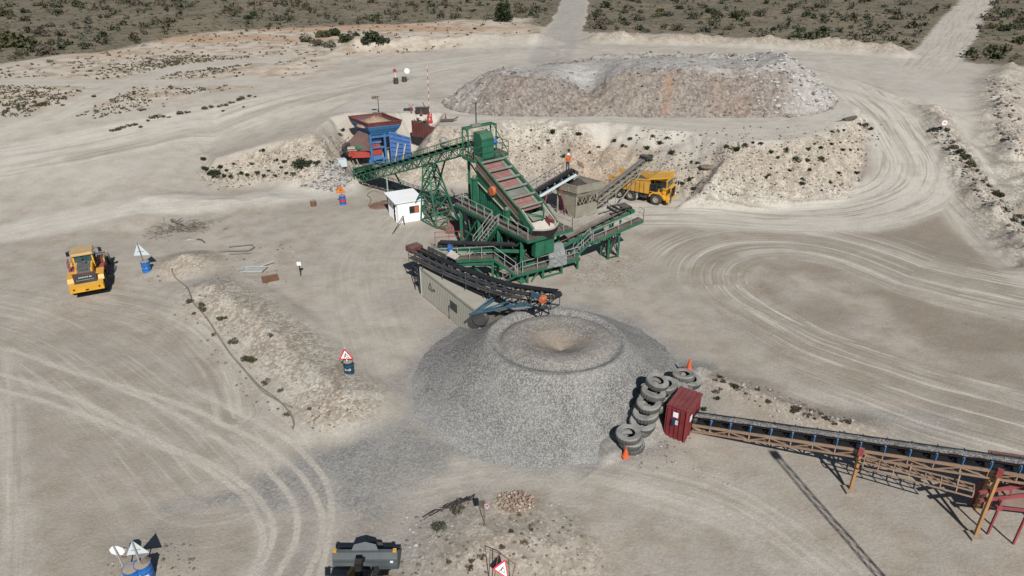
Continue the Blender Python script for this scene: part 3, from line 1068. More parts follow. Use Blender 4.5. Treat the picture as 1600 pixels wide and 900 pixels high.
top = top + 0.55 * lip * (PX > vx + 2) + 1.5 * np.exp(-((PX - at(1195, 90, 9).x) / 3.2) ** 2 - ((PY - 104) / 7.0) ** 2)
H = np.minimum(top, 0.78 * np.clip(sdn, -2, 99))
k = 0.35
H = -k * np.log(np.exp(-np.clip(top, -5, 20) / k) + np.exp(-np.clip(0.78 * sdn, -3, 20) / k))
facem = sstep(0.0, 0.6, sd) * sstep(8.5, 5.5, sd)
H = H + (0.45 * fbm(PX, PY, 1.6, 4, 531) + 0.38 * fbm(PX, PY, 0.7, 2, 535)) * np.clip(facem + 0.25, 0, 1) * (sd > -0.3)
PZ = height(PX, PY, False) + np.where(sd < -0.4, -0.4, H)
me = grid_mesh('ore_stockpile', PX, PY, PZ)
fl = PX - 0.25 * (PY - 90)
n = fbm(fl, PY * 0.18, 2.6, 4, 541)
tan = np.clip(0.35 + 0.9 * fbm(fl, PY * 0.2, 5.0, 3, 545), 0, 1) * facem * 0.4
orange = 0.0 * n
for px, w_, a_ in ((1035, 0.9, 0.6), (800, 1.3, 0.12), (1140, 3.0, 0.18), (905, 1.6, 0.15)):
    orange = np.maximum(orange, a_ * np.exp(-((fl - at(px, 150, 7).x + 0.2 + 1.5 * n) / w_) ** 2) * facem)
topm = sstep(5.2, 7.5, sd)
pale_ = np.clip(topm * (0.62 + 0.4 * n) + 0.7 * sstep(at(1190, 130, 8).x, at(1260, 150, 7).x, fl) * facem, 0, 1) + 0.35 * facem * sstep(at(760, 150, 7).x, at(700, 150, 7).x, fl)
put_color(me, 'tint', np.stack([tan, np.clip(pale_, 0, 1), np.clip(orange * (0.75 + 1.1 * fbm(PX, PY, 1.6, 3, 547)) * sstep(7.0, 3.5, sd), 0, 1), n * 0], -1))
me.materials.append(M['romstone'])
rom = bpy.data.objects.new('ore_stockpile', me)
C.objects.link(rom)
tag(rom, 'long flat-topped heap of broken pink, orange and white rock on the upper level', 'rock heap')
ORIGIN[rom.name] = V(0, 0, 0)
rng = random.Random(5)
mb = MB()


def rom_z(x, y):
    i = min(max(int((y - 85) / 0.25), 0), len(ys) - 1)
    j = min(max(int((x + 13) / 0.22), 0), len(xs) - 1)
    return PZ[i, j], sd[i, j]


cnt = 0
while cnt < 2600:
    x, y = rng.uniform(-12, 47), rng.uniform(86, 126)
    z, s = rom_z(x, y)
    if s < 0.0 or (s > 8.5 and rng.random() > 0.12):
        continue
    near_toe = max(0, 1 - s / 2.5)
    if rng.random() > 0.35 + 0.65 * near_toe + (0.4 if x > 33 else 0):
        continue
    r = 0.09 + 0.22 * rng.random() ** 3 * (1.5 if x > 32 else 1)
    mb.k = 1 if (x > 31 and rng.random() < 0.75) or (x < -3 and rng.random() < 0.4) else (2 if rng.random() < 0.25 else 0)
    mb.rock((x, y, z + r * 0.25), r, rng)
    cnt += 1
M['rk_a'] = paint('pinkish_rock', (0.25, 0.222, 0.20), 0.9, 0.1, var=0.4, scale=2)
M['rk_b'] = paint('whitish_rock', (0.50, 0.49, 0.47), 0.9, 0.05, var=0.3, scale=2)
M['rk_c'] = paint('brown_rock', (0.20, 0.155, 0.12), 0.9, 0.1, var=0.4, scale=2)
o = mb.build('boulders', [M['rk_a'], M['rk_b'], M['rk_c']], rom)
o['kind'] = 'stuff'

# ------------------------------------------------------------------ building blocks of the plant
def lateral(a, b):
    d = (b - a)
    return V(d.x, d.y, 0).cross(UP).normalized()          # to the right when looking from a to b


def offset_path(path, lat, up=0.0):
    out = []
    for i, p in enumerate(path):
        a, b = path[max(i - 1, 0)], path[min(i + 1, len(path) - 1)]
        out.append(p + lateral(a, b) * lat + UP * up)
    return out


def resample(path, step):
    pts, acc = [path[0]], 0.0
    L = sum((b - a).length for a, b in zip(path[:-1], path[1:]))
    n = max(1, round(L / step))
    want = [L * k / n for k in range(n + 1)]
    out, s, i = [], 0.0, 0
    for w in want:
        while i < len(path) - 2 and s + (path[i + 1] - path[i]).length < w - 1e-6:
            s += (path[i + 1] - path[i]).length
            i += 1
        l = (path[i + 1] - path[i]).length
        out.append(path[i].lerp(path[i + 1], min(1, (w - s) / l)))
    return out


def sweep(mb, path, prof):
    """closed (lateral, up) profile swept along a path"""
    n = len(prof)
    vs, fs = [], []
    for i, p in enumerate(path):
        a, b = path[max(i - 1, 0)], path[min(i + 1, len(path) - 1)]
        la = lateral(a, b)
        u = la.cross((b - a).normalized())
        vs += [p + la * x + u * h for x, h in prof]
    for i in range(len(path) - 1):
        fs += [(i * n + k, i * n + (k + 1) % n, (i + 1) * n + (k + 1) % n, (i + 1) * n + k) for k in range(n)]
    fs += [tuple(range(n))[::-1], tuple(range((len(path) - 1) * n, len(path) * n))]
    return mb.add(vs, fs)


def rails(mb, pts, h=1.05, step=1.3, r=0.021, mid=True, ends=True):
    for a, b in zip(pts[:-1], pts[1:]):
        n = max(1, round((b - a).length / step))
        for k in range(n + 1):
            p = a.lerp(b, k / n)
            mb.bar(p, p + UP * h, r * 2)
        mb.bar(a + UP * h, b + UP * h, r * 2)
        if mid:
            mb.bar(a + UP * h * 0.52, b + UP * h * 0.52, r * 1.7)
    return mb


def stairs(root, p0, p1, wdt, n, frame, treadm, railm, rail_h=0.95):
    """p0 foot, p1 head: centre points of the flight"""
    la = lateral(p0, p1)
    for s in (-1, 1):
        MB().bar(p0 + la * s * wdt / 2, p1 + la * s * wdt / 2, 0.06, 0.2).build('stringer', frame, root)
    m = MB()
    d = V(p1.x - p0.x, p1.y - p0.y, 0).normalized()
    for k in range(1, n):
        p = p0.lerp(p1, k / n)
        m.box(p, (0.24, wdt - 0.06, 0.04), ax=(d, la, UP))
    m.build('tread', treadm, root)
    for s in (-1, 1):
        rails(MB(), [p0 + la * s * wdt / 2, p1 + la * s * wdt / 2], rail_h, 1.1).build('handrail', railm, root)


def deck(root, quad, frame, floor, t=0.05, beam=0.22, name='walkway_deck'):
    q = [Vector(p) for p in quad]
    MB().plate(q, t).build(name, floor, root)
    m = MB()
    for a, b in zip(q, q[1:] + q[:1]):
        m.bar(a - UP * (beam / 2 + t), b - UP * (beam / 2 + t), 0.1, beam)
    m.build('edge_beam', frame, root)


def conveyor(root, path, bw, frame, idm, beltm, depth=0.0, step=1.2, panel=1.1, pulley=0.26, load=None, frame_h=0.16, lace=0.05, return_h=0.42, chord=0.09, drop=0.14, idler_col=None):
    path = [Vector(p) for p in path]
    fine = resample(path, 0.8)
    h = bw / 2
    # belt: troughed carrying run, flat return run, wraps round the pulleys
    b = MB()
    prof = [(-h, 0.13), (-h * 0.42, 0), (h * 0.42, 0), (h, 0.13), (h, 0.10), (h * 0.42, -0.03), (-h * 0.42, -0.03), (-h, 0.10)]
    sweep(b, fine, prof)
    ret = offset_path(fine, 0, -return_h)
    sweep(b, ret, [(-h, 0.012), (h, 0.012), (h, -0.012), (-h, -0.012)])
    for e, (p, q) in enumerate(((fine[0], fine[1]), (fine[-1], fine[-2]))):
        d = (p - q).normalized()
        la = lateral(q, p)
        u = la.cross(d)
        c = p - u * (return_h / 2) + u * 0.0
        rr = return_h / 2
        vs, fs = [], []
        for k in range(9):
            t = math.pi * k / 8
            o = c + u * (rr * math.cos(t)) + d * (rr * math.sin(t))
            vs += [o - la * h, o + la * h]
        fs = [(2 * k, 2 * k + 1, 2 * k + 3, 2 * k + 2) for k in range(8)]
        b.add(vs, fs)
    b.build('belt', beltm, root)
    for e, (p, q) in enumerate(((fine[0], fine[1]), (fine[-1], fine[-2]))):
        la = lateral(q, p)
        u = la.cross((p - q).normalized())
        c = p - u * (return_h / 2)
        MB().tube(c - la * (h + 0.08), c + la * (h + 0.08), return_h / 2 - 0.02, 14).build('pulley', M['steel'], root)
    if load:
        lm = MB()
        rngl = random.Random(3)
        lp = [p for p in resample(path, 0.35)]
        vs, fs = [], []
        for i, p in enumerate(lp):
            a_, b_ = lp[max(i - 1, 0)], lp[min(i + 1, len(lp) - 1)]
            la = lateral(a_, b_)
            j = [rngl.uniform(-.025, .025) for _ in range(5)]
            for x, hh, jj in zip((-0.72, -0.35, 0, 0.35, 0.72), (0.085, 0.10, 0.125, 0.10, 0.085), j):
                vs.append(p + la * (h * x) + UP * (hh + jj))
        for i in range(len(lp) - 1):
            fs += [(i * 5 + k, i * 5 + k + 1, i * 5 + k + 6, i * 5 + k + 5) for k in range(4)]
        lm.add(vs, fs).build('carried_stone', load, root)
    # stringers
    s = MB()
    for sd_ in (-1, 1):
        pp = offset_path(path, sd_ * (h + 0.10), -drop - frame_h / 2)
        for a_, b_ in zip(pp[:-1], pp[1:]):
            s.bar(a_, b_, 0.07, frame_h)
    if depth > 0:
        nodes = resample(path, panel)
        for sd_ in (-1, 1):
            tops = offset_path(nodes, sd_ * (h + 0.10), -drop - frame_h)
            bots = offset_path(nodes, sd_ * (h + 0.10), -drop - frame_h - depth)
            for i in range(len(nodes) - 1):
                s.bar(bots[i], bots[i + 1], chord, chord)
                s.bar(tops[i], bots[i], lace)
                s.bar(tops[i + (i % 2)], bots[i + 1 - (i % 2)], lace)
            s.bar(tops[-1], bots[-1], lace)
        bl = offset_path(nodes, -(h + 0.10), -drop - frame_h - depth)
        br = offset_path(nodes, (h + 0.10), -drop - frame_h - depth)
        for i in range(0, len(nodes)):
            s.bar(bl[i], br[i], lace)
            if i < len(nodes) - 1:
                s.bar(bl[i], br[i + 1], lace)
    s.build('truss_frame' if depth > 0 else 'frame', frame, root)
    # idlers, one object each, sharing a mesh where the slope is the same
    nodes = resample(path, step)[1:-1]
    for i, p in enumerate(nodes):
        nx = nodes[min(i + 1, len(nodes) - 1)]
        pv = nodes[max(i - 1, 0)]
        la = lateral(pv, nx)
        m = MB()
        m.bar(p - la * (h + 0.10) - UP * 0.16, p + la * (h + 0.10) - UP * 0.16, 0.07, 0.06)
        for sd_ in (-1, 1):
            m.bar(p + la * sd_ * (h + 0.08) - UP * (drop + 0.02), p + la * sd_ * (h + 0.12) + UP * 0.10, 0.05, 0.10)
            m.tube(p + la * sd_ * h * 0.45 - UP * 0.075, p + la * sd_ * (h + 0.04) + UP * 0.055, 0.05, 8)
        m.tube(p - la * h * 0.42 - UP * 0.085, p + la * h * 0.42 - UP * 0.085, 0.05, 8)
        m.build('idler', idler_col or idm, root)


def motor(root, c, d, r=0.22, L=0.6, mat=None, name='motor'):
    d = Vector(d).normalized()
    c = Vector(c)
    m = MB()
    m.lathe([(0.001, 0), (r * .7, 0), (r * .85, L * .1), (r * .85, L * .16), (r, L * .18), (r, L * .8), (r * .8, L * .85), (r * .8, L), (0.001, L)], c - d * L / 2, d, 12, lambda j, k: 1.0 if k % 2 else 0.93)
    m.box(c - UP * r, (L * .7, r * 1.5, r * .3), math.atan2(d.y, d.x))
    m.box(c + UP * r * 0.9, (L * .3, r * .9, r * .5), math.atan2(d.y, d.x))
    return m.build(name, mat, root)


# ------------------------------------------------------------------ screening plant
SA, SW = V(0.608, -0.794, 0), V(0.794, 0.608, 0)
SO = V(-3.1, 59.4, 0)


def S(s, t, z):
    return SO + SA * s + SW * t + UP * z


ztop = lambda s: 8.9 - 0.483 * s
plant = thing('screening_plant', 'tall green screening tower with sloping red screen decks and orange disc', 'screening plant', S(3, 1, 0))
for t, nm in ((0.0, 'side_plate'), (2.5, 'side_plate')):
    pl = [(0, ztop(0)), (6.0, ztop(6)), (6.5, 5.35), (7.0, 4.45), (5.9, 4.55), (0, 6.75)]
    sp_o = MB().prism([(a, b) for a, b in pl], S(0, t - 0.04, 0), SA, UP, SW * 0.08).build(nm, M['green'], plant)
    sgn = -1 if t == 0 else 1
    to = t + sgn * 0.07
    m = MB()
    for off in (0.0, 0.95):
        m.bar(S(-0.05, to, ztop(0) - off * 1.0 - 0.0), S(6.1, to, ztop(6.1) - off), 0.16, 0.16)
    m.build('flange', M['green_dk'], sp_o)
    m = MB()
    for off in (0.42, 0.72, 1.25):
        m.k = 0
        m.bar(S(0.05, to, ztop(0.05) - off), S(6.35, to, ztop(6.35) - off), 0.05, 0.07)
    m.build('stripe', M['stripe'], sp_o)
    m = MB()
    for off in (0.50, 0.80):
        m.bar(S(0.05, to, ztop(0.05) - off), S(6.35, to, ztop(6.35) - off), 0.04, 0.04)
    m.bar(S(0.1, to, 6.72), S(5.9, to, 4.55), 0.06, 0.10)
    m.build('pale_edge', M['cream'], sp_o)
    # discharge arms
    m = MB()
    m.prism([(5.9, 6.15), (6.1, 6.15), (8.0, 4.78), (7.95, 4.3), (7.2, 4.5), (6.3, 5.2)], S(0, to - 0.05, 0), SA, UP, SW * 0.1)
    m.bar(S(5.95, to, 6.18), S(8.0, to, 4.82), 0.14, 0.07)
    m.build('discharge_arm', M['green'], plant)
# screen panels and cross tubes
for i in range(7):
    s0, s1 = 0.15 + i * 0.84, 0.15 + (i + 1) * 0.84 - 0.03
    col = M['greypan'] if i in (4,) else M['pink']
    dz = -0.42
    pn = MB().plate([S(s0, 0.06, ztop(s0) + dz), S(s1, 0.06, ztop(s1) + dz), S(s1, 2.44, ztop(s1) + dz), S(s0, 2.44, ztop(s0) + dz)], 0.06)
    for k in range(5):
        s = s0 + 0.08 + k * 0.165
        pn.bar(S(s, 0.3, ztop(s) + dz + 0.05), S(s, 2.2, ztop(s) + dz + 0.05), 0.05, 0.04)
    pn.build('screen_panel', col, plant)
    for t0 in (0.05, 2.15):
        m = MB()
        m.plate([S(s0, t0, ztop(s0) + dz + 0.09), S(s1, t0, ztop(s1) + dz + 0.09), S(s1, t0 + 0.3, ztop(s1) + dz + 0.09), S(s0, t0 + 0.3, ztop(s0) + dz + 0.09)], 0.05)
        m.build('clamp_bar', M['greypan'], plant)
for i in range(6):
    s = 0.75 + i * 1.05
    MB().tube(S(s, -0.02, ztop(s) - 0.02), S(s, 2.52, ztop(s) - 0.02), 0.11, 10).build('cross_tube', M['greypan'], plant)
m = MB()
m.lathe([(0.001, 0), (0.42, 0), (0.42, 0.22), (0.36, 0.30), (0.001, 0.30)], S(2.6, -0.05, 6.55), -SW, 18)
m.build('drive_cover', M['orange'], plant)
# ribbed lower wall under the left plate
m = MB()
zl = lambda s: 6.75 - (6.75 - 4.55) / 5.9 * s
m.prism([(0.0, 4.25), (0.0, zl(0) - 0.1), (5.2, zl(5.2) - 0.15), (5.2, 4.25)], S(0, 0.12, 0), SA, UP, SW * 0.06)
for k in range(17):
    s = 0.15 + k * 0.3
    m.bar(S(s, 0.08, 4.25), S(s, 0.08, zl(s) - 0.15), 0.07, 0.07)
m.build('ribbed_wall', M['green'], plant)
# spring columns
for s, zt, t in ((0.1, 7.0, -0.32), (4.8, 5.5, -0.32), (0.1, 7.0, 2.85), (4.8, 5.5, 2.85)):
    m = MB()
    m.box(S(s, t, (4.25 + zt) / 2), (0.42, 0.42, zt - 4.25), math.atan2(SA.y, SA.x))
    for q in (-.18, .18):
        m.bar(S(s + q, t - 0.23 * (1 if t < 0 else -1), 4.25), S(s + q, t - 0.23 * (1 if t < 0 else -1), zt), 0.06)
    m.box(S(s, t, zt + 0.03), (0.6, 0.55, 0.06), math.atan2(SA.y, SA.x))
    c = m.build('spring_column', M['green'], plant)
    m = MB()
    m.lathe([(0.16, 0), (0.19, 0.05), (0.16, 0.1), (0.19, 0.15), (0.16, 0.2), (0.001, 0.22)], S(s, t, zt + 0.07), UP, 12)
    m.build('spring', M['greypan'], c)
# chute at the low end
m = MB()
m.plate([S(6.15, 0.1, 5.25), S(8.0, 0.1, 4.35), S(8.0, 2.4, 4.35), S(6.15, 2.4, 5.25)], 0.06)
m.plate([S(6.2, 0.12, 5.3), S(8.0, 0.12, 4.4), S(8.0, 0.12, 4.9), S(6.3, 0.12, 5.95)], 0.05)
m.plate([S(6.2, 2.38, 5.3), S(8.0, 2.38, 4.4), S(8.0, 2.38, 4.9), S(6.3, 2.38, 5.95)], 0.05)
ch = m.build('discharge_chute', M['worn'], plant)
m = MB()
m.plate([S(6.3, 0.15, 5.7), S(6.55, 0.15, 5.45), S(7.35, 1.6, 5.0), S(7.35, 1.6, 5.35)], 0.06)
m.plate([S(6.3, 2.35, 5.7), S(6.55, 2.35, 5.45), S(7.35, 1.6, 5.0), S(7.35, 1.6, 5.35)], 0.06)
m.build('flow_divider', M['green_dk'], ch)
m = MB()
m.plate([S(7.2, 1.9, 4.8), S(7.8, 1.9, 4.5), S(7.8, 1.9, 5.1), S(7.3, 1.9, 5.3)], 0.05)
m.plate([S(7.25, 1.92, 5.0), S(7.85, 2.35, 4.7), S(7.85, 2.35, 5.0), S(7.25, 2.3, 5.3)], 0.05)
m.build('wear_plate', M['stripe'], ch)
m = MB()
arc = [S(8.0 + 0.75 * math.sin(math.pi * k / 12), -0.1 + 2.7 * k / 12, 0) for k in range(13)]
for a, b in zip(arc[:-1], arc[1:]):
    m.plate([a + UP * 4.0, b + UP * 4.0, b + UP * 4.7, a + UP * 4.7], 0.05)
m.build('rubber_skirt', M['black'], plant)
m = MB()
for a, b in zip(arc[:-1], arc[1:]):
    m.bar(a + UP * 4.72, b + UP * 4.72, 0.16, 0.05)
m.build('skirt_rim', M['cream'], plant)
m = MB()
m.plate([S(6.6, 0.5, 5.45), S(7.3, 0.5, 5.12), S(7.3, 2.2, 5.12), S(6.6, 2.2, 5.45)], 0.04)
m.build('lower_screen_panel', M['greypan'], plant)
# walkways
DZ = 4.2
deck(plant, [S(-2.2, -0.97, DZ), S(7.35, -0.97, DZ), S(7.35, -0.05, DZ), S(-2.2, -0.05, DZ)], M['green'], M['belt_dusty'])
deck(plant, [S(7.37, -0.97, DZ), S(8.5, -0.97, DZ), S(8.8, 3.6, DZ), S(7.37, 3.6, DZ)], M['green'], M['grate'])
deck(plant, [S(1.0, 2.75, DZ), S(7.35, 2.75, DZ), S(7.35, 3.6, DZ), S(1.0, 3.6, DZ)], M['green'], M['grate'])
for run in ([S(-2.2, 0, DZ), S(-2.2, -0.95, DZ), S(3.55, -0.95, DZ)], [S(4.5, -0.95, DZ), S(8.45, -0.95, DZ)], [S(8.75, 2.6, DZ), S(8.75, 3.55, DZ), S(1.0, 3.55, DZ)]):
    rails(MB(), run, 1.05, 1.25).build('handrail', M['galv'], plant)
m = MB()
m.tube(S(-2.0, -0.55, DZ + 0.25), S(7.0, -0.55, DZ + 0.25), 0.16, 10)
m.build('spray_pipe', M['belt_dusty'], plant)
# legs and under-structure
for s in (-1.6, 1.3, 4.2, 7.4):
    for t in (-0.75, 3.2):
        lg = MB()
        g0 = hz(*xy(S(s, t, 0)))
        lg.bar(S(s, t, -0.1), S(s, t, DZ - 0.28), 0.28, 0.28)
        lg.box(S(s, t, 0.06), (0.6, 0.6, 0.16), math.atan2(SA.y, SA.x))
        lg.build('leg', M['green'], plant)
m = MB()
for t in (-0.75, 3.2):
    for s0, s1 in ((-1.6, 1.3), (1.3, 4.2), (4.2, 7.4)):
        m.bar(S(s0, t, 0.2), S(s1, t, 3.8), 0.14)
        m.bar(S(s0, t, DZ - 0.45), S(s1, t, DZ - 0.45), 0.2, 0.3)
for s in (-1.6, 1.3, 4.2, 7.4):
    m.bar(S(s, -0.75, DZ - 0.45), S(s, 3.2, DZ - 0.45), 0.2, 0.3)
    m.bar(S(s, -0.75, 0.3), S(s, 3.2, 3.6), 0.14)
m.build('bracing', M['green'], plant)
m = MB()
tq = [S(-0.6, -0.05, 4.1), S(6.6, -0.05, 4.1), S(6.6, 2.6, 4.1), S(-0.6, 2.6, 4.1)]
bq = [S(1.0, 0.5, 1.3), S(5.8, 0.5, 1.3), S(5.8, 2.0, 1.3), S(1.0, 2.0, 1.3)]
for k in range(4):
    m.plate([tq[k], tq[(k + 1) % 4], bq[(k + 1) % 4], bq[k]], 0.06)
    for j in range(1, 7):
        f = j / 7
        m.bar(tq[k].lerp(tq[(k + 1) % 4], f) - UP * 0.1, bq[k].lerp(bq[(k + 1) % 4], f), 0.10, 0.16)
m.build('undersize_hopper', M['steel'], plant)  # enlarged and coloured dark to put deep shade under the tower
for s0, s1 in ((-1.2, 1.1), (1.5, 4.0), (4.4, 7.2)):
    MB().plate([S(s0, -0.35, 1.1), S(s1, -0.35, 1.1), S(s1, -0.35, 3.7), S(s0, -0.35, 3.7)], 0.04).build('shade_sheet', M['black'], plant)  # black sheets added between the legs in place of deep shade
m = MB()
for k in range(9):
    s0 = -0.9 + k
    m.bar(S(s0, -0.55, 3.9), S(s0 + 0.5, -0.5, 1.6), 0.09, 0.2)
m.bar(S(-1.4, -0.5, 1.6), S(7.4, -0.5, 1.6), 0.1, 0.16)
m.build('skirt_frame', M['green'], plant)
m = MB()
m.box(S(8.1, 0.95, 3.25), (0.5, 2.0, 1.75), ax=(SA, SW, UP))
m.build('product_chute', M['green'], plant)
m = MB()
m.bar(S(8.37, 0.95, 2.4), S(8.37, 0.95, 4.1), 0.04, 0.03)
m.bar(S(8.37, -0.05, 4.1), S(8.37, 1.95, 4.1), 0.05, 0.06)
m.build('seam', M['green_dk'], plant)
stairs(plant, S(4.0, -3.0, 2.45), S(4.0, -0.98, DZ), 0.8, 9, M['green'], M['grate'], M['galv'])
# feed box with its own platform on top
m = MB()
ang = math.atan2(SA.y, SA.x)
m.prism([(-0.62, 8.55), (0.62, 8.55), (0.62, 10.35), (0.35, 10.75), (-0.62, 10.75)], S(-0.55, 0.55, 0), SA, UP, SW * 1.3)
fb = m.build('feed_box', M['green'], plant)
m = MB()
for z in (9.1, 9.65, 10.2):
    m.bar(S(0.09, 0.53, z), S(0.09, 1.87, z), 0.05, 0.06)
m.build('stiffener', M['green_dk'], fb)
m = MB()
m.plate([S(-0.1, 0.2, 8.5), S(0.5, 0.2, 8.3), S(0.5, 2.3, 8.3), S(-0.1, 2.3, 8.5)], 0.05)
m.build('feed_lip', M['black'], plant)
deck(plant, [S(-1.5, -0.45, 8.75), S(0.25, -0.45, 8.75), S(0.25, 0.5, 8.75), S(-1.5, 0.5, 8.75)], M['green'], M['grate'], name='platform')
deck(plant, [S(-1.5, 1.9, 8.75), S(0.25, 1.9, 8.75), S(0.25, 3.3, 8.75), S(-1.5, 3.3, 8.75)], M['green'], M['grate'], name='platform')
m = rails(MB(), [S(-1.5, -0.45, 8.75), S(0.25, -0.45, 8.75), S(0.25, 0.5, 8.75)], 1.05, 0.9)
m.bar(S(0.25, -0.4, 8.8), S(-0.9, -0.4, 11.2), 0.06)
m.build('handrail', M['green_dk'], plant)
m = rails(MB(), [S(0.25, 1.9, 8.75), S(0.25, 3.3, 8.75), S(-1.5, 3.3, 8.75)], 1.05, 0.9)
m.bar(S(0.25, 3.3, 8.8), S(-0.9, 2.5, 11.2), 0.06)
m.build('handrail', M['green_dk'], plant)
m = MB()
pc = [(-1.4, -0.45), (-0.9, 0.35), (-0.4, 2.3), (-1.4, 2.8)]
for s, t in ((-1.45, -0.4), (-0.6, -0.4), (-1.45, 2.6), (-0.6, 2.6)):
    m.bar(S(s, t, 8.7), S(s, t, 11.2), 0.13)
m.bar(S(-1.45, -0.4, 11.2), S(-0.6, -0.4, 11.2), 0.13)
m.bar(S(-1.45, 2.6, 11.2), S(-0.6, 2.6, 11.2), 0.13)
m.bar(S(-1.0, -0.4, 11.2), S(-1.0, 2.6, 11.2), 0.13)
m.bar(S(-1.45, -0.4, 11.2), S(-1.45, 2.6, 11.2), 0.13)
m.build('hoist_frame', M['green'], plant)
m = MB()
m.box(S(-1.0, 0.7, 11.35), (0.3, 0.9, 0.25), ax=(SA, SW, UP))
m.build('hoist', M['greypan'], plant)
m = MB()
m.tube(S(-1.2, 0.9, 11.2), S(-1.2, 0.9, 13.1), 0.06, 6)
m.tube(S(-1.2, 0.9, 13.1), S(-1.2, 0.9, 13.25), 0.09, 6)
m.build('beacon_mast', M['rail_dk'], plant)
motor(plant, S(-0.6, 2.25, 9.7), SW, 0.24, 0.75, M['blue_m'])
for t in (0.1, 2.6):
    MB().bar(S(-1.35, t, -0.1), S(-1.35, t, 8.5), 0.24, 0.24).build('leg', M['green'], plant)
m = MB()
for z0, z1 in ((0.3, 4.0), (4.3, 8.2)):
    m.bar(S(-1.35, 0.1, z0), S(-1.35, 2.6, z1), 0.1)
    m.bar(S(-1.35, 2.6, z0), S(-1.35, 0.1, z1), 0.1)
m.build('bracing', M['green_dk'], plant)

# ------------------------------------------------------------------ inclined feed conveyor
FT, FH = V(-17.6, 78.3, 1.15), V(-3.7, 61.0, 9.75)
fd = (FH - FT)
fc = thing('feed_conveyor', 'long green lattice conveyor climbing from the blue crusher to the screen', 'conveyor', V(FT.x, FT.y, hz(FT.x, FT.y)))
conveyor(fc, [FT, FH], 0.8, M['green'], M['green_dk'], M['belt'], depth=0.75, step=1.3, panel=1.0, load=M['dkgrit'], lace=0.06, chord=0.12)
la = lateral(FT, FH)
rails(MB(), [FT + la * 0.62 + UP * 0.0, FH + la * 0.62 + UP * 0.0], 0.62, 1.3, 0.026).build('handrail', M['green_dk'], fc)
rails(MB(), [FT - la * 1.2 - UP * 0.1, FH - la * 1.2 - UP * 0.1], 0.75, 1.3, 0.026).build('handrail', M['green_dk'], fc)
m = MB()
m.plate([FT - la * 0.6 - UP * 0.12, FH - la * 0.6 - UP * 0.12, FH - la * 1.25 - UP * 0.12, FT - la * 1.25 - UP * 0.12], 0.05)
m.build('walkway', M['grate'], fc)
tw = at(681, 340, 0)
top = FT.lerp(FH, 0.69) - UP * 1.1
dd = V(fd.x, fd.y, 0).normalized()
m = MB()
cs = []
for s1 in (-1, 1):
    for s2 in (-1, 1):
        b0 = V(top.x + 0.7, top.y, 0) + dd * s1 * 1.5 + la * s2 * 1.3
        t0 = top + dd * s1 * 0.45 + la * s2 * 0.5
        cs.append((b0, t0))
        MB().bar(b0 - UP * 0.1, t0, 0.14).build('leg', M['green'], fc)
for i, j in ((0, 1), (1, 3), (3, 2), (2, 0)):
    for k in range(4):
        a0, a1 = cs[i][0].lerp(cs[i][1], k / 4), cs[i][0].lerp(cs[i][1], (k + 1) / 4)
        b0, b1 = cs[j][0].lerp(cs[j][1], k / 4), cs[j][0].lerp(cs[j][1], (k + 1) / 4)
        m.bar(a0, b1, 0.075)
        m.bar(b0, a1, 0.075)
        m.bar(a1, b1, 0.09)
        if k == 0:
            m.bar(a0 + UP * 0.1, b0 + UP * 0.1, 0.14)
m.build('lattice_tower', M['green'], fc)
for f, gx_, gy_ in ((0.33, 1.4, -1.2), (0.78, -5.2, 3.6)):
    for s in (-1, 1):
        t0 = FT.lerp(FH, f) + la * s * 0.5 - UP * 1.0
        b0 = V(t0.x, t0.y, 0) + dd * (1.6 if f < 0.5 else -4.6) + la * s * 0.9
        MB().bar(V(b0.x, b0.y, hz(b0.x, b0.y) - 0.1), t0, 0.13).build('strut', M['green'], fc)
m = MB()
for s in (-1, 1):
    p = FT + la * s * 0.75
    m.bar(V(p.x, p.y, 0), p + UP * 0.9, 0.12)
m.plate([FT - la * 0.6 + UP * 0.15, FT + dd * 2.2 + UP * 0.15 + UP * 0.9 - la * 0.6, FT + dd * 2.2 - la * 0.55 + UP * 1.6, FT - la * 0.55 + UP * 0.8], 0.05)
m.plate([FT + la * 0.6 + UP * 0.15, FT + dd * 2.2 + UP * 0.15 + UP * 0.9 + la * 0.6, FT + dd * 2.2 + la * 0.55 + UP * 1.6, FT + la * 0.55 + UP * 0.8], 0.05)
m.build('loading_skirt', M['green_dk'], fc)

# ------------------------------------------------------------------ white hut
hutA, hutB, hutL = V(-11.4, 65.8, 0), V(-8.95, 66.95, 0), V(-12.75, 68.3, 0)
hux, huy = (hutB - hutA).normalized(), (hutL - hutA).normalized()
hw, hd = (hutB - hutA).length, (hutL - hutA).length
hut = thing('site_hut', 'small white clad hut with flat sloping roof, side door and orange-curtained window', 'hut', hutA)


def HP(a, b, z):
    return hutA + hux * a + huy * b + UP * z


def ribbed(mb, P0, U, L, z0, z1, n, amp, outn, z1b=None):
    """profiled sheet: trapezoid ribs along U"""
    U, outn = Vector(U), Vector(outn)
    z1b = z1 if z1b is None else z1b
    prof = []
    st = L / n
    for k in range(n):
        for f, h in ((0.0, 0), (0.45, 0), (0.6, amp), (0.85, amp)):
            prof.append(((k + f) * st, h))
    prof.append((L, 0))
    vs, fs = [], []
    for x, h in prof:
        zt = z1 + (z1b - z1) * x / L
        vs += [P0 + U * x + outn * h + UP * z0, P0 + U * x + outn * h + UP * zt]
    fs = [(2 * i, 2 * i + 2, 2 * i + 3, 2 * i + 1) for i in range(len(prof) - 1)]
    mb.add(vs, fs)
    # solid wall just behind the sheet
    a, b = P0 - outn * 0.06, P0 + U * L - outn * 0.06
    c, d = P0 - outn * 0.012, P0 + U * L - outn * 0.012
    mb.hexa([a + UP * z0, b + UP * z0, d + UP * z0, c + UP * z0], [a + UP * z1, b + UP * z1b, d + UP * z1b, c + UP * z1])
    return mb


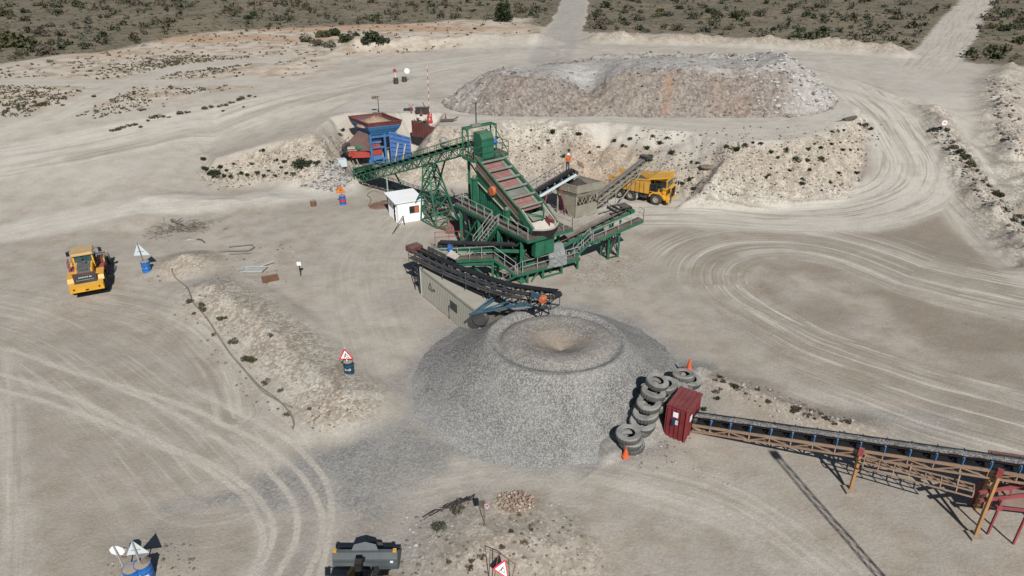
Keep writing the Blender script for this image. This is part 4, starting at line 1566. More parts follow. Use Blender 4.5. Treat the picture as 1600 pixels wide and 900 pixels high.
m = MB()
ribbed(m, HP(0, 0, 0), hux, hw, -0.05, 2.2, 13, 0.025, -huy)
ribbed(m, HP(0, hd, 0), -huy, hd, -0.05, 2.36, 13, 0.025, -hux, 2.2)
ribbed(m, HP(hw, 0, 0), huy, hd, -0.05, 2.2, 13, 0.025, hux, 2.36)
ribbed(m, HP(hw, hd, 0), -hux, hw, -0.05, 2.36, 13, 0.025, huy)
m.build('wall', M['white'], hut)
m = MB()
m.plate([HP(-0.3, -0.2, 2.23), HP(hw + 0.1, -0.2, 2.23), HP(hw + 0.1, hd + 0.15, 2.42), HP(-0.3, hd + 0.15, 2.42)], 0.06)
m.build('roof', M['white'], hut)
m = MB()
m.plate([HP(-0.28, -0.15, 2.05), HP(-0.28, hd * 0.85, 2.2), HP(-0.28, hd * 0.85, 2.36), HP(-0.28, -0.15, 2.19)], 0.03)
m.build('fascia', M['greypan'], hut)
wnd = MB()
for a0, a1, z0, z1 in ((1.2, 2.2, 1.62, 1.68), (1.2, 2.2, 0.94, 1.0), (1.2, 1.26, 1.0, 1.62), (2.14, 2.2, 1.0, 1.62), (1.62, 1.66, 1.0, 1.62)):
    wnd.hexa([HP(a0, -0.055, z0), HP(a1, -0.055, z0), HP(a1, -0.02, z0), HP(a0, -0.02, z0)], [HP(a0, -0.055, z1), HP(a1, -0.055, z1), HP(a1, -0.02, z1), HP(a0, -0.02, z1)])
wo = wnd.build('window', M['rail_dk'], hut)
MB().plate([HP(1.26, -0.035, 1.0), HP(1.75, -0.035, 1.0), HP(1.75, -0.035, 1.62), HP(1.26, -0.035, 1.62)], 0.01).build('pane', M['glass'], wo)
MB().plate([HP(1.75, -0.036, 1.0), HP(2.14, -0.036, 1.0), HP(2.14, -0.036, 1.62), HP(1.75, -0.036, 1.62)], 0.01).build('curtain', M['orange'], wo)
m = MB()
m.plate([HP(-0.035, 0.55, 0.0), HP(-0.035, 1.15, 0.0), HP(-0.035, 1.15, 1.75), HP(-0.035, 0.55, 1.75)], 0.012)
do = m.build('doorway', M['dark'], hut)
m = MB()
for b0 in (0.5, 1.17):
    m.bar(HP(-0.045, b0, 0), HP(-0.045, b0, 1.8), 0.05)
m.bar(HP(-0.045, 0.48, 1.8), HP(-0.045, 1.2, 1.8), 0.05)
m.bar(HP(-0.05, 0.6, 0.9), HP(-0.05, 0.75, 0.9), 0.05)
m.build('door_frame', M['white'], do)
m = MB()
m.box(HP(2.5, -0.05, 1.45), (0.12, 0.06, 0.16), ax=(hux, huy, UP))
m.box(HP(-0.05, 1.9, 1.5), (0.06, 0.12, 0.16), ax=(hux, huy, UP))
m.build('wall_lamp', M['greypan'], hut)

# ------------------------------------------------------------------ stacker conveyor over the long cabin
spth = smooth_line([(-7.6, 52.0, 3.45), (-4.6, 48.7, 3.6), (-0.9, 44.7, 4.15), (1.2, 42.4, 4.85), (2.85, 40.6, 5.55)], 4)
spth = [Vector(p) for p in spth]
sc = thing('stacker_conveyor', 'dark sagging conveyor with orange gearbox discharging over the grey gravel heap', 'conveyor', V(-2.2, 46.5, 0))
conveyor(sc, spth, 0.6, M['rail_dk'], M['rail_dk'], M['belt'], depth=0.8, step=0.95, panel=0.95, lace=0.055, chord=0.09)
la = lateral(spth[0], spth[-1])
m = MB()
for off, hh in ((0.95, -0.15), (0.95, 0.35)):
    pp = offset_path(spth[:12], off, hh)
    for a, b in zip(pp[:-1], pp[1:]):
        m.bar(a, b, 0.05)
for p in offset_path(spth[:12:2], 0.95, 0):
    m.bar(p - UP * 0.8, p + UP * 0.35, 0.05)
m.build('handrail', M['rail_dk'], sc)
m = MB()
i0, i1 = offset_path(spth[:13], 0.46, -0.42), offset_path(spth[:13], 1.0, -0.42)
for k in range(12):
    m.plate([i0[k], i0[k + 1], i1[k + 1], i1[k]], 0.05)
m.build('walkway', M['steel'], sc)
motor(sc, spth[-2] + la * 0.75 - UP * 0.25, la + V(0.2, -0.2, 0), 0.22, 0.55, M['orange'], 'gearbox')
m = MB()
m.box(spth[-3] + la * 0.62 - UP * 0.2, (1.2, 0.08, 0.4), math.atan2(spth[-1].y - spth[-3].y, spth[-1].x - spth[-3].x))
m.build('motor_bracket', M['blue_t'], sc)
foot = V(-2.25, 43.4, 2.65)
hd_ = spth[-4] - UP * 0.95
m = MB()
for s in (-0.5, 0.5):
    m.bar(foot + la * s * -1 + la * 0.5, hd_ + la * s, 0.09, 0.12)
m.bar(foot + la * 0.0, foot + la * 1.0, 0.12)
for f in (0.25, 0.5, 0.75):
    m.bar(foot.lerp(hd_ - la * 0.5, f), foot.lerp(hd_ + la * 0.5, f) + la * (1 - f), 0.07)
q = spth[-9] - UP * 0.9
m.bar(foot + la * 0.8, q + la * 0.5, 0.09)
m.bar(foot + la * 0.8, spth[-7] - UP * 0.9 + la * 0.5, 0.09)
m.bar(foot + la * 0.0, q - la * 0.5, 0.09)
m.bar(foot.lerp(hd_, 0.45), spth[-6] - UP * 0.9 + la * 0.5, 0.08)
m.build('strut', M['blue_t'], sc)
m = MB()
c0 = spth[0] + la * 0.1
m.box(c0 - V(0.25, -0.25, -0.05), (0.9, 1.1, 0.45), math.radians(-48))
m.build('tail_guard', M['maroon'], sc)
m = MB()
pp = spth[:5]
for s in (-1, 1):
    a, b = offset_path(spth, s * 0.36, 0.12)[1], offset_path(spth, s * 0.36, 0.12)[3]
    m.plate([a, b, b + UP * 0.28 + la * s * 0.1, a + UP * 0.28 + la * s * 0.1], 0.03)
m.build('loading_skirt', M['steel'], sc)
m = MB()
for k, p in enumerate((spth[2], spth[7])):
    for s in (-1, 1):
        m.bar(p + la * s * 0.48 - UP * 0.9, V(p.x, p.y, 2.55) + la * s * 0.5, 0.1)
m.build('leg', M['rail_dk'], sc)
# long clad cabin below it
kA = V(-7.3, 50.5, 0)
kd = V(0.56, -0.828, 0).normalized()
kn = V(0.828, 0.56, 0).normalized()
KL, KW, KH = 9.0, 2.44, 2.6


def K(a, b, z):
    return kA + kd * a + kn * b + UP * z


cabin = thing('control_cabin', 'long beige ribbed container cabin with small dark window below the stacker conveyor', 'container', kA)
m = MB()
m.hexa([K(0.02, 0.04, 0), K(KL - 0.02, 0.04, 0), K(KL - 0.02, KW, 0), K(0.02, KW, 0)], [K(0.02, 0.04, KH - 0.05), K(KL - 0.02, 0.04, KH - 0.05), K(KL - 0.02, KW, KH - 0.05), K(0.02, KW, KH - 0.05)])
m.build('shell', M['beige_dk'], cabin)
m = MB()
n = 34
st = KL / n
for k in range(n):
    a0, a1 = k * st + 0.02, (k + 1) * st - 0.045
    m.hexa([K(a0, 0.0, 0.06), K(a1, 0.0, 0.06), K(a1 + 0.01, 0.045, 0.06), K(a0 - 0.01, 0.045, 0.06)], [K(a0, 0.0, KH - 0.16), K(a1, 0.0, KH - 0.16), K(a1 + 0.01, 0.045, KH - 0.16), K(a0 - 0.01, 0.045, KH - 0.16)])
m.build('wall_cladding', M['beige'], cabin)
m = MB()
m.plate([K(-0.03, -0.06, KH), K(KL + 0.03, -0.06, KH), K(KL + 0.03, KW + 0.06, KH), K(-0.03, KW + 0.06, KH)], 0.05)
m.bar(K(-0.02, -0.02, KH - 0.1), K(KL, -0.02, KH - 0.1), 0.07, 0.12)
m.bar(K(-0.02, -0.02, 0.0), K(-0.02, -0.02, KH - 0.03), 0.09, 0.09)
m.bar(K(KL, -0.02, 0.0), K(KL, -0.02, KH - 0.03), 0.09, 0.09)
m.build('roof', M['beige'], cabin)
m = MB()
m.hexa([K(4.75, -0.03, 1.05), K(5.75, -0.03, 1.05), K(5.75, 0.03, 1.05), K(4.75, 0.03, 1.05)], [K(4.75, -0.03, 1.75), K(5.75, -0.03, 1.75), K(5.75, 0.03, 1.75), K(4.75, 0.03, 1.75)])
wo = m.build('window', M['rail_dk'], cabin)
m = MB()
m.plate([K(4.82, -0.036, 1.1), K(5.2, -0.036, 1.1), K(5.2, -0.036, 1.7), K(4.82, -0.036, 1.7)], 0.01)
m.plate([K(5.26, -0.036, 1.1), K(5.7, -0.036, 1.1), K(5.7, -0.036, 1.7), K(5.26, -0.036, 1.7)], 0.01)
m.build('pane', M['glass'], wo)
m = MB()
m.path([K(4.6, -0.08, -0.05), K(4.6, -0.08, 1.2), K(4.68, -0.08, 1.3), K(4.95, -0.08, 1.3)], 0.035)
m.build('drain_pipe', M['rail_dk'], cabin)
m = MB()   # warning triangle with a bolt and two marks, painted on the ribs
tc, ts = 1.55, 0.36
tri = [(tc - ts, 1.2), (tc + ts, 1.2), (tc, 1.2 + ts * 1.75)]
for (a0, z0), (a1, z1) in zip(tri, tri[1:] + tri[:1]):
    m.bar(K(a0, -0.012, z0), K(a1, -0.012, z1), 0.05, 0.012, up=kn)
m.bar(K(tc, -0.012, 1.58), K(tc - .05, -0.012, 1.42), 0.05, 0.012, up=kn)
m.bar(K(tc + .05, -0.012, 1.42), K(tc, -0.012, 1.26), 0.05, 0.012, up=kn)
for q in (0.16, 0.36):
    m.box(K(tc + ts + q, -0.012, 1.42), (0.13, 0.012, 0.16), ax=(kd, kn, UP))
m.build('painted_warning', M['black'], cabin)
m = MB()
for q in (-0.25, 0.25):
    m.bar(K(-0.35, 0.6 + q, 0), K(-0.35, 0.6 + q, 3.6), 0.06)
for k in range(13):
    m.bar(K(-0.35, 0.35, 0.2 + k * 0.27), K(-0.35, 0.85, 0.2 + k * 0.27), 0.04)
m.bar(K(-0.35, 0.6, 2.5), K(0.0, 0.6, 2.5), 0.05)
ld = m.build('ladder', M['steel'], cabin)
m = MB()
for z in (1.7, 2.0, 2.3, 2.6, 2.9, 3.2, 3.5):
    ring = [K(-0.35 - 0.62 * math.sin(math.pi * k / 8), 0.6 - 0.36 * math.cos(math.pi * k / 8), z) for k in range(9)]
    for a, b in zip(ring[:-1], ring[1:]):
        m.bar(a, b, 0.035)
for k in (2, 4, 6):
    m.bar(K(-0.35 - 0.62 * math.sin(math.pi * k / 8), 0.6 - 0.36 * math.cos(math.pi * k / 8), 1.7), K(-0.35 - 0.62 * math.sin(math.pi * k / 8), 0.6 - 0.36 * math.cos(math.pi * k / 8), 3.5), 0.035)
m.build('safety_cage', M['steel'], ld)
m = MB()
rails(m, [K(-1.3, 0.0, 1.15), K(-1.3, 1.2, 1.15)], 1.0, 0.6)
rails(m, [K(-0.5, 0.0, 1.15), K(-1.3, 0.0, 1.15)], 1.0, 0.6)
m.plate([K(-1.35, 0, 1.1), K(-0.45, 0, 1.1), K(-0.45, 1.25, 1.1), K(-1.35, 1.25, 1.1)], 0.05)
for a_ in (-1.3, -0.5):
    for b_ in (0.05, 1.2):
        m.bar(K(a_, b_, -0.1), K(a_, b_, 1.1), 0.06)
m.build('landing', M['steel'], cabin)
m = MB()
DP = at(750, 497, 2.3)
m.lathe([(0.001, -0.16), (0.5, -0.16), (0.62, -0.08), (0.62, 0.08), (0.5, 0.16), (0.001, 0.16)], DP, -kn + kd * 0.9 + UP * 0.15, 20)
m.bar(DP, DP + kn * 0.5 - kd * 0.9, 0.12)
tag(m.build('drum_pulley', M['steel'], org=DP), 'round dark pulley disc fixed at the end corner of the long beige cabin', 'pulley')

# ------------------------------------------------------------------ cross conveyor with walkway
cc = thing('cross_conveyor', 'short level green-framed conveyor with blue motor under the screening tower', 'conveyor', V(-3, 53.3, 0))
CA, CB = V(-5.9, 53.0, 3.55), V(1.0, 53.8, 2.95)
conveyor(cc, [CB, CA], 0.8, M['green'], M['rail_dk'], M['belt'], depth=0.0, step=0.95, frame_h=0.28)
cl = lateral(CA, CB)
cd = (CB - CA)
cd = V(cd.x, cd.y, 0).normalized()
motor(cc, CA + cd * 0.75 + cl * 0.75 - UP * 0.1, cl, 0.24, 0.8, M['blue_m'])
m = MB()
for a, b in ((CA - cd * 0.4 - cl * 0.6, CA + cd * 1.9 - cl * 0.6), (CA - cd * 0.4 + cl * 0.5, CA - cd * 0.4 - cl * 0.6)):
    rails(m, [a - UP * 0.2, b - UP * 0.2], 0.95, 1.0)
m.build('guard_frame', M['red_leg'], cc)
WA, WB = V(-6.4, 51.95, 2.45), V(-1.5, 52.5, 2.45)
wl = cl
deck(cc, [WA - wl * 0.0, WB - wl * 0.0, WB - wl * 0.75, WA - wl * 0.75], M['green'], M['grate'])
W2 = at(806, 428, 1.15)
W2b = W2 + V(-0.35, 0.85, 0)
deck(cc, [WB - UP * 0.0, W2, W2b, WB - wl * 0.75], M['green'], M['belt_dusty'], name='ramp_deck')
m = MB()
rails(m, [WA, WB], 1.05, 0.95)
rails(m, [WB, W2], 1.05, 1.0)
rails(m, [WA, WA - wl * 0.75], 1.05, 0.7)
m.build('handrail', M['galv'], cc)
for p in (V(-5.2, 52.3, 0), V(-4.6, 53.5, 0), V(-1.6, 52.6, 0), V(-1.2, 53.9, 0)):
    MB().bar(p - UP * 0.1, V(p.x, p.y, 2.6 if p.y > 53 else 2.2), 0.2, 0.2).build('leg', M['green'], cc)
m = MB()
m.bar(V(-5.2, 52.3, 0.2), V(-4.6, 53.5, 2.5), 0.1)
m.bar(V(-1.6, 52.6, 0.2), V(-4.6, 53.5, 2.4), 0.12)
m.bar(V(-5.2, 52.3, 2.0), V(-1.6, 52.6, 0.3), 0.12)
m.bar(V(-5.2, 52.3, 1.9), V(-1.6, 52.6, 1.9), 0.14, 0.2)
m.build('bracing', M['green'], cc)
m = MB()
hp = CA - cd * 0.25
m.plate([hp + cl * 0.5 - UP * 0.4, hp - cl * 0.5 - UP * 0.4, hp - cl * 0.4 - cd * 0.5 - UP * 1.0 + UP * 0.9, hp + cl * 0.4 - cd * 0.5 - UP * 0.1], 0.05)
m.plate([hp + cl * 0.55 - UP * 0.9, hp + cl * 0.55 + UP * 0.1, hp + cl * 0.55 - cd * 0.75 - UP * 0.3, hp + cl * 0.5 - cd * 0.75 - UP * 0.9], 0.05)
m.build('head_chute', M['greypan'], cc)
m = MB()
m.plate([V(-5.2, 50.9, 3.4), V(-4.5, 50.1, 3.45), V(-4.15, 50.6, 3.55), V(-4.9, 51.6, 3.6)], 0.05)
m.build('worn_plate', M['worn'], cc)

# ------------------------------------------------------------------ side discharge conveyor with platform
rc_ = thing('discharge_conveyor', 'green walkway-lined conveyor rising to the right from the screening tower', 'conveyor', V(4.5, 55.5, 0))
RA, RB = V(0.7, 53.9, 1.55), V(10.3, 59.0, 4.35)
conveyor(rc_, [RA, RB], 0.8, M['green'], M['rail_dk'], M['belt_dusty'], depth=0.0, step=0.9, frame_h=0.3)
rd = V(RB.x - RA.x, RB.y - RA.y, 0).normalized()
rl_ = lateral(RA, RB)          # towards the camera
m = MB()
for s in (-1, 1):
    for f in (0.25, 0.5):
        p = RA.lerp(RB, f) + rl_ * s * 0.5
        m.bar(V(p.x, p.y, -0.1), p - UP * 0.4, 0.16)
m.build('leg', M['green'], rc_)
lg = []
for f, s in ((0.80, 1), (0.80, -1), (0.9, 1), (0.9, -1)):
    p = RA.lerp(RB, f) + rl_ * s * 0.55
    lg.append(p)
    MB().bar(V(p.x, p.y, -0.1), p - UP * 0.4, 0.17).build('leg', M['green'], rc_)
m = MB()
for i, j in ((0, 1), (1, 3), (3, 2), (2, 0)):
    a, b = lg[i], lg[j]
    m.bar(V(a.x, a.y, 0.2), b - UP * 1.3, 0.075)
    m.bar(V(b.x, b.y, 0.2), a - UP * 1.3, 0.075)
    m.bar(V(a.x, a.y, 0.12), V(b.x, b.y, 0.12), 0.09)
m.build('bracing', M['steel'], rc_)
# upper walkway on the camera side
u0, u1 = RA.lerp(RB, 0.58) + rl_ * 0.75 - UP * 0.55, RB + rl_ * 0.75 - UP * 0.75 + rd * 0.7
deck(rc_, [u0 + rl_ * 0.75, u1 + rl_ * 0.75, u1, u0], M['green'], M['grate'])
e0, e1 = RB + rd * 0.75 + rl_ * 0.75 - UP * 0.72, RB + rd * 0.75 - rl_ * 0.9 - UP * 0.72
rails(MB(), [u0 + rl_ * 0.72, u1 + rl_ * 0.72, u1 + rl_ * 0.05], 1.0, 1.2).build('handrail', M['galv'], rc_)
rails(MB(), [RA.lerp(RB, 0.38) - rl_ * 0.7, RB - rl_ * 0.7], 0.8, 1.1).build('handrail', M['galv'], rc_)
m = MB()
m.box(RB + UP * 0.3 - rd * 0.45, (0.9, 1.0, 0.08), ax=(rd, rl_, UP))
for s in (-1, 1):
    m.bar(RB + UP * 0.27 - rd * 1.9 + rl_ * s * .5, RB + UP * 0.27 - rd * 0.1 + rl_ * s * .5, 0.08)
for q in (-0.9, -0.3, 0.3, 0.9):
    m.bar(RB + UP * 0.2 - rd * 0.9 + rd * q - rl_ * 0.6, RB + UP * 0.2 - rd * 0.9 + rd * q + rl_ * 0.6, 0.1, 0.2)
m.build('head_cover', M['steel'], rc_)
m = MB()
m.tube(RB + rd * 0.1 - rl_ * 0.7 - UP * 0.15, RB + rd * 0.1 + rl_ * 0.7 - UP * 0.15, 0.24, 12)
m.build('head_drum', M['green_dk'], rc_)
# lower platform
D0, D1 = at(806, 428, 1.1), at(905, 402, 1.1)
dl = lateral(D0, D1)
deck(rc_, [D0 + dl * 0.1, D1 + dl * 0.1, D1 - dl * 0.95, D0 - dl * 0.95], M['green'], M['grate'], name='platform')
m = MB()
rails(m, [D0 + dl * 0.08 + rd * 0.6, D1 + dl * 0.08], 1.05, 1.4)
m.build('handrail', M['galv'], rc_)
for f in (0.18, 0.42, 0.72, 0.98):
    p = D0.lerp(D1, f)
    MB().bar(V(p.x, p.y, -0.1), V(p.x, p.y, 0.95), 0.17).build('leg', M['green'], rc_)
m = MB()
p, q = D0.lerp(D1, 0.42), D0.lerp(D1, 0.72)
m.bar(V(p.x, p.y, 0.1), V(q.x, q.y, 0.1), 0.12)
p2 = D0.lerp(D1, 0.24)
m.bar(V(p2.x, p2.y, 0.0), V(D0.lerp(D1, 0.36).x, D0.lerp(D1, 0.36).y, 0.9), 0.1)
m.build('bracing', M['green'], rc_)
stairs(rc_, at(786, 441, 0) + V(0.2, 0.2, 0), D0 + V(0.35, 0.1, 0), 0.8, 5, M['green'], M['grate'], M['galv'])
stairs(rc_, D1 - dl * 0.4 - rd * 0.3, u0 + rl_ * 0.38, 0.75, 8, M['green'], M['grate'], M['galv'])
m = MB()
tp = D0.lerp(D1, 0.62) + UP * 1.7 - dl * 0.5
rngt = random.Random(2)
gv, gf = [], []
for i in range(9):
    for j in range(9):
        fx, fy = i / 8 - 0.5, j / 8
        drop = 1.9 * fy
        gv.append(tp + rd * fx * (1.5 + 0.4 * fy) + dl * (0.75 * min(1, fy * 2.2)) - UP * (drop * (0.35 if fy < .35 else 1) - (0.65 * 0.35 if fy >= .35 else 0) * 0) + V(rngt.uniform(-.06, .06), rngt.uniform(-.06, .06), rngt.uniform(-.05, .05)))
for i in range(8):
    for j in range(8):
        gf.append((i * 9 + j, (i + 1) * 9 + j, (i + 1) * 9 + j + 1, i * 9 + j + 1))
m.add(gv, gf)
tag(m.build('tarpaulin', M['tarp'], org=V(tp.x, tp.y, 1.1)), 'crumpled grey tarpaulin hung over the green platform rail', 'tarpaulin')
m = MB()
p = at(828, 402, 1.9)
m.box(p, (1.6, 0.9, 0.12), math.atan2(rd.y, rd.x))
for q in (-0.6, -0.2, 0.2, 0.6):
    m.bar(p + rd * q - rl_ * 0.5 + UP * 0.1, p + rd * q + rl_ * 0.5 + UP * 0.1, 0.06, 0.1)
m.bar(p - rd * .7 - UP * 1.9, p - rd * .7, 0.1)
m.bar(p + rd * .7 - UP * 1.9, p + rd * .7, 0.1)
m.build('tail_cover', M['steel'], rc_)

# ------------------------------------------------------------------ transfer hopper and its two conveyors
hF, hL_, hR_ = V(6.55, 67.5, 0), V(4.75, 69.0, 0), V(8.75, 68.75, 0)
ux, uy = (hR_ - hF).normalized(), (hL_ - hF).normalized()
hwx, hwy = (hR_ - hF).length, (hL_ - hF).length


def A_(a, b, z):
    return hF + ux * a * hwx + uy * b * hwy + UP * z


hop = thing('transfer_hopper', 'khaki steel hopper holding dark crushed stone between two conveyors', 'hopper', hF)
m = MB()
m.plate([A_(0, 0, 0), A_(1, 0, 0), A_(1, 0, 1.35), A_(0, 0, 1.25)], 0.06)
m.plate([A_(0, 0, 0), A_(0, 0, 2.2), A_(0, 0.9, 2.2), A_(0, 0.35, 0.0)], 0.06)
m.plate([A_(1, 0, 0), A_(1, 0, 1.3), A_(1, 1, 1.3), A_(1, 1, 0)], 0.06)
m.build('base_panel', M['khaki'], hop)
for a, b in ((0, 0), (1, 0), (0, 1), (1, 1)):
    MB().bar(A_(a, b, -0.1), A_(a, b, 2.3), 0.16).build('leg', M['khaki'], hop)
m = MB()
for k in range(5):
    f0, f1 = k / 5, (k + 1) / 5
    m.bar(A_(f0, 0.02, 1.35 if k % 2 else 2.2), A_(f1, 0.02, 2.2 if k % 2 else 1.35), 0.07)
    m.bar(A_(f0, 0.06, 2.2 if k % 2 else 1.35), A_(f1, 0.06, 1.35 if k % 2 else 2.2), 0.06)
m.bar(A_(0, 0.85, 0.0), A_(0, 0.1, 2.0), 0.12)
m.build('bracing', M['khaki'], hop)
m = MB()
ot = [A_(-0.12, -0.12, 3.45), A_(1.12, -0.12, 3.45), A_(1.12, 1.12, 3.45), A_(-0.12, 1.12, 3.45)]
om = [A_(-0.10, -0.10, 2.75), A_(1.10, -0.10, 2.75), A_(1.10, 1.10, 2.75), A_(-0.10, 1.10, 2.75)]
ol = [A_(0.0, 0.0, 2.2), A_(1.0, 0.0, 2.2), A_(1.0, 1.0, 2.2), A_(0.0, 1.0, 2.2)]
ob = [A_(0.3, 0.3, 1.4), A_(0.7, 0.3, 1.4), A_(0.7, 0.7, 1.4), A_(0.3, 0.7, 1.4)]
for k in range(4):
    j = (k + 1) % 4
    m.plate([ot[k], ot[j], om[j], om[k]], 0.05)
    m.plate([om[k], om[j], ol[j], ol[k]], 0.05)
    m.plate([ol[k], ol[j], ob[j], ob[k]], 0.05)
    m.bar(ot[k], ot[j], 0.1)
    m.bar(om[k], om[j], 0.1)
bn = m.build('bin', M['khaki'], hop)
for f in (0.33, 0.66):
    MB().bar(A_(-0.13, f, 2.75), A_(-0.13, f, 3.45), 0.05).build('rib', M['khaki'], bn)


def heap(name, cx, cy, zb, R_, Hh, mat, parent=None, org=None, elong=1.0, ang=0.0, seed=1, n=14):
    m = MB()
    rg = random.Random(seed)
    vs, fs = [V(cx, cy, zb + Hh)], []
    ring_n = 18
    for j in range(1, n + 1):
        r = R_ * j / n
        for k in range(ring_n):
            t = 2 * math.pi * k / ring_n
            x, y = r * math.cos(t) * elong, r * math.sin(t)
            z = Hh * (1 - j / n) - (0.1 if j == n else 0)
            w = 0.06 * R_ * (1 if j < n else 0.3)
            vs.append(V(cx + x * math.cos(ang) - y * math.sin(ang) + rg.uniform(-w, w), cy + x * math.sin(ang) + y * math.cos(ang) + rg.uniform(-w, w), zb + z + rg.uniform(-w, w) * 0.6))
    for k in range(ring_n):
        fs.append((0, 1 + k, 1 + (k + 1) % ring_n))
    for j in range(n - 1):
        for k in range(ring_n):
            a, b = 1 + j * ring_n + k, 1 + j * ring_n + (k + 1) % ring_n
            fs.append((a, a + ring_n, b + ring_n, b))
    m.add(vs, fs)
    return m.build(name, mat, parent, True, org)


c = A_(0.5, 0.5, 0)
hp_ = heap('stone_load', c.x, c.y, 2.7, 1.4, 1.15, M['dkgrit'], org=V(c.x, c.y, 2.6))
tag(hp_, 'dark cone of crushed stone inside the khaki hopper', 'stone heap')
cbv = thing('undersize_conveyor', 'short blue-sided conveyor rising from the screen to the khaki hopper', 'conveyor', V(2.5, 67, 0))
BA, BB = V(-0.2, 66.4, 1.5), V(6.3, 69.1, 4.55)
conveyor(cbv, [BA, BB], 0.85, M['blue_t'], M['galv'], M['belt'], depth=0.0, step=0.9, frame_h=0.3)
bl_ = lateral(BA, BB)
m = MB()
rails(m, [BA.lerp(BB, 0.2) - bl_ * 1.0, BB - bl_ * 1.0 - (BB - BA).normalized() * 0.8], 0.9, 1.1)
m.build('handrail', M['rail_dk'], cbv)
m = MB()
m.plate([BA.lerp(BB, 0.2) - bl_ * 0.55 - UP * .1, BB - bl_ * 0.55 - UP * .1, BB - bl_ * 1.05 - UP * .1, BA.lerp(BB, 0.2) - bl_ * 1.05 - UP * .1], 0.05)
m.build('walkway', M['grate'], cbv)
m = MB()
pp = offset_path([BA, BB], 0.58, -0.3)
m.bar(pp[0], pp[1], 0.05, 0.26)
m.build('side_plate', M['sign_back'], cbv)
for f in (0.55, 0.75):
    for s in (-1, 1):
        p = BA.lerp(BB, f) + bl_ * s * 0.5
        MB().bar(V(p.x, p.y, hz(p.x, p.y) - 0.1) + (BB - BA).normalized() * 0.8 * (1 if f > .6 else -1), p - UP * 0.45, 0.1).build('leg', M['red_leg'], cbv)
hz_ = BB + UP * 0.1
m = MB()
m.plate([hz_ + V(0.5, 0.1, 0.3), hz_ + V(1.1, 0.3, 0.0), hz_ + V(0.9, 1.0, 0.35), hz_ + V(0.3, 0.9, 0.65)], 0.05)
m.build('deflector', M['brown'], cbv)
cl_ = thing('loading_conveyor', 'narrow khaki-framed conveyor loading the yellow dump truck', 'conveyor', V(10.5, 70, 0))
LA, LB = V(8.6, 68.9, 1.65), V(14.3, 73.4, 4.45)
conveyor(cl_, [LA, LB], 0.75, M['khaki'], M['khaki'], M['belt_dusty'], depth=0.45, step=0.9, panel=0.9, load=M['grit'], lace=0.05)
ll_ = lateral(LA, LB)
for f, g_ in ((0.35, 0.2),):
    for s in (-1, 1):
        p = LA.lerp(LB, f) + ll_ * s * 0.5
        MB().bar(V(p.x, p.y, -0.1), p - UP * 0.6, 0.1).build('leg', M['khaki'], cl_)
for s in (-1, 1):
    p = LA.lerp(LB, 0.93) + ll_ * s * 0.55 - UP * 0.5
    b0 = LA.lerp(LB, 0.30) + ll_ * s * 0.7
    MB().bar(V(b0.x, b0.y, 0), p, 0.1).build('strut', M['khaki'], cl_)
m = MB()
for s in (-1, 1):
    b0 = LA.lerp(LB, 0.30) + ll_ * s * 0.7
    m.bar(V(b0.x, b0.y, 0.06), LA + ll_ * s * 0.6 - UP * 1.6, 0.1)
m.build('skid', M['steel'], cl_)
m = MB()
m.box(LB + UP * 0.15, (0.7, 1.1, 0.35), math.atan2(LB.y - LA.y, LB.x - LA.x))
m.build('head_cover', M['steel'], cl_)
motor(cl_, LB + ll_ * 0.7 + UP * 0.1, ll_, 0.16, 0.5, M['steel'])

# ------------------------------------------------------------------ jaw crusher station
cL, cF, cR = V(-20.1, 86.5, 0), V(-17.1, 82.9, 0), V(-13.3, 84.6, 0)
cB = cL + cR - cF
cr = thing('jaw_crusher_station', 'blue and maroon jaw crusher under a flared feed hopper set into the bank', 'crusher', V(-16.8, 84.5, 0.5))
m = MB()
ctr = (cL + cR) / 2
rim = [cF, cR, cB, cL]
lev = [(5.75, 1.0), (5.25, 0.96), (4.9, 0.9), (4.0, 0.66)]
rings = [[ctr + (p - ctr) * f + UP * z for p in rim] for z, f in lev]
for k in range(4):
    j = (k + 1) % 4
    m.plate([rings[0][k], rings[0][j], rings[1][j], rings[1][k]], 0.07)
m.build('hopper_rim', M['maroon'], cr)
m = MB()
for k in range(4):
    j = (k + 1) % 4
    for a, b in ((1, 2), (2, 3)):
        m.plate([rings[a][k], rings[a][j], rings[b][j], rings[b][k]], 0.06)
    for f in (0.05, 0.3, 0.55, 0.8):
        p = rings[1][k].lerp(rings[3][k], f)
        q = rings[1][j].lerp(rings[3][j], f)
        m.bar(p + (p - ctr).normalized() * 0.05, q + (q - ctr).normalized() * 0.05, 0.12, 0.1)
m.build('hopper_body', M['blue_f'], cr)
m = MB()
for k in range(4):
    j = (k + 1) % 4
    m.bar(rings[0][k], rings[0][j], 0.16, 0.1)
m.build('rim_beam', M['stripe'], cr)
o = heap('ore_load', ctr.x, ctr.y, 5.15, 2.0, 0.95, M['ore'], org=V(ctr.x, ctr.y, 5.2), elong=1.15, ang=0.4, seed=4)
tag(o, 'tan ore heaped in the top of the blue crusher hopper', 'ore heap')
# frame
fx, fy = (cR - cF).normalized(), (cL - cF).normalized()


def CR(a, b, z):
    return cF + fx * a + fy * b + UP * z


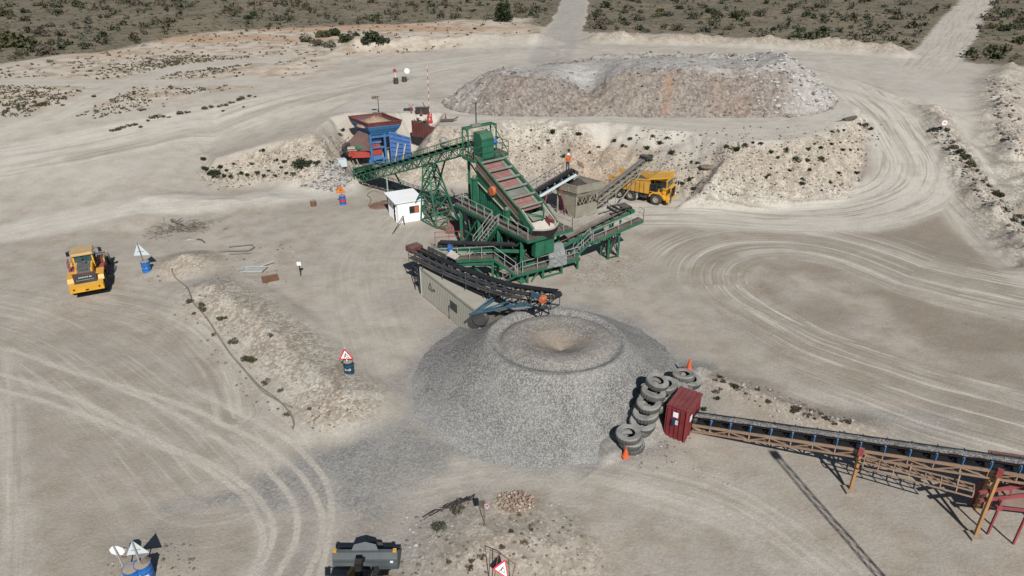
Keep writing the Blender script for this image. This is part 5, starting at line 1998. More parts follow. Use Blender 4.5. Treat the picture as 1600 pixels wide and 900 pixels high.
legs = [(0.35, 0.35), (2.1, 0.35), (3.5, 0.6), (0.5, 3.6), (3.4, 3.6)]
for a, b in legs:
    p = CR(a, b, 0)
    MB().bar(V(p.x, p.y, 0.3), V(p.x, p.y, 4.3), 0.24, 0.24).build('leg', M['blue_f'], cr)
m = MB()
for z in (1.3, 2.7, 4.0):
    m.bar(CR(0.35, 0.35, z), CR(2.1, 0.35, z), 0.16, 0.2)
m.bar(CR(2.1, 0.35, 4.0), CR(3.5, 0.6, 4.0), 0.16, 0.2)
m.bar(CR(0.4, 0.33, 1.3), CR(1.25, 0.33, 0.6), 0.1)
m.bar(CR(2.05, 0.33, 1.3), CR(1.25, 0.33, 0.6), 0.1)
m.bar(CR(0.35, 0.35, 4.0), CR(0.5, 3.6, 4.0), 0.16, 0.2)
m.bar(CR(0.35, 0.35, 1.3), CR(0.5, 3.6, 1.3), 0.16, 0.2)
m.build('frame', M['blue_f'], cr)
m = MB()
m.box(CR(1.2, 1.3, 2.2), (1.5, 1.4, 1.0), math.atan2(fx.y, fx.x))
m.box(CR(1.2, 1.25, 2.85), (1.1, 1.2, 0.3), math.atan2(fx.y, fx.x))
m.build('crusher_body', M['red_p'], cr)
m = MB()
m.box(CR(1.2, 1.5, 1.2), (1.7, 1.6, 1.0), math.atan2(fx.y, fx.x))
m.build('crusher_base', M['blue_w'], cr)
for z in (3.2, 3.5):
    MB().bar(CR(0.5, 0.9, z), CR(1.9, 0.9, z), 0.15, 0.18).build('crossbeam', M['blue_w'], cr)
m = MB()
m.plate([at(560, 204, 4.9), at(575, 210, 4.5), at(579, 236, 2.5), at(553, 235, 2.5), at(543, 223, 3.4)], 0.1)
gp_ = m.build('guard_plate', M['brown'], cr)
m = MB()
off = V(0.05, -0.12, 0.02)
m.plate([at(562, 219, 3.7) + off, at(567, 231, 2.85) + off, at(558, 235, 2.55) + off, at(554, 228, 3.05) + off], 0.04)
m.build('green_patch', M['green_dk'], gp_)
m = MB()
m.bar(at(550, 241, 2.0), at(578, 240, 2.0), 0.7, 0.75)
m.box(at(552, 238, 2.2), (1.1, 0.9, 0.8), 0.1)
m.build('feeder', M['red_p'], cr)
m = MB()
m.bar(at(549, 246, 1.5), at(579, 244, 1.5), 0.6, 0.3)
m.lathe([(0.1, -0.3), (0.75, -0.3), (0.75, 0.3), (0.1, 0.3)], at(544, 232, 2.7), V(0.7, -0.7, 0), 16)
m.build('flywheel', M['steel'], cr)
m = MB()
m.box(at(549, 231, 2.9), (0.9, 0.6, 0.2), 0.1)
m.box(at(550, 234, 2.6), (1.0, 0.6, 0.14), 0.1)
m.build('drive_belt_guard', M['cream'], cr)
m = MB()
rails(m, [at(531, 238, 2.4), at(541, 232, 2.6), at(546, 226, 2.8)], 1.0, 0.8)
m.plate([at(530, 239, 2.35), at(545, 238, 2.4), at(549, 229, 2.7), at(538, 228, 2.7)], 0.06)
m.bar(at(533, 241, 2.3), V(*xy(at(533, 241, 2.3)), 0.3), 0.1)
m.build('service_platform', M['steel'], cr)
m = MB()
m.box(at(534, 254, 1.5), (1.0, 0.8, 0.9), 0.5)
m.bar(at(534, 256, 1.2), V(*xy(at(534, 256, 1.2)), 0.0), 0.4)
m.build('control_box', M['sign_back'], cr)
m = MB()
m.plate([at(534, 258, 1.2), at(541, 259, 1.1), at(539, 270, 0.5), at(530, 266, 0.6)], 0.05)
m.build('rubber_flap', M['black'], cr)
m = MB()
m.plate([at(541, 262, 1.1), at(551, 268, 0.9), at(552, 280, 0.3), at(540, 272, 0.5)], 0.06)
m.build('side_skirt', M['grit'], cr)
m = MB()
for a, b in (((551, 252, 1.6), (567, 283, 0.3)), ((557, 250, 1.7), (571, 280, 0.4)), ((545, 258, 1.4), (562, 284, 0.3))):
    m.bar(at(*a), at(*b), 0.12, 0.2)
for f in (0.2, 0.4, 0.6, 0.8):
    m.bar(at(545, 258, 1.4).lerp(at(562, 284, 0.3), f), at(557, 250, 1.7).lerp(at(571, 280, 0.4), f), 0.08)
m.build('discharge_frame', M['khaki'], cr)
m = MB()
m.box(at(577, 262, 1.3), (1.5, 1.2, 0.7), 0.3)
m.build('discharge_hood', M['grit'], cr)
# retaining walls beside it
w0, w1 = V(-14.75, 84.0, 0), V(-12.2, 82.9, 0)
bw = thing('blue_retaining_wall', 'blue ribbed steel retaining wall right of the crusher', 'retaining wall', w0)
wd = (w1 - w0).normalized()
wn_ = V(wd.y, -wd.x, 0)
L = (w1 - w0).length
m = MB()
m.hexa([w0 + UP * 0.3, w1 + UP * 0.9, w1 - wn_ * 0.1 + UP * 0.9, w0 - wn_ * 0.1 + UP * 0.3], [w0 + UP * 4.5, w1 + UP * 4.1, w1 - wn_ * 0.1 + UP * 4.1, w0 - wn_ * 0.1 + UP * 4.5])
for k in range(8):
    f = k / 7
    m.bar(w0 + wn_ * 0.05 + UP * (0.5 + f * 3.95), w1 + wn_ * 0.05 + UP * (1.0 + f * 3.05), 0.1, 0.13)
for f in (0.0, 0.33, 0.66, 1.0):
    m.bar(w0.lerp(w1, f) + wn_ * 0.07 + UP * 0.5, w0.lerp(w1, f) + wn_ * 0.07 + UP * (4.5 - 0.4 * f), 0.09)
m.build('wall_panel', M['blue_w'], bw)
for f in (0.42, 0.78):
    p = w0.lerp(w1, f)
    q = p + wn_ * 1.5
    MB().bar(p + wn_ * 0.1 + UP * 3.3, V(q.x, q.y, hz(q.x, q.y) - 0.1), 0.12).build('prop', M['cream'], bw)
b0, b1 = V(-12.3, 86.2, 0), V(-9.4, 84.5, 0)
br_ = MB()
br_.hexa([b0 + UP * 3.4, b1 + UP * 3.4, b1 + V(.06, .1, 3.4), b0 + V(.06, .1, 3.4)], [b0 + UP * 5.35, b1 + UP * 4.9, b1 + V(.06, .1, 4.9), b0 + V(.06, .1, 5.35)])
for k in range(9):
    p = b0.lerp(b1, k / 8)
    br_.bar(p + UP * 3.4 - V(0.03, 0.06, 0), p + UP * (5.35 - 0.45 * k / 8) - V(0.03, 0.06, 0), 0.07)
tag(br_.build('sheet_pile_wall', M['maroon'], org=V(-11, 86, 4)), 'rusty maroon sheet wall behind the blue retaining wall', 'retaining wall')

# ------------------------------------------------------------------ wheels and vehicles


def wheel_mesh(r, w, rim_r, n=36):
    t = MB()

    def wob(j, k):
        return (1.0 if (k % 2) else 0.955) if j in (3, 4) else 1
    h = w / 2
    t.lathe([(rim_r, -h * .8), (rim_r * 1.05, -h), (r * .93, -h), (r, -h * .72), (r, h * .72), (r * .93, h), (rim_r * 1.05, h), (rim_r, h * .8)], V(0, 0, 0), V(0, 1, 0), n, wob)
    k = MB()
    k.lathe([(0.001, -h * .3), (rim_r * .35, -h * .3), (rim_r * .4, -h * .45), (rim_r * .85, -h * .2), (rim_r * .9, -h * .85), (rim_r * 1.02, -h * .85)], V(0, 0, 0), V(0, 1, 0), 20)
    k.lathe([(0.001, h * .3), (rim_r * .35, h * .3), (rim_r * .4, h * .45), (rim_r * .85, h * .2), (rim_r * .9, h * .85), (rim_r * 1.02, h * .85)], V(0, 0, 0), V(0, 1, 0), 20)
    return t, k


def add_wheel(root, loc, r, w, rim_r, rim_mat):
    t, k = wheel_mesh(r, w, rim_r)
    wo = bpy.data.objects.new('wheel', t.mesh('tyre', M['tyre_run']))
    C.objects.link(wo)
    wo.parent = root
    wo.location = loc
    ro = bpy.data.objects.new('rim', k.mesh('rim', rim_mat))
    C.objects.link(ro)
    ro.parent = wo
    return wo


def smoothbox(mb, c, s, ch=0.06):
    """box with chamfered vertical and top edges"""
    x, y, z = s[0] / 2, s[1] / 2, s[2] / 2
    c = Vector(c)
    vs = []
    for zz, e in ((-z, 0), (z - ch, 0), (z, ch)):
        xx, yy = x - e, y - e
        for px, py in ((-xx + ch, -yy), (xx - ch, -yy), (xx, -yy + ch), (xx, yy - ch), (xx - ch, yy), (-xx + ch, yy), (-xx, yy - ch), (-xx, -yy + ch)):
            vs.append(c + V(px, py, zz))
    fs = [tuple(range(8))[::-1], tuple(range(16, 24))]
    for l in range(2):
        fs += [(l * 8 + k, l * 8 + (k + 1) % 8, l * 8 + 8 + (k + 1) % 8, l * 8 + 8 + k) for k in range(8)]
    return mb.add(vs, fs)


def make_loader(label, bucket_z, bucket_tilt, group):
    r = thing('wheel_loader', label, 'wheel loader', (0, 0, 0), group)
    Y, YD, G, D = M['yellow'], M['yellow_d'], M['grey_m'], M['steel']
    m = MB()
    m.prism([(-3.45, 0.85), (-3.5, 1.35), (-2.75, 1.5), (-2.75, 0.8)], V(0, -1.28, 0), V(1, 0, 0), UP, V(0, 2.56, 0))
    cw = m.build('counterweight', Y, r)
    m = MB()
    for y in (-0.95, 0.95):
        m.cyl((-3.5, y, 1.18), (-1, 0, 0.06), 0.07, 0.04, 12)
    m.box((-3.49, 0, 1.02), (0.05, 0.24, 0.10))
    m.build('rear_lamp', M['black'], cw)
    m = MB()
    m.prism([(-2.95, 1.2), (-2.95, 2.15), (-2.2, 2.42), (-0.85, 2.5), (-0.85, 1.2)], V(0, -0.66, 0), V(1, 0, 0), UP, V(0, 1.32, 0))
    hd = m.build('engine_cover', Y, r)
    m = MB()
    m.prism([(-2.75, 2.26), (-2.2, 2.45), (-0.95, 2.53), (-0.95, 2.57), (-2.2, 2.49), (-2.75, 2.30)], V(0, -0.5, 0), V(1, 0, 0), UP, V(0, 1.0, 0))
    for k in range(6):
        m.bar((-2.0 + k * 0.16, -0.4, 2.53), (-2.0 + k * 0.16, 0.4, 2.53), 0.05, 0.04)
    m.box((-2.45, 0, 2.46), (0.3, 0.7, 0.08))
    m.tube((-1.2, 0.12, 2.5), (-1.2, 0.12, 3.0), 0.09, 10)
    m.cyl((-1.45, -0.1, 2.5), UP, 0.16, 0.3, 12)
    m.build('hood_panel', G, hd)
    m = MB()
    m.prism([(-3.02, 1.45), (-2.98, 2.25), (-2.80, 2.28), (-2.80, 1.45)], V(0, -0.85, 0), V(1, 0, 0), UP, V(0, 1.7, 0))
    gr = m.build('radiator_grille', M['steel'], r)
    m = MB()
    m.bar((-2.9, -0.87, 2.29), (-2.9, 0.87, 2.29), 0.2, 0.05)
    m.build('grille_cap', M['stripe'], gr)
    m = MB()
    rg = random.Random(1)
    y = -0.52
    while y < 0.5:
        w = rg.choice((0.05, 0.08, 0.11))
        m.box((-3.012, y, 1.98), (0.012, w, 0.09))
        y += w + 0.06
    for k in range(9):
        m.box((-3.026, -0.6 + k * 0.15, 1.74), (0.012, 0.07, 0.035))
    m.build('grille_marking', M['sign_back'], gr)
    for s in (-1, 1):
        m = MB()
        m.prism([(-2.72, 1.42), (-2.5, 1.78), (-1.1, 1.85), (-0.75, 1.5), (-0.85, 1.45), (-1.15, 1.75), (-2.45, 1.68), (-2.62, 1.4)], V(0, s * 0.7, 0), V(1, 0, 0), UP, V(0, s * 0.68, 0))
        m.prism([(-2.55, 1.2), (-2.55, 1.78), (-0.85, 1.85), (-0.85, 1.2)], V(0, s * 0.66, 0), V(1, 0, 0), UP, V(0, s * 0.1, 0))
        m.build('fender', Y, r)
    # rear frame and front frame
    m = MB()
    m.box((-1.2, 0, 0.95), (3.4, 1.0, 0.6))
    m.box((1.2, 0, 1.05), (2.2, 0.9, 0.7))
    m.box((-1.6, 0, 0.78), (0.4, 1.9, 0.4))
    m.box((1.6, 0, 0.78), (0.4, 1.9, 0.4))
    m.build('frame', D, r)
    # cab
    m = MB()
    for x, y in ((-0.85, -0.75), (-0.85, 0.75), (0.55, -0.65), (0.55, 0.65)):
        m.bar((x, y, 1.55), (x * 0.95, y * 0.95, 3.2), 0.11)
    m.box((-0.15, 0, 1.5), (1.6, 1.62, 0.35))
    cb = m.build('cab', M['yellow'], r)
    m = MB()
    m.plate([(-0.87, -0.7, 1.7), (-0.87, 0.7, 1.7), (-0.83, 0.68, 3.15), (-0.83, -0.68, 3.15)], 0.02)
    m.plate([(0.57, -0.62, 1.7), (0.57, 0.62, 1.7), (0.53, 0.6, 3.15), (0.53, -0.6, 3.15)], 0.02)
    for s in (-1, 1):
        m.plate([(-0.8, s * 0.76, 1.7), (0.5, s * 0.66, 1.7), (0.48, s * 0.63, 3.15), (-0.78, s * 0.72, 3.15)], 0.02)
    m.build('cab_glass', M['glass_t'], cb)
    m = MB()
    smoothbox(m, (-0.15, 0, 3.28), (1.85, 1.72, 0.2), 0.08)
    rf = m.build('cab_roof', M['cab_tan'], r)
    m = MB()
    m.box((-0.95, -0.1, 3.32), (0.12, 0.14, 0.1))
    m.build('beacon', M['orange'], rf)
    m = MB()
    m.box((-0.55, 0.15, 2.0), (0.45, 0.5, 0.9))
    m.build('seat', M['black'], cb)
    for s in (-1, 1):
        m = MB()
        m.path([(0.6, s * 0.7, 3.0), (0.75, s * 1.2, 3.05), (0.75, s * 1.25, 2.7)], 0.025)
        m.box((0.74, s * 1.25, 2.8), (0.08, 0.26, 0.4))
        m.build('mirror', M['black'], r)
    # access ladder and platform rails
    for s in (-1, 1):
        m = MB()
        rails(m, [V(-0.7, s * 1.3, 1.6), V(0.4, s * 1.3, 1.6)], 0.9, 0.55, 0.025)
        for k in range(4):
            m.bar((0.1, s * 1.38, 0.6 + k * 0.28), (0.5, s * 1.38, 0.6 + k * 0.28), 0.05)
        m.bar((0.1, s * 1.38, 0.5), (0.1, s * 1.38, 1.6), 0.05)
        m.bar((0.5, s * 1.38, 0.5), (0.5, s * 1.38, 1.6), 0.05)
        m.plate([(-0.75, s * 0.8, 1.58), (0.5, s * 0.8, 1.58), (0.5, s * 1.36, 1.58), (-0.75, s * 1.36, 1.58)], 0.05)
        m.build('ladder', M['red_leg'], r)
        m = MB()
        m.prism([(0.9, 1.5), (1.2, 1.75), (2.2, 1.72), (2.5, 1.4), (2.4, 1.38), (2.15, 1.62), (1.25, 1.65), (1.0, 1.42)], V(0, s * 0.72, 0), V(1, 0, 0), UP, V(0, s * 0.64, 0))
        m.build('fender', YD, r)
    for x, y in ((-1.6, -1.08), (-1.6, 1.08), (1.6, -1.08), (1.6, 1.08)):
        add_wheel(r, (x, y, 0.80), 0.80, 0.62, 0.42, M['yellow_d'])
    # lift arms
    piv = V(3.35, 0, 0.45 + bucket_z)
    for s in (-1, 1):
        m = MB()
        m.bar((1.1, s * 0.45, 1.85), (2.3, s * 0.55, 1.35 + bucket_z * 0.4), 0.16, 0.34)
        m.bar((2.3, s * 0.55, 1.35 + bucket_z * 0.4), piv + V(0, s * 0.55, 0), 0.16, 0.32)
        m.build('lift_arm', YD if s == 1 else D, r)
    m = MB()
    m.bar((1.0, 0, 2.1), (2.1, 0, 1.95 + bucket_z * 0.4), 0.2, 0.2)
    m.tube((1.5, 0, 2.1), (2.6, 0, 1.9 + bucket_z * .4), 0.07, 8)
    m.bar((2.1, 0, 1.1 + bucket_z * .5), (2.2, 0, 2.2 + bucket_z * .4), 0.22, 0.3)
    m.bar((2.2, 0, 2.2 + bucket_z * .4), piv + V(-0.15, 0, 0.75), 0.12, 0.16)
    m.box((2.25, 0, 2.25 + bucket_z * .4), (0.3, 0.3, 0.3))
    m.build('tilt_linkage', M['black'], r)
    m = MB()
    for pts in (((0.9, 0.2, 1.8), (1.4, 0.25, 2.35), (2.0, 0.2, 1.9)), ((0.9, -0.25, 1.8), (1.3, -0.3, 2.2), (1.9, -0.3, 1.7)), ((1.9, -0.5, 1.6), (2.2, -0.6, 2.0), (2.5, -0.55, 1.5))):
        m.path(pts, 0.035)
    m.build('hose', M['black'], r)
    # bucket
    ca, sa = math.cos(bucket_tilt), math.sin(bucket_tilt)

    def bk(x, z, y=0.0):
        return V(piv.x + x * ca - z * sa, y, piv.z - 0.3 + x * sa + z * ca)
    prof = [(1.28, 0.0), (0.45, -0.02), (0.16, 0.06), (0.0, 0.28), (-0.02, 0.55), (0.10, 0.88), (0.34, 1.16)]
    W = 1.47
    m = MB()
    for (x0, z0), (x1, z1) in zip(prof[:-1], prof[1:]):
        m.plate([bk(x0, z0, -W), bk(x0, z0, W), bk(x1, z1, W), bk(x1, z1, -W)], 0.04)
    for s in (-1, 1):
        m.prism([(0, 0)], V(0, 0, 0), V(1, 0, 0), UP, V(0, 0, 0)) if False else None
        side = [bk(x, z, s * W) for x, z in prof]
        m.plate(side, 0.05)
    m.bar(bk(0.34, 1.17, -W), bk(0.34, 1.17, W), 0.1, 0.1)
    m.bar(bk(-0.03, 0.45, -W), bk(-0.03, 0.45, W), 0.08, 0.14)
    m.bar(bk(0.03, 0.80, -W), bk(0.03, 0.80, W), 0.05, 0.1)
    bo = m.build('bucket', M['bucket'], r)
    m = MB()
    # pentagon spill guard over the top edge and the spade lip
    e = V(bk(0.55, 1.36).x - bk(0.34, 1.17).x, 0, bk(0.55, 1.36).z - bk(0.34, 1.17).z)
    b_ = bk(0.34, 1.2)
    out = [(-0.62, 0), (-0.5, 0.95), (0, 1.35), (0.5, 0.95), (0.62, 0)]
    m.plate([b_ + V(0, y, 0) + e * k for y, k in out], 0.04)
    m.build('spill_guard', M['bucket'], bo)
    m = MB()
    f_ = V(bk(1.6, 0).x - bk(1.28, 0).x, 0, bk(1.6, 0).z - bk(1.28, 0).z)
    l0 = bk(1.28, 0)
    m.plate([l0 + V(0, y, 0) + f_ * k for y, k in ((-W, 0), (-W, 0.1), (-0.62, 0.1), (-0.5, 0.9), (0, 1.1), (0.5, 0.9), (0.62, 0.1), (W, 0.1), (W, 0))], 0.05)
    m.build('cutting_edge', M['steel'], bo)
    for s in (-1, 1):
        m = MB()
        m.box(bk(0.34, 1.17, s * (W - 0.09)) + UP * 0.03, (0.16, 0.16, 0.1))
        m.build('corner_marker', M['yellow'], bo)
    m = MB()
    m.box(bk(0.02, 0.82, -1.25) - V(0.05, 0, -0.03), (0.06, 0.14, 0.07))
    m.build('bucket_plate', M['white_sign'], bo)
    return r


ld1 = make_loader('yellow wheel loader seen from behind on the open yard beside a blue-drum sign', 0.0, 0.0, None)
lp = at(134, 422, 1.2)
put(ld1, V(lp.x + 0.25, lp.y - 0.1, hz(lp.x, lp.y)), R(116), 0.94)
ld2 = make_loader('wheel loader with raised grey bucket cut off by the bottom edge', 0.45, R(8), None)
put(ld2, V(-6.62, 19.28, 0.0), R(90.5), 0.98)

# dump truck
tr = thing('dump_truck', 'yellow six-wheel mine dump truck being loaded at the foot of the bank', 'dump truck')
Yl, YD = M['yellow'], M['yellow_d']
m = MB()
m.box((-2.2, 0, 0.95), (7.2, 0.9, 0.35))
for x in (0, -3.3, -4.75):
    m.box((x, 0, 0.72), (0.3, 2.2, 0.3))
m.box((-1.7, -1.0, 0.95), (1.0, 0.6, 0.6))
m.box((-1.7, 1.0, 0.95), (1.0, 0.6, 0.6))
m.build('chassis', M['steel'], tr)
for x, w, y in ((0, 0.46, 1.28), (-3.3, 0.85, 1.1), (-4.75, 0.85, 1.1)):
    for s in (-1, 1):
        add_wheel(tr, (x, s * y, 0.74), 0.74, w, 0.40, M['rim'])
m = MB()   # front end: engine housing and bumper
m.prism([(1.55, 0.75), (1.6, 2.0), (1.45, 2.15), (0.55, 2.2), (0.55, 1.1), (0.85, 0.75)], V(0, -1.3, 0), V(1, 0, 0), UP, V(0, 2.6, 0))
m.box((1.5, 0, 0.8), (0.35, 3.0, 0.35))
for s in (-1, 1):
    m.prism([(-0.95, 1.0), (-0.85, 1.35), (-0.5, 1.62), (0.5, 1.62), (0.95, 1.35), (1.1, 1.0), (0.9, 1.0), (0.75, 1.25), (0.4, 1.5), (-0.4, 1.5), (-0.7, 1.28), (-0.8, 1.0)], V(0, s * 1.05, 0), V(1, 0, 0), UP, V(0, s * 0.5, 0))
m.plate([(-0.9, -1.5, 1.66), (1.0, -1.5, 1.66), (1.0, 1.5, 1.66), (-0.9, 1.5, 1.66)], 0.06)
fr = m.build('front_body', Yl, tr)
m = MB()
m.box((1.6, 0.1, 1.55), (0.1, 1.35, 1.15))
for k in range(7):
    m.bar((1.66, -0.5, 1.08 + k * 0.15), (1.66, 0.7, 1.08 + k * 0.15), 0.03, 0.05)
m.build('grille', M['black'], fr)
for s in (-1, 1):
    MB().box((1.63, s * 1.05, 1.05), (0.08, 0.3, 0.2)).build('headlight', M['white_sign'], fr)
m = MB()
for x, y in ((-0.55, -0.85), (-0.55, 1.35), (1.05, -0.85), (1.05, 1.35)):
    m.bar((x, y, 1.7), (x, y, 3.1), 0.12)
m.box((0.25, 0.25, 1.85), (1.7, 2.3, 0.3))
m.box((0.25, 0.25, 3.12), (1.8, 2.4, 0.12))
cb = m.build('cab', Yl, tr)
m = MB()
m.plate([(1.08, -0.8, 2.02), (1.08, 1.3, 2.02), (1.06, 1.3, 3.02), (1.06, -0.8, 3.02)], 0.02)
m.build('windscreen', M['glass_t'], cb)
for y in (-0.87, 1.37):
    m = MB()
    m.plate([(-0.5, y, 2.0), (1.0, y, 2.0), (1.0, y, 3.02), (-0.5, y, 3.02)], 0.02)
    m.build('side_window', M['glass'], cb)
m = MB()
m.box((-0.7, -1.1, 2.1), (0.7, 0.7, 0.9))
m.cyl((-0.2, -1.2, 1.7), UP, 0.28, 1.0, 14)
m.build('air_cleaner', M['black'], tr)
MB().cyl((-0.8, 0.9, 1.7), UP, 0.2, 1.3, 12).build('exhaust', M['black'], tr)
m = MB()
rails(m, [V(1.5, -1.45, 1.7), V(-0.8, -1.45, 1.7)], 0.9, 0.8)
for k in range(5):
    m.bar((1.75, -1.25, 0.5 + k * 0.3), (1.75, -0.85, 0.5 + k * 0.3), 0.05)
m.bar((1.75, -1.25, 0.4), (1.75, -1.25, 1.9), 0.05)
m.bar((1.75, -0.85, 0.4), (1.75, -0.85, 1.9), 0.05)
m.build('ladder', M['steel'], tr)
for s in (-1, 1):
    m = MB()
    m.path([(1.4, s * 1.3, 2.2), (1.7, s * 1.6, 2.5), (1.7, s * 1.65, 2.3)], 0.03)
    m.box((1.7, s * 1.66, 2.25), (0.08, 0.3, 0.55))
    m.build('mirror', M['black'], tr)
# tipping body
m = MB()
sidep = [(-6.2, 2.3), (-5.2, 1.45), (-1.2, 1.35), (-0.95, 1.6), (-0.95, 3.2), (-1.6, 2.95), (-5.6, 2.75), (-6.3, 3.1)]
for s in (-1, 1):
    m.prism(sidep, V(0, s * 1.55, 0), V(1, 0, 0), UP, V(0, s * 0.08, 0))
    for k in range(8):
        x = -1.45 - k * 0.56
        m.bar((x, s * 1.68, 1.42), (x, s * 1.68, 2.8), 0.22, 0.13)
    m.bar((-0.95, s * 1.66, 3.15), (-5.7, s * 1.66, 2.82), 0.16, 0.16)
m.plate([(-1.0, -1.58, 1.38), (-1.0, 1.58, 1.38), (-1.0, 1.58, 3.2), (-1.0, -1.58, 3.2)], 0.08)
m.plate([(-5.2, -1.58, 1.45), (-1.0, -1.58, 1.36), (-1.0, 1.58, 1.36), (-5.2, 1.58, 1.45)], 0.08)
m.plate([(-6.25, -1.58, 2.35), (-5.2, -1.58, 1.45), (-5.2, 1.58, 1.45), (-6.25, 1.58, 2.35)], 0.08)
bd = m.build('tipping_body', YD, tr)
m = MB()
m.plate([(-1.0, -1.6, 3.2), (1.25, -1.45, 3.62), (1.25, 1.45, 3.62), (-1.0, 1.6, 3.2)], 0.09)
for s in (-1, 1):
    m.bar((-1.0, s * 1.55, 3.27), (1.25, s * 1.42, 3.69), 0.12, 0.16)
m.bar((1.25, -1.45, 3.66), (1.25, 1.45, 3.66), 0.12, 0.16)
m.build('canopy', Yl, bd)
m = MB()
for x in (-2.55, -5.65):
    for s in (-1, 1):
        m.plate([(x, s * 0.7, 0.35), (x, s * 1.5, 0.35), (x + 0.05, s * 1.5, 1.3), (x + 0.05, s * 0.7, 1.3)], 0.03)
m.build('mudflap', M['sign_back'], tr)
THEAD = math.atan2(-0.50, 0.866)
tloc = at(1030, 315, 0)
TS = 0.86
put(tr, V(tloc.x, tloc.y, max(hz(tloc.x, tloc.y), 0) + 0.0), THEAD, TS)
cx, sx_ = math.cos(THEAD), math.sin(THEAD)
ld = V(tloc.x - 2.6 * cx, tloc.y - 2.6 * sx_, 1.75)
o = heap('truck_load', ld.x, ld.y, 1.75, 1.25, 1.0, M['dkgrit'], org=V(ld.x, ld.y, 2.0), elong=1.35, ang=THEAD, seed=9)
tag(o, 'dark crushed stone piled in the bed of the yellow dump truck', 'stone heap')

# ------------------------------------------------------------------ reclaim portal, tyre wall and overland conveyor
pe = V(0.55, 0.835, 0).normalized()
pb = V(-pe.y, pe.x, 0)
p1 = V(10.02, 32.4, 0)


def PO(a, b, z):
    return p1 + pe * a + pb * b + UP * z


por = thing('reclaim_portal', 'dark red cut-off shipping container sunk in the soil at the conveyor start', 'container', p1)
PHt = 2.15
m = MB()


def ribs(m, a0, a1, fixed, end, n, z0, z1):
    for k in range(n):
        f0, f1 = a0 + (a1 - a0) * (k + 0.18) / n, a0 + (a1 - a0) * (k + 0.72) / n
        if end:
            m.hexa([PO(f0, -0.07, z0), PO(f1, -0.07, z0), PO(f1, 0.0, z0), PO(f0, 0.0, z0)], [PO(f0, -0.07, z1), PO(f1, -0.07, z1), PO(f1, 0.0, z1), PO(f0, 0.0, z1)])
        else:
            m.hexa([PO(fixed - 0.06, f0, z0), PO(fixed, f0, z0), PO(fixed, f1, z0), PO(fixed - 0.06, f1, z0)], [PO(fixed - 0.06, f0, z1), PO(fixed, f0, z1), PO(fixed, f1, z1), PO(fixed - 0.06, f1, z1)])


PD, PWd = 1.25, 2.05
m.hexa([PO(0, 0, -0.3), PO(PWd, 0, -0.3), PO(PWd, 0.06, -0.3), PO(0, 0.06, -0.3)], [PO(0, 0, PHt), PO(PWd, 0, PHt), PO(PWd, 0.06, PHt), PO(0, 0.06, PHt)])
ribs(m, 0.1, PWd - 0.1, 0, True, 4, -0.3, PHt - 0.35)
m.build('end_wall', M['cont_red'], por)
m = MB()
for a in (0.0, PWd - 0.06):
    m.hexa([PO(a, 0.07, -0.3), PO(a + 0.06, 0.07, -0.3), PO(a + 0.06, PD, -0.3), PO(a, PD, -0.3)], [PO(a, 0.07, PHt), PO(a + 0.06, 0.07, PHt), PO(a + 0.06, PD, PHt), PO(a, PD, PHt)])
ribs(m, 0.15, PD - 0.05, 0.0, False, 4, -0.3, PHt - 0.1)
for a in (0, PWd):
    m.bar(PO(a, -0.02, -0.3), PO(a, -0.02, PHt), 0.14)
m.build('side_wall', M['cont_red'], por)
m = MB()
m.plate([PO(-0.05, -0.18, PHt + 0.03), PO(PWd + 0.05, -0.18, PHt + 0.03), PO(PWd + 0.05, PD, PHt + 0.03), PO(-0.05, PD, PHt + 0.03)], 0.05)
for k in range(5):
    b = 0.0 + k * PD / 4.4
    m.bar(PO(-0.03, b, PHt + 0.07), PO(PWd + 0.03, b, PHt + 0.07), 0.14, 0.06)
m.build('roof', M['cont_red'], por)
MB().box(PO(0.6, -0.09, 1.35), (0.3, 0.03, 0.36), ax=(pe, pb, UP)).build('notice', M['white_sign'], por)
MB().box(PO(-0.08, 0.62, 1.72), (0.03, 0.3, 0.34), ax=(pe, pb, UP)).build('notice', M['white_sign'], por)
m = MB()
m.box(PO(-0.12, 0.70, 1.2), (0.1, 0.16, 0.4), ax=(pe, pb, UP))
m.build('switch_box', M['navy'], por)
MB().box(PO(-0.08, 0.52, 1.2), (0.03, 0.16, 0.3), ax=(pe, pb, UP)).build('notice', M['sign_back'], por)
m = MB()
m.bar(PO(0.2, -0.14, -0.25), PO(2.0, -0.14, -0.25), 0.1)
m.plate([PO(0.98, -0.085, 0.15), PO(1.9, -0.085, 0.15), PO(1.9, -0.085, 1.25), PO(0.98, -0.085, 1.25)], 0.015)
m.build('conveyor_opening', M['dark'], por)

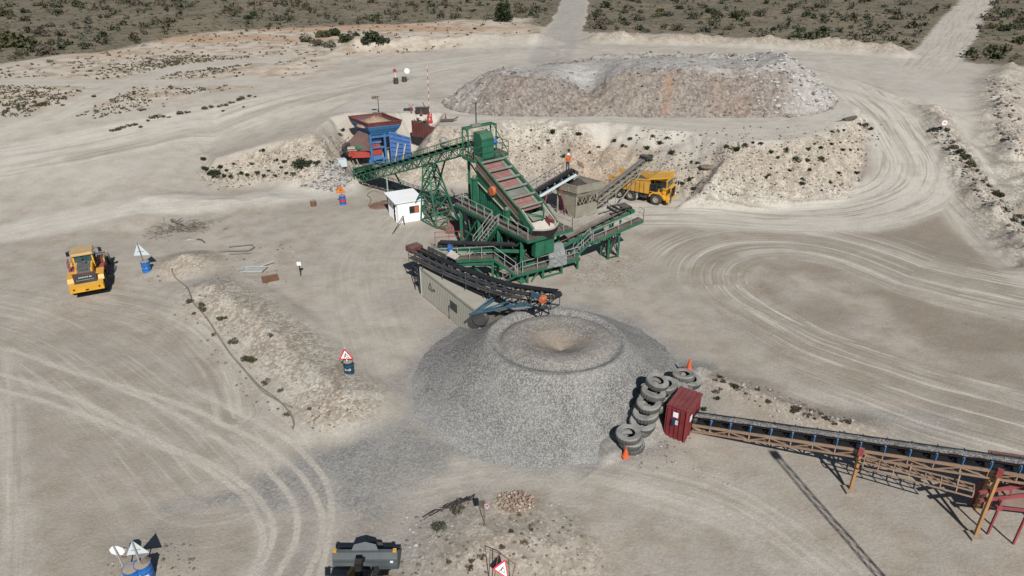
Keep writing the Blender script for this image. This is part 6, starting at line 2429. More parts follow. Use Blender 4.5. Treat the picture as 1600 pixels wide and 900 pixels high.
OA = PO(1.45, -0.02, 0.95)
OB = at(1585, 722, 4.35)
od = (OB - OA)
oc = thing('overland_conveyor', 'long rusty orange truss conveyor carrying grey gravel out of the red portal', 'conveyor', V(OA.x + 2, OA.y - 1, 0))
OE = OB + od.normalized() * 7.0
conveyor(oc, [OA, OE], 0.58, M['tan_rust'], M['tan_rust'], M['belt'], drop=0.34, depth=0.36, step=1.12, panel=1.12, load=M['gravel'], lace=0.055, chord=0.09, idler_col=M['blue_f'])
ol = lateral(OA, OE)      # towards the camera
od_ = V(od.x, od.y, 0).normalized()
for bx, by in ((1328, 766), (1523, 838), (1760, 925)):
    b0 = at(bx, by, 0) if bx < 1700 else OA.lerp(OB, 1.32) + ol * 1.0
    b0 = V(b0.x, b0.y, 0)
    f = max(0, min(1.3, (b0 - OA).dot(od_) / V(od.x, od.y, 0).length))
    t0 = OA + od * f + ol * 0.55 - UP * 0.25
    MB().bar(V(b0.x, b0.y, hz(b0.x, b0.y) - 0.1), t0, 0.15, 0.13).build('leg', M['or_leg'], oc)
    m = MB()
    m.box(t0 + ol * 0.02 - UP * 0.1, (0.24, 0.2, 0.42), math.atan2(od.y, od.x))
    m.build('leg_bracket', M['red_leg'], oc)
    MB().box(V(b0.x, b0.y, 0.03), (0.6, 0.6, 0.12)).build('footing', M['soil'], oc)
    b1 = b0 - ol * 2.2
    t1 = OA + od * f - ol * 0.55 - UP * 0.25
    MB().bar(V(b1.x, b1.y, hz(b1.x, b1.y) - 0.1), t1, 0.2, 0.16).build('leg', M['or_leg'], oc)
    m = MB()
    m.bar(b0.lerp(t0, 0.15), b1.lerp(t1, 0.85), 0.11)
    m.bar(b1.lerp(t1, 0.15), b0.lerp(t0, 0.85), 0.11)
    m.bar(b0.lerp(t0, 0.8), b1.lerp(t1, 0.8), 0.13)
    m.build('cross_brace', M['tan_rust'], oc)
q0, q1 = OA + od * 0.66 + ol * 0.45 - UP * 0.95, OA + od * 1.0 + ol * 0.45 - UP * 1.85
g0 = at(1350, 722, 2.35)
g1 = at(1522, 768, 2.55)
gd = (g1 - g0).normalized()
m = MB()
for dz, dl_ in ((0.0, 0.0), (-0.28, 0.1), (0.0, -0.55), (-0.28, -0.6)):
    m.bar(g0 + ol * dl_ + UP * dz, g1 + ol * dl_ + UP * dz, 0.06)
n = 7
for k in range(n + 1):
    a = g0.lerp(g1, k / n)
    m.bar(a, a + ol * 0.1 - UP * 0.28, 0.05)
    m.bar(a, a - ol * 0.55, 0.05)
    if k < n:
        m.bar(a - ol * 0.55, g0.lerp(g1, (k + 1) / n), 0.05)
for k in (0, 3, 6):
    a = g0.lerp(g1, k / n)
    tt = OA + od * max(0, (a - OA).dot(od_) / V(od.x, od.y, 0).length) - UP * 0.6
    m.bar(a - ol * 0.3, tt, 0.06)
m.build('cable_ladder', M['tan_rust'], oc)

# red steel frame at the right edge
A0, B0 = at(1543, 834, 0), at(1583, 850, 0)
rf = thing('feeder_frame', 'faded red tubular frame with a maroon plate at the lower right edge', 'steel frame', A0)
ex = V(0.93, -0.1, 0).normalized()
pA, pB = A0 + UP * 1.75, B0 + UP * 2.0
for b, t in ((A0, pA), (B0, pB), (A0 + V(0.3, 1.9, 0), A0 + V(0.3, 1.9, 1.75))):
    MB().bar(b - UP * 0.1, t, 0.09).build('leg', M['red_leg'], rf)
c2 = at(1530, 770, 2.6)
m = MB()
e1 = c2 + V(7, 0.9, 0.6)
m.bar(c2, e1, 0.13)
m.bar(at(1530, 782, 2.1), at(1530, 782, 2.1) + V(7, 0.6, 0.4), 0.13)
m.bar(pA, pA + V(6, -1.0, 0), 0.1)
m.box(pA, (0.28, 0.2, 0.2))
m.bar(pA, pA + UP * 0.5, 0.08)
for k in (1.6, 3.4, 5.4):
    m.bar(at(1530, 782, 2.1) + V(k, k * .086, k * .057), c2 + V(k, k * .128, k * .086), 0.08)
m.build('top_rail', M['red_leg'], rf)
m = MB()
m.plate([pA + V(0.1, 0.1, 0.05), pA + V(3.8, -0.6, 0.05), pA + V(3.6, 1.3, 1.0), pA + V(0.5, 1.6, 0.9)], 0.05)
m.build('plate', M['brown'], rf)
bx_ = thing('steel_hopper', 'maroon steel hopper mostly beyond the right edge', 'hopper', V(26.5, 27.0, 0))
m = MB()
tq = [V(23.7, 26.7, 2.6), V(30.5, 23.5, 3.2), V(31.5, 26.0, 3.2), V(24.8, 28.6, 2.6)]
bq = [V(24.6, 27.0, 1.0), V(29.5, 25.0, 1.0), V(29.8, 25.6, 1.0), V(25.2, 27.9, 1.0)]
for k in range(4):
    m.plate([tq[k], tq[(k + 1) % 4], bq[(k + 1) % 4], bq[k]], 0.06)
m.build('bin', M['maroon'], bx_)
for k in range(4):
    MB().bar(V(bq[k].x, bq[k].y, -0.1), bq[k] + UP * 0.6, 0.12).build('leg', M['red_leg'], bx_)

# worn tyres stepped down the bank
tyre_m = MB()
rt = 0.80
tyre_m.lathe([(0.40, -0.17), (0.43, -0.2), (0.72, -0.21), (0.79, -0.15), (0.80, -0.06), (0.80, 0.06), (0.79, 0.15), (0.72, 0.21), (0.43, 0.2), (0.40, 0.17), (0.46, 0.12), (0.66, 0.13), (0.66, -0.13), (0.46, -0.12), (0.40, -0.17)], V(0, 0, 0), UP, 48,
             lambda j, k: (1.0 if (k % 2) else 0.965) if j in (3, 4, 5, 6) else 1)
TY = [
    ((1068, 583, 1.62), 'worn tyre lying alone nearest the upper orange cone'),
    ((1079, 590, 1.20), 'worn tyre half hidden right under the one by the upper cone'),
    ((1027, 593, 2.62), 'largest-looking worn tyre, topmost and highest of the tyre wall'),
    ((1040, 598, 2.20), 'tyre directly below the highest tyre of the wall, shifted right'),
    ((1048, 601, 1.78), 'third tyre down the long stepped row beside the red container roof'),
    ((1056, 603, 1.36), 'fourth tyre down the long stepped row beside the red container roof'),
    ((1064, 605, 0.95), 'fifth tyre of the long stepped row, nearly at its right end'),
    ((1071, 607, 0.55), 'lowest tyre at the right end of the long stepped row'),
    ((1021, 610, 2.30), 'tilted-looking tyre with gravel in its hole, just in front of the highest one'),
    ((1035, 613, 1.88), 'tyre below and right of the gravel-holding tyre'),
    ((1044, 615, 1.46), 'lowest tyre of the short row ending at the container roof corner'),
    ((1014, 627, 2.00), 'tyre filled with gravel, third along the wall from the top'),
    ((1022, 630, 1.58), 'tyre under the gravel-filled one left of the red container'),
    ((1009, 643, 1.55), 'tyre half buried in gravel, fourth along the wall, tread showing'),
    ((1004, 657, 1.18), 'mostly buried tyre between the half buried one and the lower stack'),
    ((1000, 667, 0.80), 'buried tyre beside the lower stack, only its edge showing'),
    ((982, 675, 1.34), 'top tyre of the lower stack by the near orange cone'),
    ((985, 684, 0.93), 'second tyre of the lower stack by the near orange cone'),
    ((988, 691, 0.52), 'bottom tyre of the lower stack by the near orange cone'),
]
tme = tyre_m.mesh('worn_tyre', M['rubber'], smooth=False)
for k, (p, lab) in enumerate(TY):
    o = bpy.data.objects.new('worn_tyre', tme)
    C.objects.link(o)
    q = at(*p)
    o.location = V(q.x, q.y, p[2] - 0.2)
    rr_ = random.Random(k)
    o.rotation_euler = (rr_.uniform(-.16, .16) + (0.15 if 7 < k < 14 else 0), rr_.uniform(-.16, .16), rr_.uniform(0, 6))
    o.scale = (0.94 + rr_.uniform(-.05, .05),) * 2 + (1,)
    tag(o, lab, 'tyre', 'worn tyres retaining the gravel heap')


def make_cone(label, loc, tilt=0.0):
    m = MB()
    m.box((0, 0, 0.03), (0.42, 0.42, 0.06))
    m.lathe([(0.17, 0.06), (0.05, 0.78), (0.001, 0.8)], V(0, 0, 0), UP, 16)
    o = m.build('traffic_cone', M['cone_or'])
    o.location = loc
    o.rotation_euler = (tilt, tilt * 0.5, 0.4)
    return tag(o, label, 'traffic cone', 'orange traffic cones at the tyre wall')


q = at(1078, 577, 1.3)
make_cone('orange traffic cone standing behind the uppermost tyre', V(q.x + 0.1, q.y + 0.6, max(hz(q.x, q.y + .6), 0.5)))
q = at(977, 704, 0.4)
make_cone('faded orange traffic cone in front of the lower tyre stack', V(q.x, q.y - 0.1, hz(q.x, q.y - 0.1) + 0.1), 0.05)

# ------------------------------------------------------------------ drums and signs


def drum(label, loc, mat, text=None, band=None, rz=0.0, tilt=0.0, fill=True, name='oil_drum', r=0.32, h=0.9):
    t = thing(name, label, 'drum', (0, 0, 0), None)
    m = MB()
    prof = [(0.001, 0), (r, 0), (r + .012, .02), (r, .04), (r, h * .32), (r + .015, h * .34), (r, h * .36), (r, h * .64), (r + .015, h * .66), (r, h * .68), (r, h - .03), (r + .012, h - .01), (r, h), (r - .02, h), (r - .02, h - .1)]
    m.lathe(prof, V(0, 0, 0), UP, 28)
    m.build('shell', mat, t, True)
    m = MB()
    m.lathe([(0.001, h + .01), (r * .5, h + .005), (r - .018, h - .02)], V(0, 0, 0), UP, 20, lambda j, k: 1)
    m.build('soil_fill', M['soil'] if fill else M['steel'], t)
    if band:
        m = MB()
        m.lathe([(r + .014, h * .38), (r + .014, h * .62)], V(0, 0, 0), UP, 28)
        m.build('band', band, t)
    if text:
        vs, fs = text_mesh(text)
        m = MB()
        sz = 0.34
        out = []
        for v in vs:
            a = v.x * sz / r - math.pi / 2
            out.append(V(math.cos(a) * (r + .008), math.sin(a) * (r + .008), h * .5 + v.y * sz))
        m.add(out, fs)
        m.build('lettering', M['white_sign'], t)
    t.location = loc
    t.rotation_euler = (tilt, 0, rz)
    return t


def tri_pts(w):
    return [(-w / 2, 0), (w / 2, 0), (0, w * 0.866)]


def worker_marks(m, c, U, W, s, n):
    """man digging: strokes on the sign face"""
    def st(a, b, w):
        m.bar(c + U * (a[0] * s) + W * (a[1] * s) + n * 0.012, c + U * (b[0] * s) + W * (b[1] * s) + n * 0.012, w * s, 0.006, up=n)
    st((0.02, 0.34), (0.02, 0.40), 0.09)
    st((0.0, 0.30), (-0.06, 0.12), 0.08)
    st((-0.06, 0.13), (-0.16, -0.08), 0.06)
    st((-0.05, 0.13), (0.06, -0.08), 0.06)
    st((0.0, 0.27), (0.13, 0.18), 0.05)
    st((0.13, 0.2), (0.22, 0.0), 0.035)
    st((0.14, -0.06), (0.30, -0.06), 0.06)


def post_sign(label, base, post_h, w, facing, kind, lean=(0, 0), z_off=0.0, postmat=None, cat='road sign', plate_drop=0.0):
    """kind: warn (red and white), orange, back (unpainted back towards the camera), disc, oct"""
    t = thing('warning_sign' if kind != 'disc' else 'speed_sign', label, cat, base)
    base = Vector(base)
    top = base + V(lean[0], lean[1], post_h)
    MB().tube(base, top, 0.035, 8).build('post', postmat or M['galv'], t)
    n = V(math.cos(facing), math.sin(facing), 0)
    U = UP.cross(n).normalized()
    ax = (top - base).normalized()
    W = (ax - n * ax.dot(n)).normalized()
    cn = top - W * plate_drop
    if kind in ('warn', 'orange', 'back'):
        tp = tri_pts(w)
        o = cn - W * (w * 0.866) + n * 0.05
        m = MB().plate([o + U * a + W * b for a, b in tp], 0.012)
        pl = m.build('sign_plate', M['sign_back'] if kind == 'back' else (M['sign_red'] if kind == 'warn' else M['sign_orange']), t)
        f = 0.70
        cy = w * 0.866 / 3
        if kind != 'back':
            m = MB().plate([o + n * 0.012 + U * (a * f) + W * (cy + (b - cy) * f) for a, b in tp], 0.006)
            m.build('sign_face', M['white_sign'] if kind == 'warn' else M['sign_orange'], pl)
            m = MB()
            worker_marks(m, o + n * 0.012 + W * (cy * 0.75), U, W, w * 0.75, n)
            m.build('pictogram', M['black'], pl)
            if kind == 'orange':
                m = MB()
                for i in range(3):
                    (a0, b0), (a1, b1) = tp[i], tp[(i + 1) % 3]
                    m.bar(o + U * a0 + W * b0 + n * .012, o + U * a1 + W * b1 + n * .012, 0.05, 0.01, up=n)
                m.build('sign_border', M['sign_red'], pl)
        else:
            m = MB().plate([o + n * 0.012 + U * (a * 0.98) + W * (cy + (b - cy) * 0.98) for a, b in tp], 0.006)
            m.build('front_face', M['sign_red'], pl)
            m = MB()
            m.bar(o - n * 0.03 + U * (-w * .2) + W * cy, o - n * 0.03 + U * (w * .2) + W * cy, 0.04, 0.03, up=n)
            m.build('clamp', M['galv'], pl)
    else:
        sides = 8 if kind == 'oct' else 24
        o = cn - W * (w / 2) + n * 0.05
        m = MB().plate([o + U * (w / 2 * math.cos(2 * math.pi * (k + .5) / sides)) + W * (w / 2 * math.sin(2 * math.pi * (k + .5) / sides)) for k in range(sides)], 0.012)
        pl = m.build('sign_plate', M['white_sign'], t)
        if kind == 'disc':
            m = MB()
            for k in range(24):
                a, b = 2 * math.pi * k / 24, 2 * math.pi * (k + 1) / 24
                rr_ = w / 2 * 0.9
                m.bar(o + U * rr_ * math.cos(a) + W * rr_ * math.sin(a) + n * .01, o + U * rr_ * math.cos(b) + W * rr_ * math.sin(b) + n * .01, w * .05, 0.006, up=n)
            m.build('sign_rim', M['sign_red'], pl)
            m = MB().text('40', o + n * 0.014, U, W, w * 0.5)
            m.build('numerals', M['black'], pl)
    return t


# foreground pair
d1, d2 = at(211, 907, 0.3), at(229, 900, 0.3)
drum('bright blue soil-filled drum holding the leaning octagonal sign', V(d1.x, d1.y, hz(d1.x, d1.y) - 0.02), M['drum_b'], None, rz=0.2, tilt=0.03, r=0.36, h=0.95)
drum('bright blue drum with white lettering holding the bare-backed triangle', V(d2.x, d2.y, hz(d2.x, d2.y) - 0.02), M['drum_b'], 'Dulux', rz=-0.15, tilt=0.03, r=0.36, h=0.95)
z1 = hz(d1.x, d1.y)
post_sign('white octagonal sign seen from behind leaning out of a blue drum', V(d1.x - 0.34, d1.y + 0.1, z1 + 0.1), 1.75, 0.62, R(100), 'oct', (-0.35, 0.25), postmat=M['galv'])
post_sign('large pale triangle sign seen from behind with grey post in lettered blue drum', V(d2.x - 0.1, d2.y + 0.0, hz(d2.x, d2.y) + 0.5), 1.65, 0.98, R(100), 'back', (-0.12, 0.12))
m = MB()
m.rock(V(d2.x + 0.1, d2.y + 0.1, z1 + 0.98), 0.24, random.Random(3))
tag(m.build('rock', M['rk_c'] if 'rk_c' in M else M['soil'], org=V(d2.x, d2.y, z1 + 0.9)), 'brown rock lying on top of the lettered blue drum', 'rock')
# by the far loader
q = gp(230, 424)
drum('small blue drum with worn white marks near the far yellow loader', q, M['drum_b'], '-  -', rz=0.1, r=0.36, h=0.95)
post_sign('pale triangle sign seen from behind in the blue drum near the far loader', q + V(-0.1, 0.05, 0.4), 2.15, 1.35, R(97), 'back', (-0.25, 0.15), postmat=M['rust'])
# middle
q = gp(546, 583)
drum('dark teal drum with pale label standing alone in the middle of the yard', q, M['drum_t'], 'a-o', r=0.33, h=0.92)
post_sign('red-bordered white roadworks triangle in the dark teal drum', q + V(-0.05, 0, 0.6), 1.35, 1.0, R(-88), 'warn', (-0.06, 0), postmat=M['white_sign'])
# by the hut
q = gp(536, 319)
drum('blue drum with red band below the orange triangle sign', q, M['blue_m'], None, M['sign_red'], r=0.34, h=1.0)
post_sign('orange roadworks triangle on thin post in the red-banded drum', q + V(-0.03, 0, 0.6), 1.55, 0.95, R(-85), 'orange', (-0.1, 0), postmat=M['rust'])
q = gp(490, 322)
drum('small rusty dark drum standing left of the orange triangle sign', q, M['rust'], None, r=0.30, h=0.6)
# far side of the haul road
q = gp(619, 131)
drum('black drum beyond the haul road holding a small red disc sign', q, M['steel'], None, r=0.36, h=0.9)
t = post_sign('small red disc sign on a white post beyond the haul road', q + V(0, 0, 0.5), 1.75, 0.6, R(-88), 'oct', (-0.1, 0), postmat=M['white_sign'])
for ch in t.children:
    if ch.name.startswith('sign_plate'):
        ch.data.materials[0] = M['red_leg']
q = gp(632, 128)
drum('black drum beyond the haul road lying next to a white round sign', q, M['steel'], None, r=0.36, h=0.8)
post_sign('white round sign on a short post behind the far black drum', q + V(0.45, 0.3, 0.0), 2.0, 0.85, R(-88), 'oct')
# speed sign at the right windrow
q = gp(1472, 206)
post_sign('small white round speed sign at the end of the right windrow', q, 1.5, 0.75, R(-100), 'disc')

# folding frame sign at the bottom edge
ff = thing('folding_sign', 'red and white roadworks triangle in a leaning rusty tube frame at the bottom edge', 'road sign', gp(783, 893))
T0, T1, T2 = at(790, 873, 1.35), at(769, 889, 1.0), at(795, 906, 0.55)
nn = (T1 - T0).cross(T2 - T0).normalized()
if nn.z < 0:
    nn = -nn
cc_ = (T0 + T1 + T2) / 3
pl = MB().plate([T0, T1, T2], 0.015).build('sign_plate', M['sign_red'], ff)
MB().plate([cc_ + (p - cc_) * 0.72 + nn * 0.014 for p in (T0, T1, T2)], 0.006).build('sign_face', M['white_sign'], pl)
m = MB()
Wd = (T0 - (T1 + T2) / 2).normalized()
Ud = Wd.cross(nn)
worker_marks(m, cc_ + nn * 0.016 - Wd * 0.08, Ud, Wd, 0.62, nn)
m.build('pictogram', M['black'], pl)
fp = [at(764, 900, 0.35), at(765, 880, 0.9), at(766, 859, 1.5), at(787, 868, 1.5), at(805, 882, 1.25), at(800, 903, 0.55)]
m = MB()
m.path(fp, 0.025)
m.path([at(779, 864, 1.5), at(772, 905, 0.5)], 0.022)
for p in (fp[0], fp[-1]):
    m.path([p, V(p.x, p.y - 0.05, hz(p.x, p.y) - 0.1)], 0.025)
m.build('tube_frame', M['rust'], ff)
# marker post with tape
q = gp(757, 818)
mp = thing('marker_post', 'thin post with pink tape and a small square plate above the gravel mound', 'post', q)
m = MB()
m.tube(q - UP * 0.1, q + V(-0.02, 0.03, 1.45), 0.022, 6)
m.build('post', M['rust'], mp)
m = MB()
m.plate([q + V(-0.27, 0.02, 1.0), q + V(0.05, 0.06, 1.0), q + V(0.05, 0.14, 1.42), q + V(-0.27, 0.10, 1.42)], 0.012)
m.build('square_plate', M['dark_rk'], mp)
m = MB()
m.path([q + V(0.02, -0.03, 1.3), q + V(0.2, -0.06, 1.36), q + V(0.26, -0.05, 1.2), q + V(0.12, -0.08, 1.1), q + V(0.03, -0.03, 1.2), q + V(0.18, -0.02, 1.0)], 0.03)
m.build('tape', M['pinktape'], mp)
# short post in the yard
q = gp(470, 431)
m = MB()
m.tube(q - UP * 0.1, q + UP * 1.1, 0.05, 8)
sp_t = m.build('marker_post', M['steel'], org=q)
tag(sp_t, 'short dark marker post with white top in the middle of the left yard', 'post')
m = MB()
m.box(q + UP * 1.15, (0.35, 0.12, 0.3))
m.build('reflector', M['white_sign'], sp_t)

# ------------------------------------------------------------------ upper level clutter
q = V(-10.3, 89.3, 5.2)
q = gp(672, 191)
bb_ = thing('boom_barrier', 'raised red and white striped barrier arm on a red pedestal', 'barrier', q)
m = MB()
for s in (-1, 1):
    m.box(q + V(s * 0.2, 0, 0.55), (0.12, 0.4, 1.1))
m.box(q + V(0, 0, 0.1), (0.7, 0.6, 0.2))
m.build('pedestal', M['sign_red'], bb_)
m = MB()
for k in range(14):
    m.k = k % 2
    m.bar(q + UP * (0.9 + k * 0.44), q + UP * (0.9 + (k + 1) * 0.44 - 0.002), 0.085)
m.build('boom', [M['pole_r'], M['pole_w']], bb_)
q = gp(643, 178)
m = MB()
m.bar(q, q + UP * 0.75, 0.12)
m.bar(q + UP * 0.75, q + V(-0.25, 0, 1.2), 0.07)
m.bar(q + UP * 0.75, q + V(0.25, 0, 1.2), 0.07)
tag(m.build('boom_rest', M['red_leg'], org=q), 'small red forked stand left of the striped barrier', 'stand')
q = gp(660, 177)
m = MB()
m.box(q + UP * 0.35, (1.7, 0.7, 0.7), 0.05)
m.box(q + UP * 0.72, (1.75, 0.75, 0.06), 0.05)
tag(m.build('steel_box', M['steel'], org=q), 'dark steel box on the upper level beside the striped barrier', 'box')
q = gp(638, 173)
m = MB()
m.box(q + UP * 0.15, (1.2, 0.3, 0.3), 0.05)
m.box(q + V(0.2, 0, 0.33), (0.5, 0.25, 0.06))
tag(m.build('steel_beam', M['steel'], org=q), 'short dark beam lying left of the steel box', 'beam')
q = gp(659, 177) + V(0, -0.6, 0)
m = MB()
m.lathe([(0.2, 0), (0.2, 0.04), (0.12, 0.06), (0.03, 0.7), (0.001, 0.72)], q, UP, 12)
tag(m.build('traffic_cone', M['red_leg'], org=q), 'small red cone in front of the dark steel box', 'traffic cone')
q = gp(700, 191)
m = MB()
m.bar(q + V(-0.9, 0, 0.2), q + V(0.7, 0.1, 0.25), 0.35, 0.25)
m.bar(q + V(0.5, 0, 0.2), q + V(1.2, 0.6, 0.5), 0.12)
tag(m.build('timber_log', M['dark_rk'], org=q), 'dark log lying on the bank crest right of the barrier', 'log')
q2 = q + V(-0.3, 0.25, 0.3)
m = MB()
m.lathe([(0.2, 0), (0.2, 0.04), (0.12, 0.06), (0.03, 0.75), (0.001, 0.77)], q2, UP, 12)
tag(m.build('traffic_cone', M['red_leg'], org=q2), 'small red cone behind the dark log on the crest', 'traffic cone')
q = gp(1327, 190)
m = MB()
m.bar(q + V(-0.9, -0.3, 0.25), q + V(0.9, 0.4, 0.45), 0.4, 0.35)
m.bar(q + V(-0.9, -0.3, 0.2), q + V(-2.2, -0.9, 0.1), 0.18)
tag(m.build('timber_log', M['dark_rk'], org=q), 'dark log at the right tip of the bank crest', 'log')
q = gp(592, 188)
m = MB()
rgk = random.Random(8)
m.rock(q + V(-0.5, 0.2, 0.4), 0.7, rgk)
m.rock(q + V(0.5, 0.0, 0.35), 0.75, rgk)
m.rock(q + V(0.0, 0.1, 0.3), 0.6, rgk)
tag(m.build('boulder', M['dark_rk'], org=q), 'dark grey boulders joined behind the crusher hopper', 'boulder')
q = gp(593, 185)
lp_ = thing('lamp_post', 'slim lamp post with one bowl lamp behind the crusher hopper', 'lamp post', q)
m = MB()
m.tube(q, q + UP * 2.7, 0.05, 8)
m.bar(q + V(0.25, 0, 2.7), q + V(-0.6, 0, 2.75), 0.06)
m.build('post', M['rail_dk'], lp_)
m = MB()
m.lathe([(0.001, 0.15), (0.18, 0.12), (0.34, 0), (0.3, -0.15), (0.001, -0.2)], q + V(-0.45, 0, 2.6), UP, 14)
m.build('lamp_bowl', M['rust'], lp_)
for k, (px, py) in enumerate(((693, 222), (694, 227))):
    q = gp(px, py)
    o = bpy.data.objects.new('small_tyre', tme)
    C.objects.link(o)
    o.location = q + UP * 0.15
    o.scale = (0.62,) * 3
    o.rotation_euler = (0.7 - 0.2 * k, 0.1, 0.3)
    tag(o, ('small tyre lying on the bank slope under the barrier, upper of two', 'small tyre lying on the bank slope under the barrier, lower of two')[k], 'tyre')
q = gp(1105, 265)
m = MB()
m.rock(q + UP * 0.25, 0.75, random.Random(2), 0.6)
tag(m.build('boulder', M['rk_c'], org=q), 'single brown boulder on the bank right of the dump truck', 'boulder')

# person on the hopper conveyor walkway
pb_ = BB - bl_ * 0.8 - (BB - BA).normalized() * 0.35 - UP * 0.08


def person(label, base, yaw):
    t = thing('person', label, 'person', base)
    P = {'pel': (0, 0, 0.95), 'waist': (0.02, 0, 1.08), 'chest': (0.03, 0, 1.32), 'neck': (0.03, 0, 1.5), 'head': (0.06, 0, 1.62), 'top': (0.06, 0, 1.74)}
    for s, n in ((1, 'l'), (-1, 'r')):
        P['hip' + n] = (0, s * 0.1, 0.9)
        P['knee' + n] = (0.04, s * 0.13, 0.5)
        P['ank' + n] = (0.0, s * 0.15, 0.09)
        P['toe' + n] = (0.16, s * 0.17, 0.04)
        P['sh' + n] = (0.02, s * 0.2, 1.44)
        P['el' + n] = (0.06, s * 0.30, 1.16)
        P['wr' + n] = (0.25, s * 0.22, 1.02)
        P['hand' + n] = (0.33, s * 0.19, 1.0)
        for f, (dx, dy, dz) in enumerate(((0.10, 0.03, 0.0), (0.11, 0.01, -0.01), (0.105, -0.01, -0.02), (0.09, -0.03, -0.03), (0.05, -0.05, 0.03))):
            P['f%d%s' % (f, n)] = (0.33 + dx * 0.8, s * (0.19 + dy), 1.0 + dz)
    E = [('pel', 'waist'), ('waist', 'chest'), ('chest', 'neck'), ('neck', 'head'), ('head', 'top')]
    for n in 'lr':
        E += [('pel', 'hip' + n), ('hip' + n, 'knee' + n), ('knee' + n, 'ank' + n), ('ank' + n, 'toe' + n), ('chest', 'sh' + n), ('sh' + n, 'el' + n), ('el' + n, 'wr' + n), ('wr' + n, 'hand' + n)]
        E += [('hand' + n, 'f%d%s' % (f, n)) for f in range(5)]
    rad = {'pel': .14, 'waist': .13, 'chest': .16, 'neck': .065, 'head': .10, 'top': .085, 'hip': .095, 'knee': .065, 'ank': .045, 'toe': .04, 'sh': .07, 'el': .048, 'wr': .032, 'hand': .035}
    ks = list(P)
    me = bpy.data.meshes.new('body')
    me.from_pydata([P[k] for k in ks], [(ks.index(a), ks.index(b)) for a, b in E], [])
    o = bpy.data.objects.new('body', me)
    C.objects.link(o)
    md = o.modifiers.new('skin', 'SKIN')
    for i, k in enumerate(ks):
        kk = k if k in rad else k[:-1]
        r_ = rad.get(kk, 0.011)
        me.skin_vertices[0].data[i].radius = (r_, r_)
    me.skin_vertices[0].data[0].use_root = True
    s2 = o.modifiers.new('sub', 'SUBSURF')
    s2.levels = s2.render_levels = 1
    dg = bpy.context.evaluated_depsgraph_get()
    m2 = bpy.data.meshes.new_from_object(o.evaluated_get(dg))
    bpy.data.objects.remove(o)
    for mm in (M['skin'], M['navy'], M['hivis'], M['black']):
        m2.materials.append(mm)
    for p in m2.polygons:
        c = p.center
        arm = abs(c.y) > 0.19 and c.z > 0.95 and c.x > 0.18
        p.material_index = 0 if (c.z > 1.5 or arm) else (3 if c.z < 0.13 else (1 if c.z < 0.98 else 2))
        p.use_smooth = True
    b = bpy.data.objects.new('body', m2)
    C.objects.link(b)
    b.parent = t
    m = MB()
    m.lathe([(0.001, 0.15), (0.07, 0.13), (0.115, 0.06), (0.125, 0.0), (0.17, -0.015), (0.165, -0.03), (0.11, -0.02)], V(0.05, 0, 1.68), UP, 16)
    ORIGIN[t.name] = V(0, 0, 0)
    m.build('hard_hat', M['white_sign'], t, True)
    m = MB()
    m.box((0.155, 0, 1.61), (0.05, 0.03, 0.045))
    m.build('nose', M['skin'], t)
    t.rotation_euler = (0, 0, yaw)
    return t


person('person in orange jacket, navy trousers and white helmet standing on the hopper conveyor walkway', pb_, R(-60))

# ------------------------------------------------------------------ yard clutter
q0, q1 = gp(411, 443), gp(436, 438)
m = MB()
ud = (q1 - q0).normalized()
vd = V(-ud.y, ud.x, 0)
for a, b in ((0, 0.45),):
    m.plate([q0 + UP * .05, q1 + UP * .05, q1 + vd * 0.5 + UP * .05, q0 + vd * 0.5 + UP * .05], 0.05)
    m.plate([q0 + UP * .05, q1 + UP * .05, q1 + UP * .4, q0 + UP * .4], 0.05)
    m.plate([q0 + vd * .5 + UP * .05, q1 + vd * .5 + UP * .05, q1 + vd * .5 + UP * .4, q0 + vd * .5 + UP * .4], 0.05)
    m.plate([q0 + UP * .05, q0 + vd * .5 + UP * .05, q0 + vd * .5 + UP * .42, q0 + UP * .42], 0.04)
tag(m.build('steel_trough', M['rust'], org=q0), 'rusty brown open trough lying on the left yard', 'trough')
q = gp(397, 425)
m = MB()
rgt = random.Random(12)
m.plate([q + V(-1.0, -0.4, .08), q + V(0.8, -0.3, .1), q + V(1.0, 0.6, .12), q + V(-0.9, 0.5, .1)], 0.04)
m.path([q + V(-1.0, -0.4, .18), q + V(0.8, -0.3, .2), q + V(1.0, 0.6, .22), q + V(-0.9, 0.5, .2), q + V(-1.0, -0.4, .18)], 0.05)
m.path([q + V(0.3, 0.6, .2), q + V(1.3, 1.5, .3)], 0.05)
m.plate([q + V(-1.7, 0.3, .05), q + V(-0.3, 0.6, .06), q + V(0.2, 1.4, .05), q + V(-1.2, 1.1, .06)], 0.03)
tag(m.build('sheet_scrap', M['pale_pl'], org=q), 'pale grey bent sheet scrap above the rusty trough', 'scrap sheet')
q = gp(376, 391)
m = MB()
m.path([q + V(-1.8, -0.6, .1), q + V(0.0, -0.5, .15), q + V(1.0, -0.4, .15), q + V(1.2, 0.3, .15), q + V(0.8, 0.9, .15), q + V(-1.2, 0.4, .15)], 0.06)
m.path([q + V(-0.6, -1.2, .1), q + V(0.4, -1.0, .1), q + V(1.3, -0.9, .1)], 0.05)
tag(m.build('pipe_scrap', M['pipe_g'], org=q), 'tangled grey pipes lying behind the pale sheet scrap', 'pipes')


def ground_hose(name, label, pxs, r, mat, cat='hose'):
    pts = gl(pxs, 5)
    m = MB()
    m.path([V(x, y, hz(x, y) + r * 0.9) for x, y in pts], r, 6)
    o = m.build(name, mat, org=V(pts[0][0], pts[0][1], 0))
    return tag(o, label, cat)


